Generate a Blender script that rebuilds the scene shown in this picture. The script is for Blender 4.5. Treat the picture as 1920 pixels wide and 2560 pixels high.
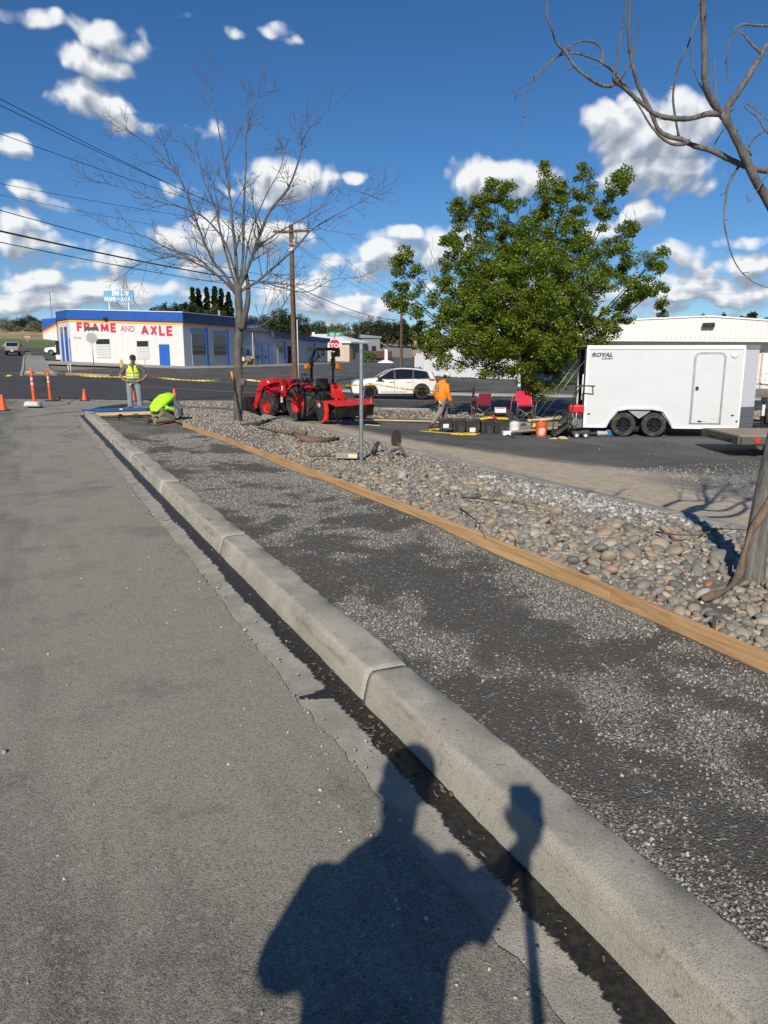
import bpy, bmesh, math, random
import numpy as np
from mathutils import Vector, Matrix, Euler

R = math.radians
for _o in list(bpy.data.objects):
    bpy.data.objects.remove(_o)
scene = bpy.context.scene
COL = scene.collection

# ------------------------------------------------------------------ camera
PITCH = 11.6
CAM_H = 1.6
FPX = 1850.0                      # focal length in pixels of a 1920 x 2560 picture
cam_data = bpy.data.cameras.new('camera')
cam_data.sensor_fit = 'VERTICAL'
cam_data.sensor_height = 36.0
cam_data.sensor_width = 27.0
cam_data.lens = 36.0 * FPX / 2560.0
cam_data.clip_start = 0.02
cam_data.clip_end = 5000.0
cam = bpy.data.objects.new('camera', cam_data)
cam.location = (0, 0, CAM_H)
cam.rotation_euler = (R(90 - PITCH), 0, 0)
COL.objects.link(cam)
scene.camera = cam

# ------------------------------------------------------------------ sun and sky
SUN_AZ, SUN_EL = 11.5, 32.3       # shadows run 11.5 degrees right of +Y
sun_data = bpy.data.lights.new('sun', 'SUN')
sun_data.energy = 5.0
sun_data.angle = R(0.53)
sun_data.color = (1.0, 0.93, 0.81)
sun = bpy.data.objects.new('sun', sun_data)
_to = Vector((math.sin(R(SUN_AZ)) * math.cos(R(SUN_EL)), math.cos(R(SUN_AZ)) * math.cos(R(SUN_EL)), -math.sin(R(SUN_EL))))
sun.rotation_euler = _to.to_track_quat('-Z', 'Y').to_euler()
sun.location = (-10, -40, 40)
COL.objects.link(sun)

vs = scene.view_settings
vs.view_transform = 'Standard'
vs.look = 'None'
vs.exposure = 0.0
vs.gamma = 1.0
vs.use_curve_mapping = False

world = bpy.data.worlds.new('World')
scene.world = world
world.use_nodes = True
wt = world.node_tree
world.cycles.sampling_method = 'MANUAL'
world.cycles.sample_map_resolution = 256
wt.nodes.clear()
SP, CP = math.sin(R(PITCH)), math.cos(R(PITCH))

def ray(x, y):
    """direction of a point of the photograph (1920 x 2560)"""
    u, v = (x - 960.0) / FPX, (y - 1280.0) / FPX
    return Vector((u, CP - v * SP, -(SP + v * CP)))

def azel(x, y):
    d = ray(x, y).normalized()
    return math.atan2(d.x, d.y), math.asin(d.z)

def WN(kind, **kw):
    n = wt.nodes.new(kind)
    for k, v in kw.items():
        setattr(n, k, v)
    return n

def wmath(op, a, b=None, c=None, clamp=False):
    n = wt.nodes.new('ShaderNodeMath'); n.operation = op; n.use_clamp = clamp
    for i, s in enumerate((a, b, c)):
        if s is None: continue
        if isinstance(s, (int, float)): n.inputs[i].default_value = s
        else: wt.links.new(s, n.inputs[i])
    return n.outputs[0]

def wvec(op, a, b=None, out=0):
    n = wt.nodes.new('ShaderNodeVectorMath'); n.operation = op
    for i, s in enumerate((a, b)):
        if s is None: continue
        if isinstance(s, (tuple, list)): n.inputs[i].default_value = s
        else: wt.links.new(s, n.inputs[i])
    return n.outputs[out]

# cumulus puffs: place in the sky (picture px), half width, half height (px), strength
PUFFS = [
    (70, 50, 110, 36, .60), (250, 85, 130, 42, .62), (330, 120, 100, 34, .55), (232, 160, 125, 48, .95),
    (262, 262, 110, 52, .95), (310, 318, 75, 40, .8), (200, 262, 80, 34, .55), (28, 372, 80, 56, .9),
    (700, 92, 60, 26, .5), (480, 52, 32, 20, .42), (585, 92, 38, 20, .42), (740, 110, 40, 18, .4),
    (720, 440, 120, 70, .95), (650, 470, 70, 50, .8), (800, 440, 60, 34, .6), (895, 430, 45, 24, .7),
    (1240, 432, 160, 52, .95), (1170, 428, 95, 46, 1.0), (1310, 430, 110, 48, 1.0), (1330, 450, 90, 45, .7), (1130, 425, 50, 40, .6),
    (1560, 330, 130, 95, 1.1), (1690, 320, 120, 90, 1.1), (1620, 430, 190, 80, 1.1), (1500, 290, 70, 50, .9), (1755, 420, 90, 70, .9),
    (1632, 545, 58, 46, .9), (1520, 575, 70, 34, .55),
    (600, 600, 150, 62, 1.0), (520, 590, 110, 50, .9), (430, 600, 90, 38, .85), (700, 590, 100, 50, .8), (500, 680, 110, 40, .75),
    (1090, 610, 120, 60, 1.0), (970, 640, 140, 52, .9), (880, 660, 110, 40, .8), (1000, 590, 90, 26, .7),
    (90, 610, 150, 48, .85), (40, 560, 90, 34, .75), (240, 650, 130, 36, .7), (100, 700, 190, 34, .75), (330, 715, 120, 40, .8), (300, 745, 70, 36, .8),
    (1850, 655, 120, 38, .95), (1700, 640, 90, 44, .8), (1720, 720, 110, 40, .8), (1640, 765, 110, 34, .8), (1860, 590, 110, 24, .6),
    (520, 745, 140, 34, .8), (760, 735, 150, 40, .75), (60, 480, 70, 26, .45), (480, 335, 60, 30, .3),
    (110, 500, 90, 26, .4), (500, 470, 130, 30, .35),
]
grp = bpy.data.node_groups.new('cloud_field', 'ShaderNodeTree')
grp.interface.new_socket('P', in_out='INPUT', socket_type='NodeSocketVector')
grp.interface.new_socket('D', in_out='INPUT', socket_type='NodeSocketVector')
grp.interface.new_socket('F', in_out='OUTPUT', socket_type='NodeSocketFloat')
_save = wt
wt = grp
gi = wt.nodes.new('NodeGroupInput'); go = wt.nodes.new('NodeGroupOutput')
nz = WN('ShaderNodeTexNoise', noise_dimensions='2D'); nz.inputs['Scale'].default_value = 17.0; nz.inputs['Detail'].default_value = 6.0; nz.inputs['Roughness'].default_value = 0.56
wt.links.new(gi.outputs['P'], nz.inputs['Vector'])
wz = WN('ShaderNodeTexNoise', noise_dimensions='2D'); wz.inputs['Scale'].default_value = 9.0; wz.inputs['Detail'].default_value = 3.0
wt.links.new(gi.outputs['P'], wz.inputs['Vector'])
warp = wvec('MULTIPLY', wvec('SUBTRACT', wz.outputs['Color'], (.5, .5, .5)), (.07, .045, 0))
pw = wvec('ADD', gi.outputs['P'], warp)
best = None
for (x, y, rx, ry, s) in PUFFS:
    a, e = azel(x, y)
    a2, _ = azel(x + rx, y); _, e2 = azel(x, y - ry)
    d = wvec('MULTIPLY', wvec('SUBTRACT', pw, (a, e, 0)), (1 / abs(a2 - a), 1 / abs(e2 - e), 0))
    ln = wvec('LENGTH', d, out=1)
    f = wmath('MULTIPLY_ADD', wmath('MULTIPLY', ln, ln), -s * .85, s * .92)
    best = f if best is None else wmath('MAXIMUM', best, f)
# scattered cloud all round the sky, outside the part that the puffs describe
dn = WN('ShaderNodeSeparateXYZ'); wt.links.new(gi.outputs['P'], dn.inputs[0])
out_az = wmath('MULTIPLY', wmath('SUBTRACT', wmath('ABSOLUTE', dn.outputs[0]), .50), 5.0, clamp=True)
out_el = wmath('MULTIPLY', wmath('SUBTRACT', dn.outputs[1], .42), 5.0, clamp=True)
outm = wmath('MAXIMUM', out_az, out_el)
gn = WN('ShaderNodeTexNoise'); gn.inputs['Scale'].default_value = 3.2; gn.inputs['Detail'].default_value = 3.0
wt.links.new(gi.outputs['D'], gn.inputs['Vector'])
gen = wmath('SUBTRACT', wmath('MULTIPLY', wmath('MULTIPLY_ADD', gn.outputs[0], 3.2, -1.05), outm), 1.0)
# flat strata low over the horizon
st = WN('ShaderNodeTexNoise', noise_dimensions='2D'); st.inputs['Scale'].default_value = 5.0; st.inputs['Detail'].default_value = 5.0
wt.links.new(wvec('MULTIPLY', pw, (1.3, 8.0, 1)), st.inputs['Vector'])
lowm = wmath('SUBTRACT', 1.0, wmath('DIVIDE', wmath('ABSOLUTE', wmath('SUBTRACT', dn.outputs[1], .075)), .11), clamp=True)
strat = wmath('SUBTRACT', wmath('MULTIPLY', wmath('MULTIPLY_ADD', st.outputs[0], 2.6, .24), lowm), 1.0)
F = wmath('MAXIMUM', wmath('MAXIMUM', best, strat), gen)
def billow(scale, amp):
    v = WN('ShaderNodeTexVoronoi'); v.voronoi_dimensions = '2D'; v.feature = 'SMOOTH_F1'; v.inputs['Scale'].default_value = scale; v.inputs['Smoothness'].default_value = .35
    wt.links.new(wvec('ADD', pw, wvec('MULTIPLY', wvec('SUBTRACT', nz.outputs['Color'], (.5, .5, .5)), (.03, .03, 0))), v.inputs['Vector'])
    return wmath('MULTIPLY_ADD', v.outputs['Distance'], -amp, amp * .42)
F = wmath('ADD', F, wmath('MULTIPLY_ADD', nz.outputs[0], .95, -.475))
F = wmath('ADD', F, wmath('ADD', billow(24, .75), billow(58, .34)))
wt.links.new(F, go.inputs['F'])
wt = _save

tc = WN('ShaderNodeTexCoord')
sx = WN('ShaderNodeSeparateXYZ'); wt.links.new(tc.outputs['Generated'], sx.inputs[0])
az = wmath('ARCTAN2', sx.outputs[0], sx.outputs[1])
el = wmath('ARCSINE', sx.outputs[2])
P = WN('ShaderNodeCombineXYZ'); wt.links.new(az, P.inputs[0]); wt.links.new(el, P.inputs[1])
Pz = P.outputs[0]
g1 = WN('ShaderNodeGroup'); g1.node_tree = grp
g2 = WN('ShaderNodeGroup'); g2.node_tree = grp
wt.links.new(Pz, g1.inputs[0]); wt.links.new(tc.outputs['Generated'], g1.inputs[1])
wt.links.new(wvec('ADD', Pz, (-.006, .016, 0)), g2.inputs[0]); wt.links.new(tc.outputs['Generated'], g2.inputs[1])
alpha = WN('ShaderNodeMapRange'); alpha.interpolation_type = 'SMOOTHSTEP'
alpha.inputs[1].default_value = .06; alpha.inputs[2].default_value = .66
wt.links.new(g1.outputs[0], alpha.inputs[0])
light = wmath('SUBTRACT', g1.outputs[0], g2.outputs[0])
lm = WN('ShaderNodeMapRange'); lm.inputs[1].default_value = -.30; lm.inputs[2].default_value = .44
wt.links.new(light, lm.inputs[0])
cr = WN('ShaderNodeValToRGB')
cr.color_ramp.elements[0].position = 0.0; cr.color_ramp.elements[0].color = (.30, .35, .43, 1)
cr.color_ramp.elements[1].position = 1.0; cr.color_ramp.elements[1].color = (.93, .94, .95, 1)
_e = cr.color_ramp.elements.new(.5); _e.color = (.54, .59, .66, 1)
wt.links.new(lm.outputs[0], cr.inputs[0])

SKY_STRENGTH = 0.088
sky = WN('ShaderNodeTexSky')
sky.sky_type = 'NISHITA'
sky.sun_disc = False
sky.sun_elevation = R(SUN_EL)
sky.sun_rotation = R(180 + SUN_AZ)
sky.altitude = 300
sky.air_density = 0.9
sky.dust_density = 0.0
sky.ozone_density = 7.0
hs = WN('ShaderNodeHueSaturation'); hs.inputs['Saturation'].default_value = 1.12
wt.links.new(sky.outputs[0], hs.inputs['Color'])
bs = WN('ShaderNodeBackground'); bs.inputs[1].default_value = SKY_STRENGTH
wt.links.new(hs.outputs[0], bs.inputs[0])
bc = WN('ShaderNodeBackground'); bc.inputs[1].default_value = 1.0
wt.links.new(cr.outputs[0], bc.inputs[0])
up = wmath('MULTIPLY', wmath('ADD', sx.outputs[2], .01), 40.0, clamp=True)
mx = WN('ShaderNodeMixShader')
wt.links.new(wmath('MULTIPLY', wmath('MULTIPLY', alpha.outputs[0], .97), up), mx.inputs[0])
wt.links.new(bs.outputs[0], mx.inputs[1]); wt.links.new(bc.outputs[0], mx.inputs[2])
wo = WN('ShaderNodeOutputWorld'); wt.links.new(mx.outputs[0], wo.inputs[0])

# ------------------------------------------------------------------ helpers
rng = random.Random(7)
nrng = np.random.default_rng(11)

def at(x, y, Y):
    """the point seen at picture px (x, y) that lies Y metres ahead"""
    d = ray(x, y)
    return Vector((0, 0, CAM_H)) + d * (Y / d.y)

KA = math.atan2(.4246, .9054)            # the kerb runs this far left of +Y
KR = Matrix.Rotation(KA, 4, 'Z')
def K(n, s, z=0.0):
    return Vector((n * .9054 - s * .4246, n * .4246 + s * .9054, z))
def toK(X, Y):
    return X * .9054 + Y * .4246, -X * .4246 + Y * .9054

# lie of the land, from a scatter of known heights
_cp = []
for s in (-12, -4, 4, 12, 20, 26):
    for n, z in ((-40, 0), (-20, 0), (-9, 0), (-3, 0), (1, 0), (3, 0), (4.5, -.04), (6.3, -.2), (8, -.34), (10, -.49), (14, -.5), (20, -.5), (28, -.5)):
        if s > 22 and 4 < n: continue
        k = K(n, s); _cp.append((k.x, k.y, z))
_cp += [(-12, 30, 0), (-20, 33, 0), (-6, 31, -.12), (-1, 30.5, -.42), (4, 28.5, -.5), (12, 30, -.5), (22, 28, -.5), (40, 20, -.5),
        (-20, 51, .5), (-30, 53, .62), (-2.3, 46, -.35), (9.7, 42, -.48), (18, 40, -.5), (-11, 49, .12), (-15, 40, .12),
        (7.4, 70, .12), (15, 62, -.1), (24, 57, -.3), (-3, 70, .35), (-31, 65, .8), (-33.5, 81.3, 1.4), (-20.6, 78, .94), (-17.6, 89.7, .95),
        (-14, 100, 1.0), (-9, 122, 1.15), (-2, 135, 1.3), (2, 150, 1.7), (5, 88, .6), (-57, 108, 2.3), (-48, 118, 2.45), (-62, 130, 3.4),
        (-60, 80, 1.5), (-45, 50, .6), (-65, 40, .5), (10, 120, 1.2), (30, 100, .4), (60, 60, 0), (-40, 95, 1.9),
        (-95, 200, 9.5), (-40, 200, 8.0), (-200, 230, 11), (10, 240, 7.0), (0, 270, 9.5), (110, 250, 6), (0, 400, 15), (-150, 400, 20), (200, 400, 12),
        (-300, 100, 5), (300, 100, 0), (0, -60, 0), (-100, -50, 0), (100, -50, -.5), (-500, 700, 24), (500, 700, 18), (0, 800, 20), (40, 160, 2.0), (0, 190, 3.2)]
_TC = np.array(_cp, float)
def _phi(r2): return np.sqrt(r2 + 9.0)
_TD = ((_TC[:, None, :2] - _TC[None, :, :2]) ** 2).sum(-1)
_TN = len(_TC)
_TA = np.zeros((_TN + 3, _TN + 3)); _TA[:_TN, :_TN] = _phi(_TD); _TA[:_TN, :_TN] -= np.eye(_TN) * .02
_TA[:_TN, _TN] = 1; _TA[:_TN, _TN + 1:] = _TC[:, :2]; _TA[_TN, :_TN] = 1; _TA[_TN + 1:, :_TN] = _TC[:, :2].T
_TW = np.linalg.solve(_TA, np.concatenate([_TC[:, 2], np.zeros(3)]))
def Tn(X, Y):
    X = np.asarray(X, float); Y = np.asarray(Y, float)
    sh = X.shape; X = X.ravel(); Y = Y.ravel()
    out = np.empty(len(X))
    for i in range(0, len(X), 4000):
        x, y = X[i:i + 4000], Y[i:i + 4000]
        d = (x[:, None] - _TC[None, :, 0]) ** 2 + (y[:, None] - _TC[None, :, 1]) ** 2
        out[i:i + 4000] = _phi(d) @ _TW[:_TN] + _TW[_TN] + _TW[_TN + 1] * x + _TW[_TN + 2] * y
    return out.reshape(sh)
def T(X, Y): return float(Tn([X], [Y])[0])
def G(x, y, off=0.0):
    """where the sight line of a picture px meets the ground"""
    d = ray(x, y); lo, t = 0.5, 0.5
    o = Vector((0, 0, CAM_H))
    while t < 600:
        p = o + d * t
        if p.z < T(p.x, p.y) + off:
            hi = t
            for _ in range(22):
                m = .5 * (lo + hi); p = o + d * m
                if p.z < T(p.x, p.y) + off: hi = m
                else: lo = m
            p = o + d * hi
            return Vector((p.x, p.y, T(p.x, p.y) + off))
        lo = t; t *= 1.03
    return o + d * 600
def gz(v, off=0.0): return Vector((v[0], v[1], T(v[0], v[1]) + off))

def link(o, parent=None):
    COL.objects.link(o)
    if parent is not None: o.parent = parent
    return o
def tag(o, label=None, cat=None, group=None, kind=None):
    if label: o['label'] = label
    if cat: o['category'] = cat
    if group: o['group'] = group
    if kind: o['kind'] = kind
    return o
def thing(name, label, cat, loc=(0, 0, 0), rz=0.0, group=None):
    o = bpy.data.objects.new(name, None)
    o.empty_display_size = .1
    o.location = loc; o.rotation_euler = (0, 0, rz)
    COL.objects.link(o)
    return tag(o, label, cat, group)
def copy_tree(o, parent=None):
    c = o.copy(); COL.objects.link(c); c.parent = parent
    for ch in list(o.children): copy_tree(ch, c)
    return c

class MB:
    """collects shapes, builds ONE mesh object"""
    def __init__(s): s.v = []; s.f = []
    def add(s, vs, fs):
        b = len(s.v); s.v += [tuple(v) for v in vs]; s.f += [tuple(i + b for i in f) for f in fs]; return s
    def box(s, c, size, rot=None):
        hx, hy, hz = size[0] / 2, size[1] / 2, size[2] / 2
        vs = [Vector((x, y, z)) for x in (-hx, hx) for y in (-hy, hy) for z in (-hz, hz)]
        if rot is not None:
            m = rot if isinstance(rot, Matrix) else Euler(rot).to_matrix()
            vs = [m @ v for v in vs]
        c = Vector(c)
        return s.add([v + c for v in vs], [(0, 1, 3, 2), (4, 6, 7, 5), (0, 4, 5, 1), (2, 3, 7, 6), (0, 2, 6, 4), (1, 5, 7, 3)])
    def box2(s, a, b):
        return s.box([(a[i] + b[i]) / 2 for i in range(3)], [abs(b[i] - a[i]) for i in range(3)])
    def tube(s, pts, rad, n=8, side=None, cap=True, square=False):
        pts = [Vector(p) for p in pts]; m = len(pts)
        if not isinstance(rad, (list, tuple)) or (len(rad) == 2 and m != 2 and not isinstance(rad[0], (list, tuple))): rad = [rad] * m
        vs = []; u = None
        for i, p in enumerate(pts):
            t = (pts[min(i + 1, m - 1)] - pts[max(i - 1, 0)])
            t = t.normalized() if t.length > 1e-9 else Vector((0, 0, 1))
            if side is not None: ref = Vector(side)
            elif u is not None: ref = u
            else: ref = Vector((1, 0, 0)) if abs(t.x) < .8 else Vector((0, 1, 0))
            u = ref - t * ref.dot(t)
            if u.length < 1e-6: u = t.orthogonal()
            u.normalize(); w = t.cross(u)
            r = rad[i]; a, b = r if isinstance(r, (list, tuple)) else (r, r)
            for k in range(n):
                q = 2 * math.pi * (k + (.5 if square else 0)) / n
                vs.append(p + u * (a * math.cos(q)) + w * (b * math.sin(q)))
        fs = [(i * n + k, i * n + (k + 1) % n, (i + 1) * n + (k + 1) % n, (i + 1) * n + k) for i in range(m - 1) for k in range(n)]
        if cap: fs += [tuple(range(n - 1, -1, -1)), tuple(range((m - 1) * n, m * n))]
        return s.add(vs, fs)
    def cyl(s, a, b, r, r2=None, n=16): return s.tube([a, b], [r, r if r2 is None else r2], n)
    def bar(s, a, b, w, h, up=(0, 0, 1)):
        a, b = Vector(a), Vector(b); t = (b - a).normalized(); up = Vector(up)
        x = t.cross(up); x = x.normalized() if x.length > 1e-6 else t.orthogonal().normalized(); y = x.cross(t)
        vs = [p + x * (sx * w / 2) + y * (sy * h / 2) for p in (a, b) for sx, sy in ((-1, -1), (1, -1), (1, 1), (-1, 1))]
        return s.add(vs, [(3, 2, 1, 0), (4, 5, 6, 7), (0, 1, 5, 4), (1, 2, 6, 5), (2, 3, 7, 6), (3, 0, 4, 7)])
    def ell(s, c, r, n=12, m=8, rot=None):
        c = Vector(c); vs = []; mt = None
        if rot is not None: mt = rot if isinstance(rot, Matrix) else Euler(rot).to_matrix()
        for j in range(1, m):
            p = math.pi * j / m
            for k in range(n):
                q = 2 * math.pi * k / n
                v = Vector((r[0] * math.sin(p) * math.cos(q), r[1] * math.sin(p) * math.sin(q), r[2] * math.cos(p)))
                vs.append(c + (mt @ v if mt else v))
        t, b = Vector((0, 0, r[2])), Vector((0, 0, -r[2]))
        vs += [c + (mt @ t if mt else t), c + (mt @ b if mt else b)]
        T0 = (m - 1) * n
        fs = [(j * n + k, (j + 1) * n + k, (j + 1) * n + (k + 1) % n, j * n + (k + 1) % n) for j in range(m - 2) for k in range(n)]
        fs += [(T0, k, (k + 1) % n) for k in range(n)] + [(T0 + 1, (m - 2) * n + (k + 1) % n, (m - 2) * n + k) for k in range(n)]
        return s.add(vs, fs)
    def prism(s, poly, layers, fn=None, axis='y'):
        """poly: 2D outline (x, z); layers: (y, inset) ; inset moves the outline inwards"""
        m = len(poly); area = sum(poly[i][0] * poly[(i + 1) % m][1] - poly[(i + 1) % m][0] * poly[i][1] for i in range(m))
        sg = 1 if area > 0 else -1
        nrm = []
        for i in range(m):
            a, b, c = Vector(poly[i - 1]), Vector(poly[i]), Vector(poly[(i + 1) % m])
            e1, e2 = (b - a).normalized(), (c - b).normalized()
            nn = Vector((-e1.y, e1.x)) + Vector((-e2.y, e2.x))
            nn = nn.normalized() if nn.length > 1e-5 else Vector((-e1.y, e1.x))
            nrm.append(nn * sg)
        vs = []
        for (y, ins) in layers:
            for i in range(m):
                x, z = poly[i][0] + nrm[i].x * ins, poly[i][1] + nrm[i].y * ins
                v = Vector((x, y, z)) if axis == 'y' else (Vector((y, x, z)) if axis == 'x' else Vector((x, z, y)))
                vs.append(fn(v) if fn else v)
        L = len(layers)
        fs = [(j * m + i, j * m + (i + 1) % m, (j + 1) * m + (i + 1) % m, (j + 1) * m + i) for j in range(L - 1) for i in range(m)]
        fs += [tuple(range(m - 1, -1, -1)), tuple(range((L - 1) * m, L * m))]
        return s.add(vs, fs)
    def lathe(s, prof, n=20, c=(0, 0, 0), axis='z', cap=True):
        c = Vector(c); vs = []
        for (r, h) in prof:
            for k in range(n):
                q = 2 * math.pi * k / n
                a, b = r * math.cos(q), r * math.sin(q)
                vs.append(c + (Vector((a, b, h)) if axis == 'z' else Vector((a, h, b)) if axis == 'y' else Vector((h, a, b))))
        m = len(prof)
        fs = [(i * n + k, i * n + (k + 1) % n, (i + 1) * n + (k + 1) % n, (i + 1) * n + k) for i in range(m - 1) for k in range(n)]
        if cap: fs += [tuple(range(n - 1, -1, -1)), tuple(range((m - 1) * n, m * n))]
        return s.add(vs, fs)
    def quad(s, a, b, c, d): return s.add([a, b, c, d], [(0, 1, 2, 3)])
    def mesh(s, name):
        me = bpy.data.meshes.new(name); me.from_pydata(s.v, [], s.f); me.update()
        bm = bmesh.new(); bm.from_mesh(me); bmesh.ops.recalc_face_normals(bm, faces=bm.faces); bm.to_mesh(me); bm.free()
        return me
    def build(s, name, mat=None, parent=None, smooth=False, bevel=0.0, bseg=2, recalc=True):
        me = s.mesh(name) if recalc else bpy.data.meshes.new(name)
        if not recalc: me.from_pydata(s.v, [], s.f)
        if mat: me.materials.append(mat)
        if smooth: me.polygons.foreach_set('use_smooth', [True] * len(me.polygons))
        o = bpy.data.objects.new(name, me); link(o, parent)
        if bevel:
            b = o.modifiers.new('bevel', 'BEVEL'); b.width = bevel; b.segments = bseg; b.limit_method = 'ANGLE'; b.angle_limit = R(35)
            if smooth: b.harden_normals = False
        if smooth == 'auto':
            me.polygons.foreach_set('use_smooth', [True] * len(me.polygons))
            try: me.set_sharp_from_angle(angle=R(40))
            except Exception: pass
        return o
def npmesh(name, V, Fq, mat=None, parent=None, smooth=False, attr=None):
    """mesh from numpy arrays (faces all with the same number of corners)"""
    me = bpy.data.meshes.new(name)
    nv, nf, k = len(V), len(Fq), Fq.shape[1]
    me.vertices.add(nv); me.vertices.foreach_set('co', np.ascontiguousarray(V, dtype=np.float32).ravel())
    me.loops.add(nf * k); me.loops.foreach_set('vertex_index', np.ascontiguousarray(Fq, dtype=np.int32).ravel())
    me.polygons.add(nf); me.polygons.foreach_set('loop_start', np.arange(0, nf * k, k, dtype=np.int32))
    me.polygons.foreach_set('loop_total', np.full(nf, k, dtype=np.int32))
    if smooth: me.polygons.foreach_set('use_smooth', np.ones(nf, dtype=bool))
    me.update(calc_edges=True)
    if attr is not None:
        a = me.attributes.new('rnd', 'FLOAT', 'POINT'); a.data.foreach_set('value', np.asarray(attr, dtype=np.float32))
    if mat: me.materials.append(mat)
    return link(bpy.data.objects.new(name, me), parent)
def remeshed(mb, name, mat, parent, voxel=.012, smooth=4):
    """fuse the collected shapes into one continuous surface"""
    me = mb.mesh(name); o = bpy.data.objects.new(name, me); COL.objects.link(o)
    m = o.modifiers.new('r', 'REMESH'); m.mode = 'VOXEL'; m.voxel_size = voxel; m.use_smooth_shade = True
    if smooth:
        sm = o.modifiers.new('s', 'SMOOTH'); sm.factor = .5; sm.iterations = smooth
    dg = bpy.context.evaluated_depsgraph_get(); dg.update()
    new = bpy.data.meshes.new_from_object(o.evaluated_get(dg)); new.name = name
    bpy.data.objects.remove(o)
    new.materials.clear(); new.materials.append(mat)
    return link(bpy.data.objects.new(name, new), parent)

# ------------------------------------------------------------------ materials
class NT:
    def __init__(s, name):
        s.m = bpy.data.materials.new(name); s.m.use_nodes = True; s.t = s.m.node_tree
        s.b = s.t.nodes['Principled BSDF']; s.tc = None
    def n(s, kind, **kw):
        x = s.t.nodes.new(kind)
        for k, v in kw.items(): setattr(x, k, v)
        return x
    def l(s, a, b): s.t.links.new(a, b)
    def coord(s, what='Object'):
        if s.tc is None: s.tc = s.n('ShaderNodeTexCoord')
        return s.tc.outputs[what]
    def noise(s, scale, detail=4, rough=.55, vec=None, dist=0):
        x = s.n('ShaderNodeTexNoise'); x.inputs['Scale'].default_value = scale; x.inputs['Detail'].default_value = detail
        x.inputs['Roughness'].default_value = rough; x.inputs['Distortion'].default_value = dist
        s.l(vec if vec is not None else s.coord(), x.inputs['Vector']); return x.outputs[0]
    def voro(s, scale, out='Distance', vec=None, feature='F1'):
        x = s.n('ShaderNodeTexVoronoi'); x.feature = feature; x.inputs['Scale'].default_value = scale
        s.l(vec if vec is not None else s.coord(), x.inputs['Vector']); return x.outputs[out]
    def math(s, op, a, b=None, c=None, clamp=False):
        x = s.n('ShaderNodeMath'); x.operation = op; x.use_clamp = clamp
        for i, q in enumerate((a, b, c)):
            if q is None: continue
            if isinstance(q, (int, float)): x.inputs[i].default_value = q
            else: s.l(q, x.inputs[i])
        return x.outputs[0]
    def rng(s, v, a, b, c=0.0, d=1.0, smooth=True):
        x = s.n('ShaderNodeMapRange')
        if smooth: x.interpolation_type = 'SMOOTHSTEP'
        for i, q in enumerate((a, b, c, d)): x.inputs[i + 1].default_value = q
        s.l(v, x.inputs[0]); return x.outputs[0]
    def ramp(s, v, stops):
        x = s.n('ShaderNodeValToRGB'); e = x.color_ramp.elements
        while len(e) < len(stops): e.new(.5)
        for i, (p, c) in enumerate(stops): e[i].position = p; e[i].color = (*c, 1) if len(c) == 3 else c
        s.l(v, x.inputs[0]); return x.outputs[0]
    def mix(s, f, a, b, mode='MIX'):
        x = s.n('ShaderNodeMix'); x.data_type = 'RGBA'; x.blend_type = mode
        for sock, q in ((x.inputs[0], f), (x.inputs[6], a), (x.inputs[7], b)):
            if isinstance(q, (int, float)): sock.default_value = q
            elif isinstance(q, (tuple, list)): sock.default_value = (*q, 1) if len(q) == 3 else q
            else: s.l(q, sock)
        return x.outputs[2]
    def sep(s, v=None):
        x = s.n('ShaderNodeSeparateXYZ'); s.l(v if v is not None else s.coord(), x.inputs[0]); return x.outputs
    def bump(s, h, strength=.3, dist=.01):
        x = s.n('ShaderNodeBump'); x.inputs['Strength'].default_value = strength; x.inputs['Distance'].default_value = dist
        s.l(h, x.inputs['Height']); s.l(x.outputs[0], s.b.inputs['Normal'])
    def set(s, col=None, rough=None, metal=None, **kw):
        for nm, q in (('Base Color', col), ('Roughness', rough), ('Metallic', metal)):
            if q is None: continue
            k = s.b.inputs[nm]
            if isinstance(q, (int, float)): k.default_value = q
            elif isinstance(q, (tuple, list)): k.default_value = (*q, 1) if len(q) == 3 else q
            else: s.l(q, k)
        for nm, q in kw.items(): s.b.inputs[nm.replace('_', ' ')].default_value = q
        return s.m
_mc = {}
def M(name, col, rough=.6, metal=0.0, var=.12, scale=6.0, bump=0.0, bscale=60.0, dirt=0.0, **kw):
    """a plain surface with slight uneven colour, optional grain and dust"""
    if name in _mc: return _mc[name]
    t = NT(name)
    c = t.mix(t.noise(scale, 5), tuple(max(0, x * (1 - var)) for x in col), tuple(min(1, x * (1 + var)) for x in col))
    if dirt:
        c = t.mix(t.math('MULTIPLY', t.rng(t.noise(scale * .7, 6, .65), .42, .72), dirt), c, (.22, .19, .15))
    if bump: t.bump(t.noise(bscale, 4), bump, .004)
    r = t.rng(t.noise(scale * 2, 3), .3, .7, max(0, rough - .07), min(1, rough + .07))
    t.set(c, r, metal, **kw)
    _mc[name] = t.m
    return t.m
_font = None
def text(name, body, size, mat, parent=None, mtx=None, extrude=.004, offset=0.0, shear=0.0, sx=1.0, align='LEFT', space=1.0):
    cu = bpy.data.curves.new(name, 'FONT'); cu.body = body; cu.size = size; cu.extrude = extrude; cu.offset = offset; cu.shear = shear
    cu.align_x = align; cu.space_character = space; cu.resolution_u = 3
    o = bpy.data.objects.new(name, cu); COL.objects.link(o)
    dg = bpy.context.evaluated_depsgraph_get(); dg.update()
    me = bpy.data.meshes.new_from_object(o.evaluated_get(dg)); bpy.data.objects.remove(o)
    me.name = name
    for v in me.vertices: v.co.x *= sx
    if mtx is not None: me.transform(mtx)
    me.materials.clear(); me.materials.append(mat)
    return link(bpy.data.objects.new(name, me), parent)
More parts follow.
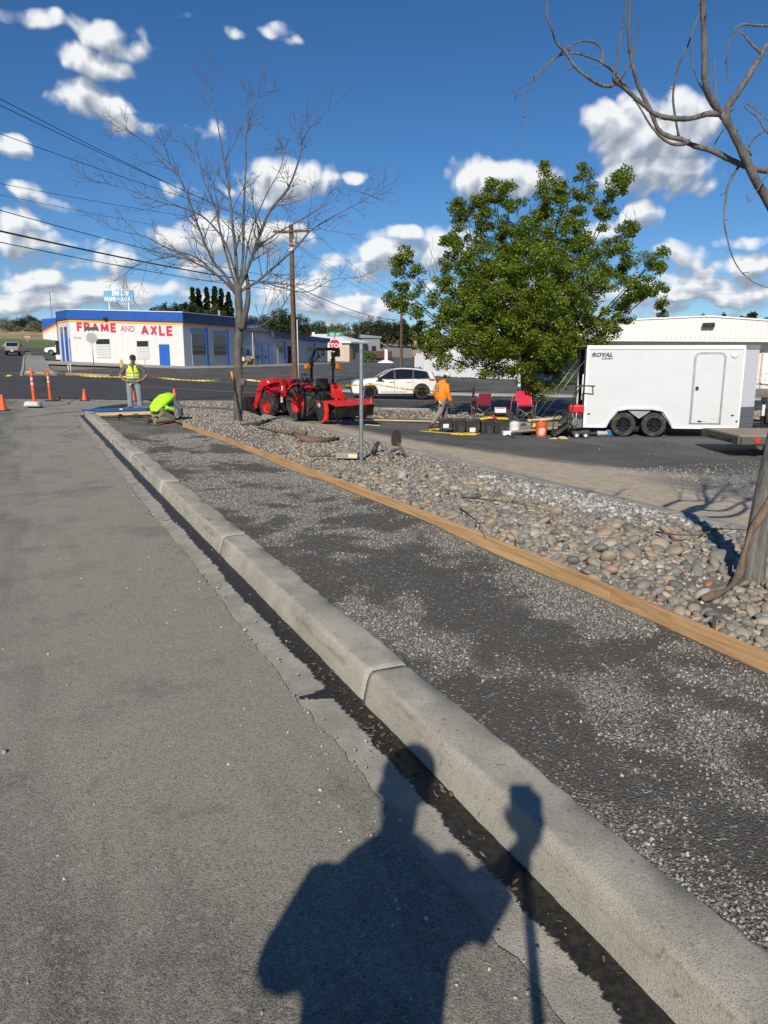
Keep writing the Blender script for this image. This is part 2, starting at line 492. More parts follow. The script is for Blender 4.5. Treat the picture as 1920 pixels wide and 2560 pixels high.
def upright(origin, xdir, tilt=0.0):
    """matrix that stands lettering on a wall: x along xdir, y up, facing out"""
    x = Vector(xdir).normalized(); z = Vector((0, 0, 1)); n = x.cross(z)
    if tilt: x = (x + z * tilt).normalized(); z = n.cross(x)
    m = Matrix.Identity(4)
    for i in range(3): m[i][0] = x[i]; m[i][1] = z[i]; m[i][2] = n[i]; m[i][3] = origin[i]
    return m

# ------------------------------------------------------------------ the ground
def asphalt_mat(name, dark, light, dust=(.30, .27, .22), dust_amt=.35, spk=.35, scale=1.0, rough=.88):
    t = NT(name)
    big = t.noise(.55 * scale, 5, .6); mid = t.noise(3.1 * scale, 5, .65); fine = t.noise(160, 2, .7)
    c = t.mix(t.rng(big, .35, .65), dark, light)
    c = t.mix(t.math('MULTIPLY', t.rng(mid, .45, .72), dust_amt), c, dust)
    agg = t.voro(95, 'Color')
    sp = t.sep(agg)[0]
    c = t.mix(t.math('MULTIPLY', t.rng(sp, .72, .95), spk), c, (.33, .32, .30))
    c = t.mix(t.math('MULTIPLY', t.rng(fine, .58, .30), .65), c, (.012, .012, .012))
    h = t.math('ADD', t.math('MULTIPLY', t.voro(95), -.7), fine)
    t.bump(h, .55, .006)
    return t.set(c, t.rng(mid, .3, .7, rough - .06, rough + .06))

def street_mat():
    """old street asphalt: greyer and dustier towards the kerb and where cars have scuffed it"""
    t = NT('street_asphalt'); xs = t.sep(); n_, s_ = xs[0], xs[1]
    big = t.noise(.45, 6, .62, dist=.6); mid = t.noise(2.3, 6, .68); fine = t.noise(150, 3, .75); f2 = t.noise(420, 2, .7)
    st = t.n('ShaderNodeMapping'); t.l(t.coord(), st.inputs[0]); st.inputs['Scale'].default_value = (1.6, .22, 1)
    streak = t.noise(1.3, 6, .65, vec=st.outputs[0])
    c = t.mix(t.rng(big, .36, .64), (.100, .091, .071), (.172, .157, .122))
    dust = t.math('MULTIPLY', t.rng(t.math('ADD', streak, t.math('MULTIPLY', t.math('MULTIPLY', t.rng(n_, -1.9, .9), t.rng(s_, 1.2, 3.4, .45, 1)), .46)), .50, .88), .78)
    c = t.mix(dust, c, (.42, .385, .300))
    c = t.mix(t.math('MULTIPLY', t.rng(t.noise(.8, 5, .62), .52, .70), .50), c, (.055, .050, .041))
    c = t.mix(t.math('MULTIPLY', t.rng(t.noise(2.7, 7, .78), .57, .72), .55), c, (.44, .40, .32))
    c = t.mix(t.math('MULTIPLY', t.rng(mid, .52, .72), .38), c, (.035, .034, .032))
    agg = t.sep(t.voro(210, 'Color')); ag2 = t.sep(t.voro(58, 'Color'))
    c = t.mix(t.math('MULTIPLY', t.rng(agg[0], .45, .97), .50), c, (.36, .34, .305))
    c = t.mix(t.math('MULTIPLY', t.rng(ag2[1], .86, .97), .45), c, (.42, .40, .36))
    c = t.mix(t.math('MULTIPLY', t.rng(agg[1], .50, .05), .38), c, (.022, .021, .020))
    c = t.mix(t.math('MULTIPLY', t.rng(fine, .50, .30), .75), c, (.014, .014, .013))
    crk = t.voro(.34, vec=None, feature='DISTANCE_TO_EDGE')
    wob = t.math('ADD', crk, t.math('MULTIPLY', t.noise(5, 4), .05))
    c = t.mix(t.math('MULTIPLY', t.rng(wob, .031, .024), t.rng(s_, 15, 17)), c, (.018, .018, .018))
    h = t.math('ADD', t.math('MULTIPLY', t.voro(210), -.8), t.math('ADD', t.math('MULTIPLY', fine, .5), f2))
    t.bump(h, .6, .005)
    return t.set(c, t.rng(mid, .3, .7, .80, .93))

def gutter_mat():
    """concrete pan with a band of running water soaked in along the kerb"""
    t = NT('gutter_concrete'); xs = t.sep(); n_, s_ = xs[0], xs[1]
    fine = t.noise(190, 3, .7); mid = t.noise(4, 6, .65); pit = t.voro(120)
    c = t.mix(t.rng(mid, .35, .65), (.30, .275, .226), (.44, .405, .335))
    c = t.mix(t.math('MULTIPLY', t.rng(fine, .52, .30), .7), c, (.07, .066, .056))
    c = t.mix(t.math('MULTIPLY', t.rng(t.noise(60, 2), .62, .72), .5), c, (.45, .42, .36))
    cs = t.n('ShaderNodeCombineXYZ'); t.l(s_, cs.inputs[1])
    w1 = t.noise(1.1, 2, .5, vec=cs.outputs[0]); w2 = t.noise(7.5, 4, .6, vec=cs.outputs[0])
    mp = t.n('ShaderNodeMapping'); t.l(t.coord(), mp.inputs[0]); mp.inputs['Scale'].default_value = (1.0, 1.5, 1)
    w3 = t.noise(30, 3, .6, vec=mp.outputs[0])
    edge = t.math('ADD', t.math('MULTIPLY_ADD', w1, .09, 1.140), t.math('MULTIPLY_ADD', w2, .085, -.042))
    edge = t.math('ADD', edge, t.math('MULTIPLY_ADD', w3, .05, -.025))
    tong = t.rng(t.math('ABSOLUTE', t.math('SUBTRACT', t.math('ADD', s_, t.math('MULTIPLY', w3, .06)), 3.2)), .07, 0, 0, .15)
    d = t.math('ADD', t.math('SUBTRACT', n_, edge), tong)
    wet = t.rng(d, -.004, .008)
    dark = t.mix(t.rng(t.noise(34, 4), .35, .7), (.011, .010, .009), (.034, .030, .025))
    dark = t.mix(t.math('MULTIPLY', t.rng(t.noise(120, 2, .8), .62, .74), .5), dark, (.14, .11, .07))
    c = t.mix(wet, c, dark)
    h = t.math('ADD', fine, t.math('MULTIPLY', pit, -.6))
    t.bump(h, .45, .005)
    return t.set(c, t.math('MULTIPLY_ADD', wet, -.42, .88))

def kerb_mat():
    t = NT('kerb_concrete')
    fine = t.noise(230, 3, .75); f2 = t.noise(75, 4, .7); big = t.noise(2.2, 6, .65)
    z = t.sep()[2]
    c = t.mix(t.rng(big, .33, .67), (.33, .300, .240), (.48, .442, .358))
    c = t.mix(t.math('MULTIPLY', t.rng(f2, .50, .70), .45), c, (.50, .47, .39))
    c = t.mix(t.math('MULTIPLY', t.rng(fine, .52, .33), .75), c, (.075, .07, .06))
    sc = t.n('ShaderNodeMapping'); t.l(t.coord(), sc.inputs[0]); sc.inputs['Scale'].default_value = (1, .45, 3)
    scuff = t.noise(3.2, 6, .7, vec=sc.outputs[0])
    band = t.math('MULTIPLY', t.rng(z, .055, .095), t.rng(z, .148, .125))
    c = t.mix(t.math('MULTIPLY', t.math('MULTIPLY', t.rng(scuff, .50, .66), band), .65), c, (.11, .106, .10))
    c = t.mix(t.math('MULTIPLY', t.rng(t.noise(26, 3, .6), .63, .68), .6), c, (.15, .14, .12))
    t.bump(t.math('ADD', t.math('MULTIPLY', f2, .8), fine), .55, .006)
    return t.set(c, .9)

def subgrade_mat():
    """damp crushed rock: dark where wet fines show, pale where dry chips lie"""
    t = NT('crushed_rock'); xs = t.sep()
    at_ = t.n('ShaderNodeAttribute'); at_.attribute_name = 'dry'; big = at_.outputs['Fac']; mid = t.noise(4.5, 6, .7)
    dry = t.rng(t.math('ADD', t.math('ADD', big, t.math('MULTIPLY_ADD', mid, .9, -.45)), t.rng(xs[1], 8, 16, 0, .12)), -.16, .36)
    fine = t.noise(95, 3, .75); chip = t.sep(t.voro(92, 'Color')); cd = t.voro(92)
    damp = t.mix(t.rng(fine, .35, .65), (.056, .049, .038), (.145, .130, .103))
    pale = t.mix(chip[0], (.25, .236, .205), (.52, .495, .44))
    pale = t.mix(t.rng(cd, .46, .68), pale, (.06, .056, .05))
    sprk = t.math('MULTIPLY', t.rng(chip[1], .35, .9), t.rng(cd, .55, .3))
    c = t.mix(t.math('MULTIPLY', dry, t.math('MULTIPLY_ADD', sprk, .55, .45), clamp=True), damp, pale)
    c = t.mix(t.math('MULTIPLY', t.rng(chip[2], .93, .97), .8), c, (.40, .39, .37))
    t.bump(t.math('ADD', t.math('MULTIPLY', cd, -1.0), fine), .8, .012)
    return t.set(c, .86)

def lot_mat():
    t = NT('lot_asphalt'); xs = t.sep(); n_, s_ = xs[0], xs[1]
    big = t.noise(.35, 5, .6); mid = t.noise(2.0, 6, .66); fine = t.noise(120, 2, .7)
    st = t.n('ShaderNodeMapping'); t.l(t.coord(), st.inputs[0]); st.inputs['Scale'].default_value = (1.7, .35, 1)
    streak = t.noise(.9, 6, .65, vec=st.outputs[0])
    c = t.mix(t.rng(big, .35, .65), (.068, .066, .063), (.115, .111, .104))
    c = t.mix(t.math('MULTIPLY', t.rng(streak, .5, .72), .45), c, (.20, .187, .165))
    c = t.mix(t.math('MULTIPLY', t.rng(fine, .62, .75), .6), c, (.26, .25, .235))
    q = t.math('MAXIMUM', t.math('SUBTRACT', 18.5, s_), 0.0)
    b = t.math('ADD', t.math('MULTIPLY_ADD', t.math('MULTIPLY', q, q), .036, 8.15), t.math('MULTIPLY_ADD', mid, 1.0, -.5))
    tan = t.math('MULTIPLY', t.rng(t.math('SUBTRACT', n_, b), .75, -.35), t.rng(s_, 26, 20))
    sand = t.mix(t.rng(t.noise(5, 6, .7), .35, .68), (.40, .325, .228), (.57, .475, .345))
    sand = t.mix(t.math('MULTIPLY', t.rng(streak, .54, .75), .5), sand, (.16, .145, .12))
    sand = t.mix(t.math('MULTIPLY', t.rng(t.noise(70, 2), .66, .74), .7), sand, (.5, .46, .4))
    c = t.mix(tan, c, sand)
    gm = t.math('MULTIPLY', t.rng(t.math('ADD', s_, t.math('MULTIPLY', mid, 3)), 12.0, 10.6), t.rng(t.math('ADD', n_, t.math('MULTIPLY', mid, 1.5)), 9.7, 10.6))
    chip = t.sep(t.voro(34, 'Color')); grav = t.mix(chip[0], (.10, .097, .088), (.30, .288, .26))
    c = t.mix(t.math('MULTIPLY', gm, .92), c, grav)
    t.bump(t.math('ADD', fine, t.math('MULTIPLY', t.math('MULTIPLY', t.voro(34), gm), -3.0)), .5, .012)
    return t.set(c, .9)

def terrain_mat():
    t = NT('terrain'); xs = t.sep()
    a = t.noise(.05, 6, .65); b = t.noise(.6, 6, .7); f = t.noise(6, 4, .7)
    dirt = t.mix(t.rng(b, .35, .65), (.15, .13, .105), (.25, .215, .165))
    dry = t.mix(t.rng(b, .3, .7), (.30, .225, .115), (.44, .345, .19))
    green = t.mix(t.rng(f, .3, .7), (.075, .105, .03), (.15, .19, .065))
    # fields start beyond the far street: fresh green by the road, dry grass up the slope
    gy = t.math('ADD', xs[1], t.math('MULTIPLY_ADD', a, 40, -20))
    g = t.mix(t.rng(gy, 150, 172), green, dry)
    g = t.mix(t.math('MULTIPLY', t.rng(a, .5, .68), .7), g, green)
    c = t.mix(t.rng(gy, 118, 126), dirt, g)
    t.bump(f, .4, .05)
    return t.set(c, .95)

def conc_mat(name, a=(.24, .23, .205), b=(.34, .325, .29)):
    t = NT(name); m = t.noise(1.6, 6, .65); f = t.noise(60, 3, .7)
    c = t.mix(t.rng(m, .33, .67), a, b); c = t.mix(t.math('MULTIPLY', t.rng(f, .52, .3), .4), c, (.09, .085, .075))
    t.bump(f, .2, .004); return t.set(c, .9)

def grid_patch(name, P4, nx, ny, off, mat, kind='structure', jitter=None):
    """sheet over the lie of the land between four plan corners"""
    a, b, c, d = [np.array(p[:2], float) for p in P4]
    u = np.linspace(0, 1, nx)[None, :, None]; v = np.linspace(0, 1, ny)[:, None, None]
    XY = (a * (1 - u) + b * u) * (1 - v) + (d * (1 - u) + c * u) * v
    X, Y = XY[..., 0], XY[..., 1]
    V = np.stack([X, Y, Tn(X, Y) + off], -1).reshape(-1, 3)
    i = (np.arange(ny - 1)[:, None] * nx + np.arange(nx - 1)[None, :]).ravel()
    Fq = np.stack([i, i + 1, i + nx + 1, i + nx], -1)
    o = npmesh(name, V, Fq, mat, smooth=True)
    return tag(o, kind=kind)
def kpatch(name, ns, ss, zf, mat):
    """sheet in the kerb's own frame: x across, y along; its object is turned to the kerb"""
    N, S = np.meshgrid(ns, ss)
    Z = zf(N, S)
    V = np.stack([N, S, Z], -1).reshape(-1, 3); nx, ny = len(ns), len(ss)
    i = (np.arange(ny - 1)[:, None] * nx + np.arange(nx - 1)[None, :]).ravel()
    o = npmesh(name, V, np.stack([i, i + 1, i + nx + 1, i + nx], -1), mat, smooth=True)
    o.rotation_euler = (0, 0, KA)
    return tag(o, kind='structure')
def TK(N, S):
    return Tn(N * .9054 - S * .4246, N * .4246 + S * .9054)

# the land itself, one sheet out to the hills
_t = np.linspace(-1, 1, 170); gxs = np.sign(_t) * (np.abs(_t) * 60 + np.abs(_t) ** 4 * 1200)
_t = np.linspace(-.55, 1, 210); gys = 30 + np.sign(_t) * (np.abs(_t) * 190 + np.abs(_t) ** 4 * 1900)
_X, _Y = np.meshgrid(gxs, gys); _N, _S = toK(_X, _Y)
_dep = -.10 - .16 * ((_N > -14.5) & (_N < 7.5) & (_S > -8) & (_S < 25))
_V = np.stack([_X, _Y, Tn(_X, _Y) + _dep], -1).reshape(-1, 3)
_i = (np.arange(209)[:, None] * 170 + np.arange(169)[None, :]).ravel()
tag(npmesh('ground', _V, np.stack([_i, _i + 1, _i + 171, _i + 170], -1), terrain_mat(), smooth=True), kind='structure')

m_street = street_mat(); m_gutter = gutter_mat(); m_kerb = kerb_mat(); m_sub = subgrade_mat(); m_lot = lot_mat()
m_cross = asphalt_mat('cross_street_asphalt', (.034, .034, .035), (.056, .055, .054), dust_amt=.18, spk=.2)
m_faras = asphalt_mat('side_street_asphalt', (.060, .058, .055), (.115, .110, .102), dust_amt=.4, spk=.15, scale=.5)
m_conc = conc_mat('pavement_concrete'); m_concp = conc_mat('pale_concrete', (.30, .285, .25), (.42, .40, .35))

# near street with a ragged edge against the gutter pan
_ss = np.concatenate([np.arange(-4, 10, .06), np.arange(10, 46, .25)])
_wob = np.array([.010 * math.sin(s * 1.3) + .006 * math.sin(s * 5.3 + 1) + nrng.normal(0, .006) for s in _ss])
_ns = np.array([-15, -11, -8, -6, -4.5, -3.2, -2.2, -1.4, -.7, -.1, .4, .8, 1.03])
_N, _S = np.meshgrid(_ns, _ss); _N[:, -1] += _wob + np.clip((_ss - 23.2) * .9, 0, 3.2)
_Z = TK(_N, _S) + .016; _Z[:, -1] -= .003
_V = np.stack([_N, _S, _Z], -1).reshape(-1, 3); _k = len(_ns); _i = (np.arange(len(_ss) - 1)[:, None] * _k + np.arange(_k - 1)[None, :]).ravel()
_o = npmesh('street', _V, np.stack([_i, _i + 1, _i + _k + 1, _i + _k], -1), m_street, smooth=True); _o.rotation_euler = (0, 0, KA); tag(_o, kind='structure')
kpatch('gutter', np.array([.9, 1.0, 1.1, 1.2, 1.32]), np.arange(-4, 24.0, .5), lambda N, S: TK(N, S) + .006 - .006 * (N > 1.05), m_gutter)

# kerb, cast in sections
kerb = bpy.data.objects.new('kerb', None); link(kerb); kerb.rotation_euler = (0, 0, KA); tag(kerb, kind='structure')
_prof = [(1.300, -.06), (1.302, .004), (1.316, .070), (1.327, .118), (1.334, .138), (1.344, .149), (1.360, .153), (1.45, .155), (1.526, .153), (1.538, .148), (1.544, .137), (1.546, -.06)]
_joints = [-3.2, 3.02, 6.05, 9.2, 12.2, 15.3, 18.3, 21.3, 23.3]
for a, b in zip(_joints[:-1], _joints[1:]):
    n_s = max(10, int((b - a) / (.045 if a < 8 else .16)))
    mb = MB(); rows = []
    off = rng.uniform(-.004, .004)
    for j in range(n_s + 1):
        s = a + .004 + (b - a - .008) * j / n_s
        pinch = .006 if j in (0, n_s) else 0.0
        for i, (pn, pz) in enumerate(_prof):
            e = .0030 * math.sin(s * 5.1 + i) + .0018 * math.sin(s * 13.7 + 2 * i) + rng.gauss(0, .0019)
            if i in (3, 4, 5, 9, 10): e *= 1.7
            inner = (pn - 1.42)
            mb.v.append((pn - math.copysign(pinch, inner) + e * .6 + off, s, pz + (e if pz > .05 else 0) - (pinch if pz > .1 else 0)))
    m = len(_prof)
    mb.f = [(j * m + i, j * m + i + 1, (j + 1) * m + i + 1, (j + 1) * m + i) for j in range(n_s) for i in range(m - 1)]
    mb.f += [tuple(range(m)), tuple(range(n_s * m + m - 1, n_s * m - 1, -1))]
    mb.build('kerb_section', m_kerb, kerb, smooth=True)
# corner return running off to the right round the planting
ret = MB(); _path = [K(1.42, 23.3), K(1.50, 24.6), K(1.95, 25.9), K(2.9, 27.3)] + [Vector((-7.6, 28.4, 0)), Vector((-5.6, 30.0, 0)), Vector((-3, 30.7, 0)), Vector((0, 30.8, 0)), Vector((4, 30.5, 0)), Vector((9, 30.0, 0)), Vector((14, 29.5, 0)), Vector((24, 28.5, 0))]
for pa, pb in zip(_path[:-1], _path[1:]):
    za, zb = T(pa.x, pa.y) + .05, T(pb.x, pb.y) + .05
    t = (pb - pa).normalized()
    ret.bar(Vector((pa.x, pa.y, za)) - t * .02, Vector((pb.x, pb.y, zb)) + t * .02, .19, .17)
tag(ret.build('kerb_return', m_conc, bevel=.02), kind='structure')

# crushed-rock bed for the new walk
def sub_z(N, S):
    return .062 + .012 * np.sin(N * 4 + S) + .008 * np.sin(S * 2.3) - .02 * np.clip((S - 16) / 6, 0, 1)
from mathutils import noise as mn
def drift(n, s):
    return mn.fractal(Vector((n * .9, s * .75, 3.3)), 1.0, 2.0, 4) + .45 * mn.fractal(Vector((n * 3.5, s * 3.2, 9.1)), 1.0, 2.0, 3)
_wb = kpatch('walkway_base', np.linspace(1.53, 3.36, 34), np.arange(-1.5, 22.6, .08), sub_z, m_sub)
_a = _wb.data.attributes.new('dry', 'FLOAT', 'POINT'); _a.data.foreach_set('value', [drift(v.co.x, v.co.y) for v in _wb.data.vertices])

_o = kpatch('corner_walk', np.linspace(1.5, 3.3, 5), np.linspace(22.5, 27.2, 8), lambda N, S: .05 + 0 * N - .02 * np.clip(S - 24, 0, 3), m_conc)

# bed of river rock: soil sheet that falls towards the lot
def board_n(s):
    return float(np.interp(s, [-2, 2.3, 4, 7.5, 13, 19.4, 24], [3.05, 3.21, 3.31, 3.34, 3.26, 3.13, 3.05]))
def bed_z(N, S):
    u = np.clip((N - 3.25) / (6.35 - 3.25), 0, 1)
    return .105 - .045 * u - .165 * u ** 2.2 + .03 * np.sin(N * 2.1 + S * .9) * np.sin(S * .7) + .02 * np.sin(S * 1.9 + N)
t = NT('bed_soil'); _m = t.noise(2.2, 6, .7); _f = t.noise(40, 4, .7)
_c = t.mix(t.rng(_m, .35, .65), (.135, .112, .085), (.265, .228, .175)); _c = t.mix(t.math('MULTIPLY', t.rng(_f, .6, .75), .6), _c, (.40, .36, .29))
t.bump(_f, .8, .02); m_soil = t.set(_c, .95)
bed = kpatch('rock_bed', np.linspace(3.14, 6.42, 34), np.arange(-2.0, 26, .2), lambda N, S: bed_z(N, S), m_soil)
_co = np.empty(len(bed.data.vertices) * 3, dtype=np.float32); bed.data.vertices.foreach_get('co', _co); _co = _co.reshape(-1, 3)
_b0 = np.interp(_co[:, 1], [-2, 2.3, 4, 7.5, 13, 19.4, 24], [3.05, 3.21, 3.31, 3.34, 3.26, 3.13, 3.05]) + .02
_co[:, 0] = _b0 + (_co[:, 0] - 3.14) / 3.28 * (6.42 - _b0); _co[:, 2] = bed_z(_co[:, 0], _co[:, 1])
bed.data.vertices.foreach_set('co', _co.ravel()); bed.data.update()
# low concrete edging between bed and lot
edg = MB()
for a in np.arange(-3, 22.5, 1.5):
    b = a + 1.5; w = .17
    edg.bar((6.45, a, TK(np.array([6.45]), np.array([a]))[0] + .04), (6.45, b + .004, TK(np.array([6.45]), np.array([b]))[0] + .04), w, .20)
_o = edg.build('lot_edging', m_conc, bevel=.02); _o.rotation_euler = (0, 0, KA); tag(_o, kind='structure')

# parking lot
_N, _S = None, None
kpatch('lot', np.concatenate([np.linspace(6.5, 14, 24), np.linspace(14.6, 34, 18)]), np.linspace(-10, 22, 60), lambda N, S: TK(N, S) + .012, m_lot)
# the part of the lot that runs up to the cross street planting
_o = grid_patch('lot_top', [K(6.5, 21.9), K(34, 21.9), K(34, 22.3), (-3.6, 27.4)], 30, 8, .013, m_lot)
def cross_far(X): return 45.2 - .30 * X
grid_patch('cross_street', [(-70, 36.5), (46, 25.2), (46, cross_far(46)), (-70, cross_far(-70))], 90, 26, .032, m_cross)
# planting strip between lot and cross street
grid_patch('planting_strip', [(-8.3, 25.6), (26, 25.9), (26, 28.3), (-5.3, 30.2)], 60, 8, .07, m_soil)
# street going on beyond the crossing
far_street = grid_patch('far_street', [K(-14, 40), K(-.7, 52), K(-.7, 150), K(-14, 150)], 12, 50, .02, m_cross)
kk = MB()
for a in np.arange(56, 118, 4.0):
    p, q = K(-.6, a), K(-.6, a + 4.02); kk.bar((p.x, p.y, T(p.x, p.y) + .05), (q.x, q.y, T(q.x, q.y) + .05), .18, .16)
tag(kk.build('far_kerb', m_concp), kind='structure')
grid_patch('far_pavement', [K(-.5, 56), K(1.6, 55), K(1.6, 118), K(-.5, 118)], 5, 40, .06, m_conc)
grid_patch('side_street', [(-29, 54.2), (14.5, 41.3), (17, 170), (1, 170)], 50, 80, .024, m_faras)
# pale walk along the far side of the cross street
grid_patch('cross_walk', [(-6, cross_far(-6) + .1), (46, cross_far(46) + .1), (46, cross_far(46) + 2.5), (-6, cross_far(-6) + 2.3)], 44, 4, .07, m_concp)
kk = MB()
for a in np.arange(-6, 44, 5.0):
    kk.bar((a, cross_far(a), T(a, cross_far(a)) + .06), (a + 5.02, cross_far(a + 5), T(a + 5, cross_far(a + 5)) + .06), .16, .12)
tag(kk.build('cross_kerb', m_concp), kind='structure')
# worn yellow kerb nose on the building's corner
m_yk = M('worn_yellow_paint', (.46, .30, .13), .85, var=.4, scale=2.5, dirt=.6)
kk = MB(); _pts = [Vector((-22.0, 52.2, 0)), Vector((-20.4, 51.7, 0)), Vector((-18.6, 51.2, 0))]
for p, q in zip(_pts[:-1], _pts[1:]):
    kk.bar(gz(p, .09), gz(q, .09), .35, .17)
tag(kk.build('yellow_kerb', m_yk, bevel=.03), kind='structure')
kk = MB(); _pts = [Vector((-26.6, 56.0, 0)), Vector((-25.8, 54.8, 0)), Vector((-24.3, 54.0, 0))]
for p, q in zip(_pts[:-1], _pts[1:]): kk.bar(gz(p, .07), gz(q, .07), .3, .15)
tag(kk.build('yellow_kerb', m_yk, bevel=.03), kind='structure')
# concrete apron in front of the workshop
grid_patch('apron', [(-36.5, 75.5), (-19.0, 71.0), (-15.6, 77.5), (-36.5, 82.5)], 30, 10, .05, m_concp)
grid_patch('apron_side', [(-20.6, 78.0), (-15.6, 77.5), (-4.5, 124), (-9.2, 124)], 8, 40, .05, m_conc)
grid_patch('yard', [(-37, 84), (-44, 95), (-58, 124), (-36, 128)], 14, 20, .045, m_faras)
grid_patch('far_crossing', [(-110, 128), (-20, 122), (-20, 130), (-110, 137)], 30, 6, .06, m_faras)

# yellow centre line and a white stop bar on the cross street
m_yl = M('road_yellow', (.45, .27, .08), .8, var=.3, scale=4)
def road_line(name, p, q, w, off, mat, n=24):
    p, q = Vector(p), Vector(q); d = (q - p); nn = Vector((-d.y, d.x, 0)).normalized() * w / 2
    V = []; 
    for i in range(n + 1):
        c = p + d * (i / n)
        for s in (-1, 1): V.append((c.x + nn.x * s, c.y + nn.y * s, T(c.x + nn.x * s, c.y + nn.y * s) + off))
    F_ = np.array([(2 * i, 2 * i + 1, 2 * i + 3, 2 * i + 2) for i in range(n)])
    return tag(npmesh(name, np.array(V), F_, mat), kind='structure')
road_line('centre_line', (-14, 42.0, 0), (30, 29.6, 0), .12, .042, m_yl, 60)
road_line('centre_line', (-14, 42.3, 0), (30, 29.9, 0), .12, .042, m_yl, 60)

# ------------------------------------------------------------------ stones
def ico(sub):
    bm = bmesh.new(); bmesh.ops.create_icosphere(bm, subdivisions=sub, radius=1.0)
    V = np.array([v.co[:] for v in bm.verts]); Fq = np.array([[v.index for v in f.verts] for f in bm.faces]); bm.free(); return V, Fq
ICO1, ICF1 = ico(1); ICO2, ICF2 = ico(2)
def stone_shape(V, seed, amp=.12, freq=1.4):
    r = np.random.default_rng(seed); out = V.copy(); d = np.zeros(len(V))
    for _ in range(5):
        k = r.normal(0, freq, 3); d += np.sin(V @ k + r.uniform(0, 6.28))
    return out * (1 + amp * d / 2.2)[:, None]
COB = [stone_shape(ICO2, i, .10, 1.3) for i in range(10)]
COB1 = [stone_shape(ICO1, 40 + i, .14, 1.5) for i in range(10)]
CHIP = [stone_shape(ICO1, 80 + i, .30, 2.4) for i in range(10)]

def rot_mats(n, flat=.35):
    a = nrng.uniform(0, 2 * np.pi, n); b = nrng.normal(0, flat, n); c = nrng.normal(0, flat, n)
    ca, sa, cb, sb, cc, sc_ = np.cos(a), np.sin(a), np.cos(b), np.sin(b), np.cos(c), np.sin(c)
    Z = np.zeros((n, 3, 3)); Xm = np.zeros((n, 3, 3)); Ym = np.zeros((n, 3, 3))
    Z[:, 0, 0] = ca; Z[:, 0, 1] = -sa; Z[:, 1, 0] = sa; Z[:, 1, 1] = ca; Z[:, 2, 2] = 1
    Xm[:, 0, 0] = 1; Xm[:, 1, 1] = cb; Xm[:, 1, 2] = -sb; Xm[:, 2, 1] = sb; Xm[:, 2, 2] = cb
    Ym[:, 1, 1] = 1; Ym[:, 0, 0] = cc; Ym[:, 0, 2] = sc_; Ym[:, 2, 0] = -sc_; Ym[:, 2, 2] = cc
    return Xm @ Ym @ Z if False else Z @ Xm @ Ym
def scatter_mesh(name, pos, size, shapes, faces, mat, parent=None, flat=.35, smooth=True):
    """many stones as one mesh; size is (n, 3)"""
    n = len(pos); Rm = rot_mats(n, flat); idx = nrng.integers(0, len(shapes), n)
    SH = np.stack(shapes)[idx]
    V = np.einsum('nij,nvj->nvi', Rm, SH * size[:, None, :]) + pos[:, None, :]
    nv = SH.shape[1]
    Fq = (faces[None] + (np.arange(n) * nv)[:, None, None]).reshape(-1, 3)
    at_ = np.repeat(nrng.random(n), nv)
    return npmesh(name, V.reshape(-1, 3), Fq, mat, parent, smooth, at_)

def stone_mat(name, src, stops, grain=30.0, specks=.55):
    t = NT(name)
    if src == 'attr':
        a = t.n('ShaderNodeAttribute'); a.attribute_name = 'rnd'; r = a.outputs['Fac']
    else:
        a = t.n('ShaderNodeObjectInfo'); r = a.outputs['Random']
    c = t.ramp(r, stops)
    f = t.noise(grain, 5, .7)
    c = t.mix(t.math('MULTIPLY', t.rng(f, .35, .65), .35), c, (.06, .058, .052))
    c = t.mix(t.math('MULTIPLY', t.rng(t.noise(grain * .35, 5, .7), .46, .66), specks), c, (.36, .315, .235))
    t.bump(f, .25, .004)
    return t.set(c, .72)
_cob_stops = [(.0, (.10, .10, .10)), (.14, (.16, .158, .150)), (.28, (.28, .25, .20)), (.40, (.13, .138, .142)), (.52, (.34, .28, .20)), (.64, (.23, .19, .145)), (.76, (.40, .335, .245)), (.86, (.37, .25, .155)), (.93, (.27, .255, .23)), (1.0, (.52, .485, .41))]
m_cob_o = stone_mat('river_rock', 'obj', _cob_stops, 26)
m_cob_a = stone_mat('river_rock_spread', 'attr', [(p, tuple(x * 1.05 for x in c)) for p, c in _cob_stops], 26)
m_chip = stone_mat('crushed_chip', 'attr', [(0, (.13, .122, .105)), (.35, (.24, .227, .200)), (.75, (.35, .333, .297)), (1, (.50, .476, .43))], 60, .1)
m_peb = stone_mat('loose_pebble', 'attr', [(0, (.16, .155, .145)), (.5, (.38, .36, .32)), (1, (.62, .60, .56))], 60, .1)

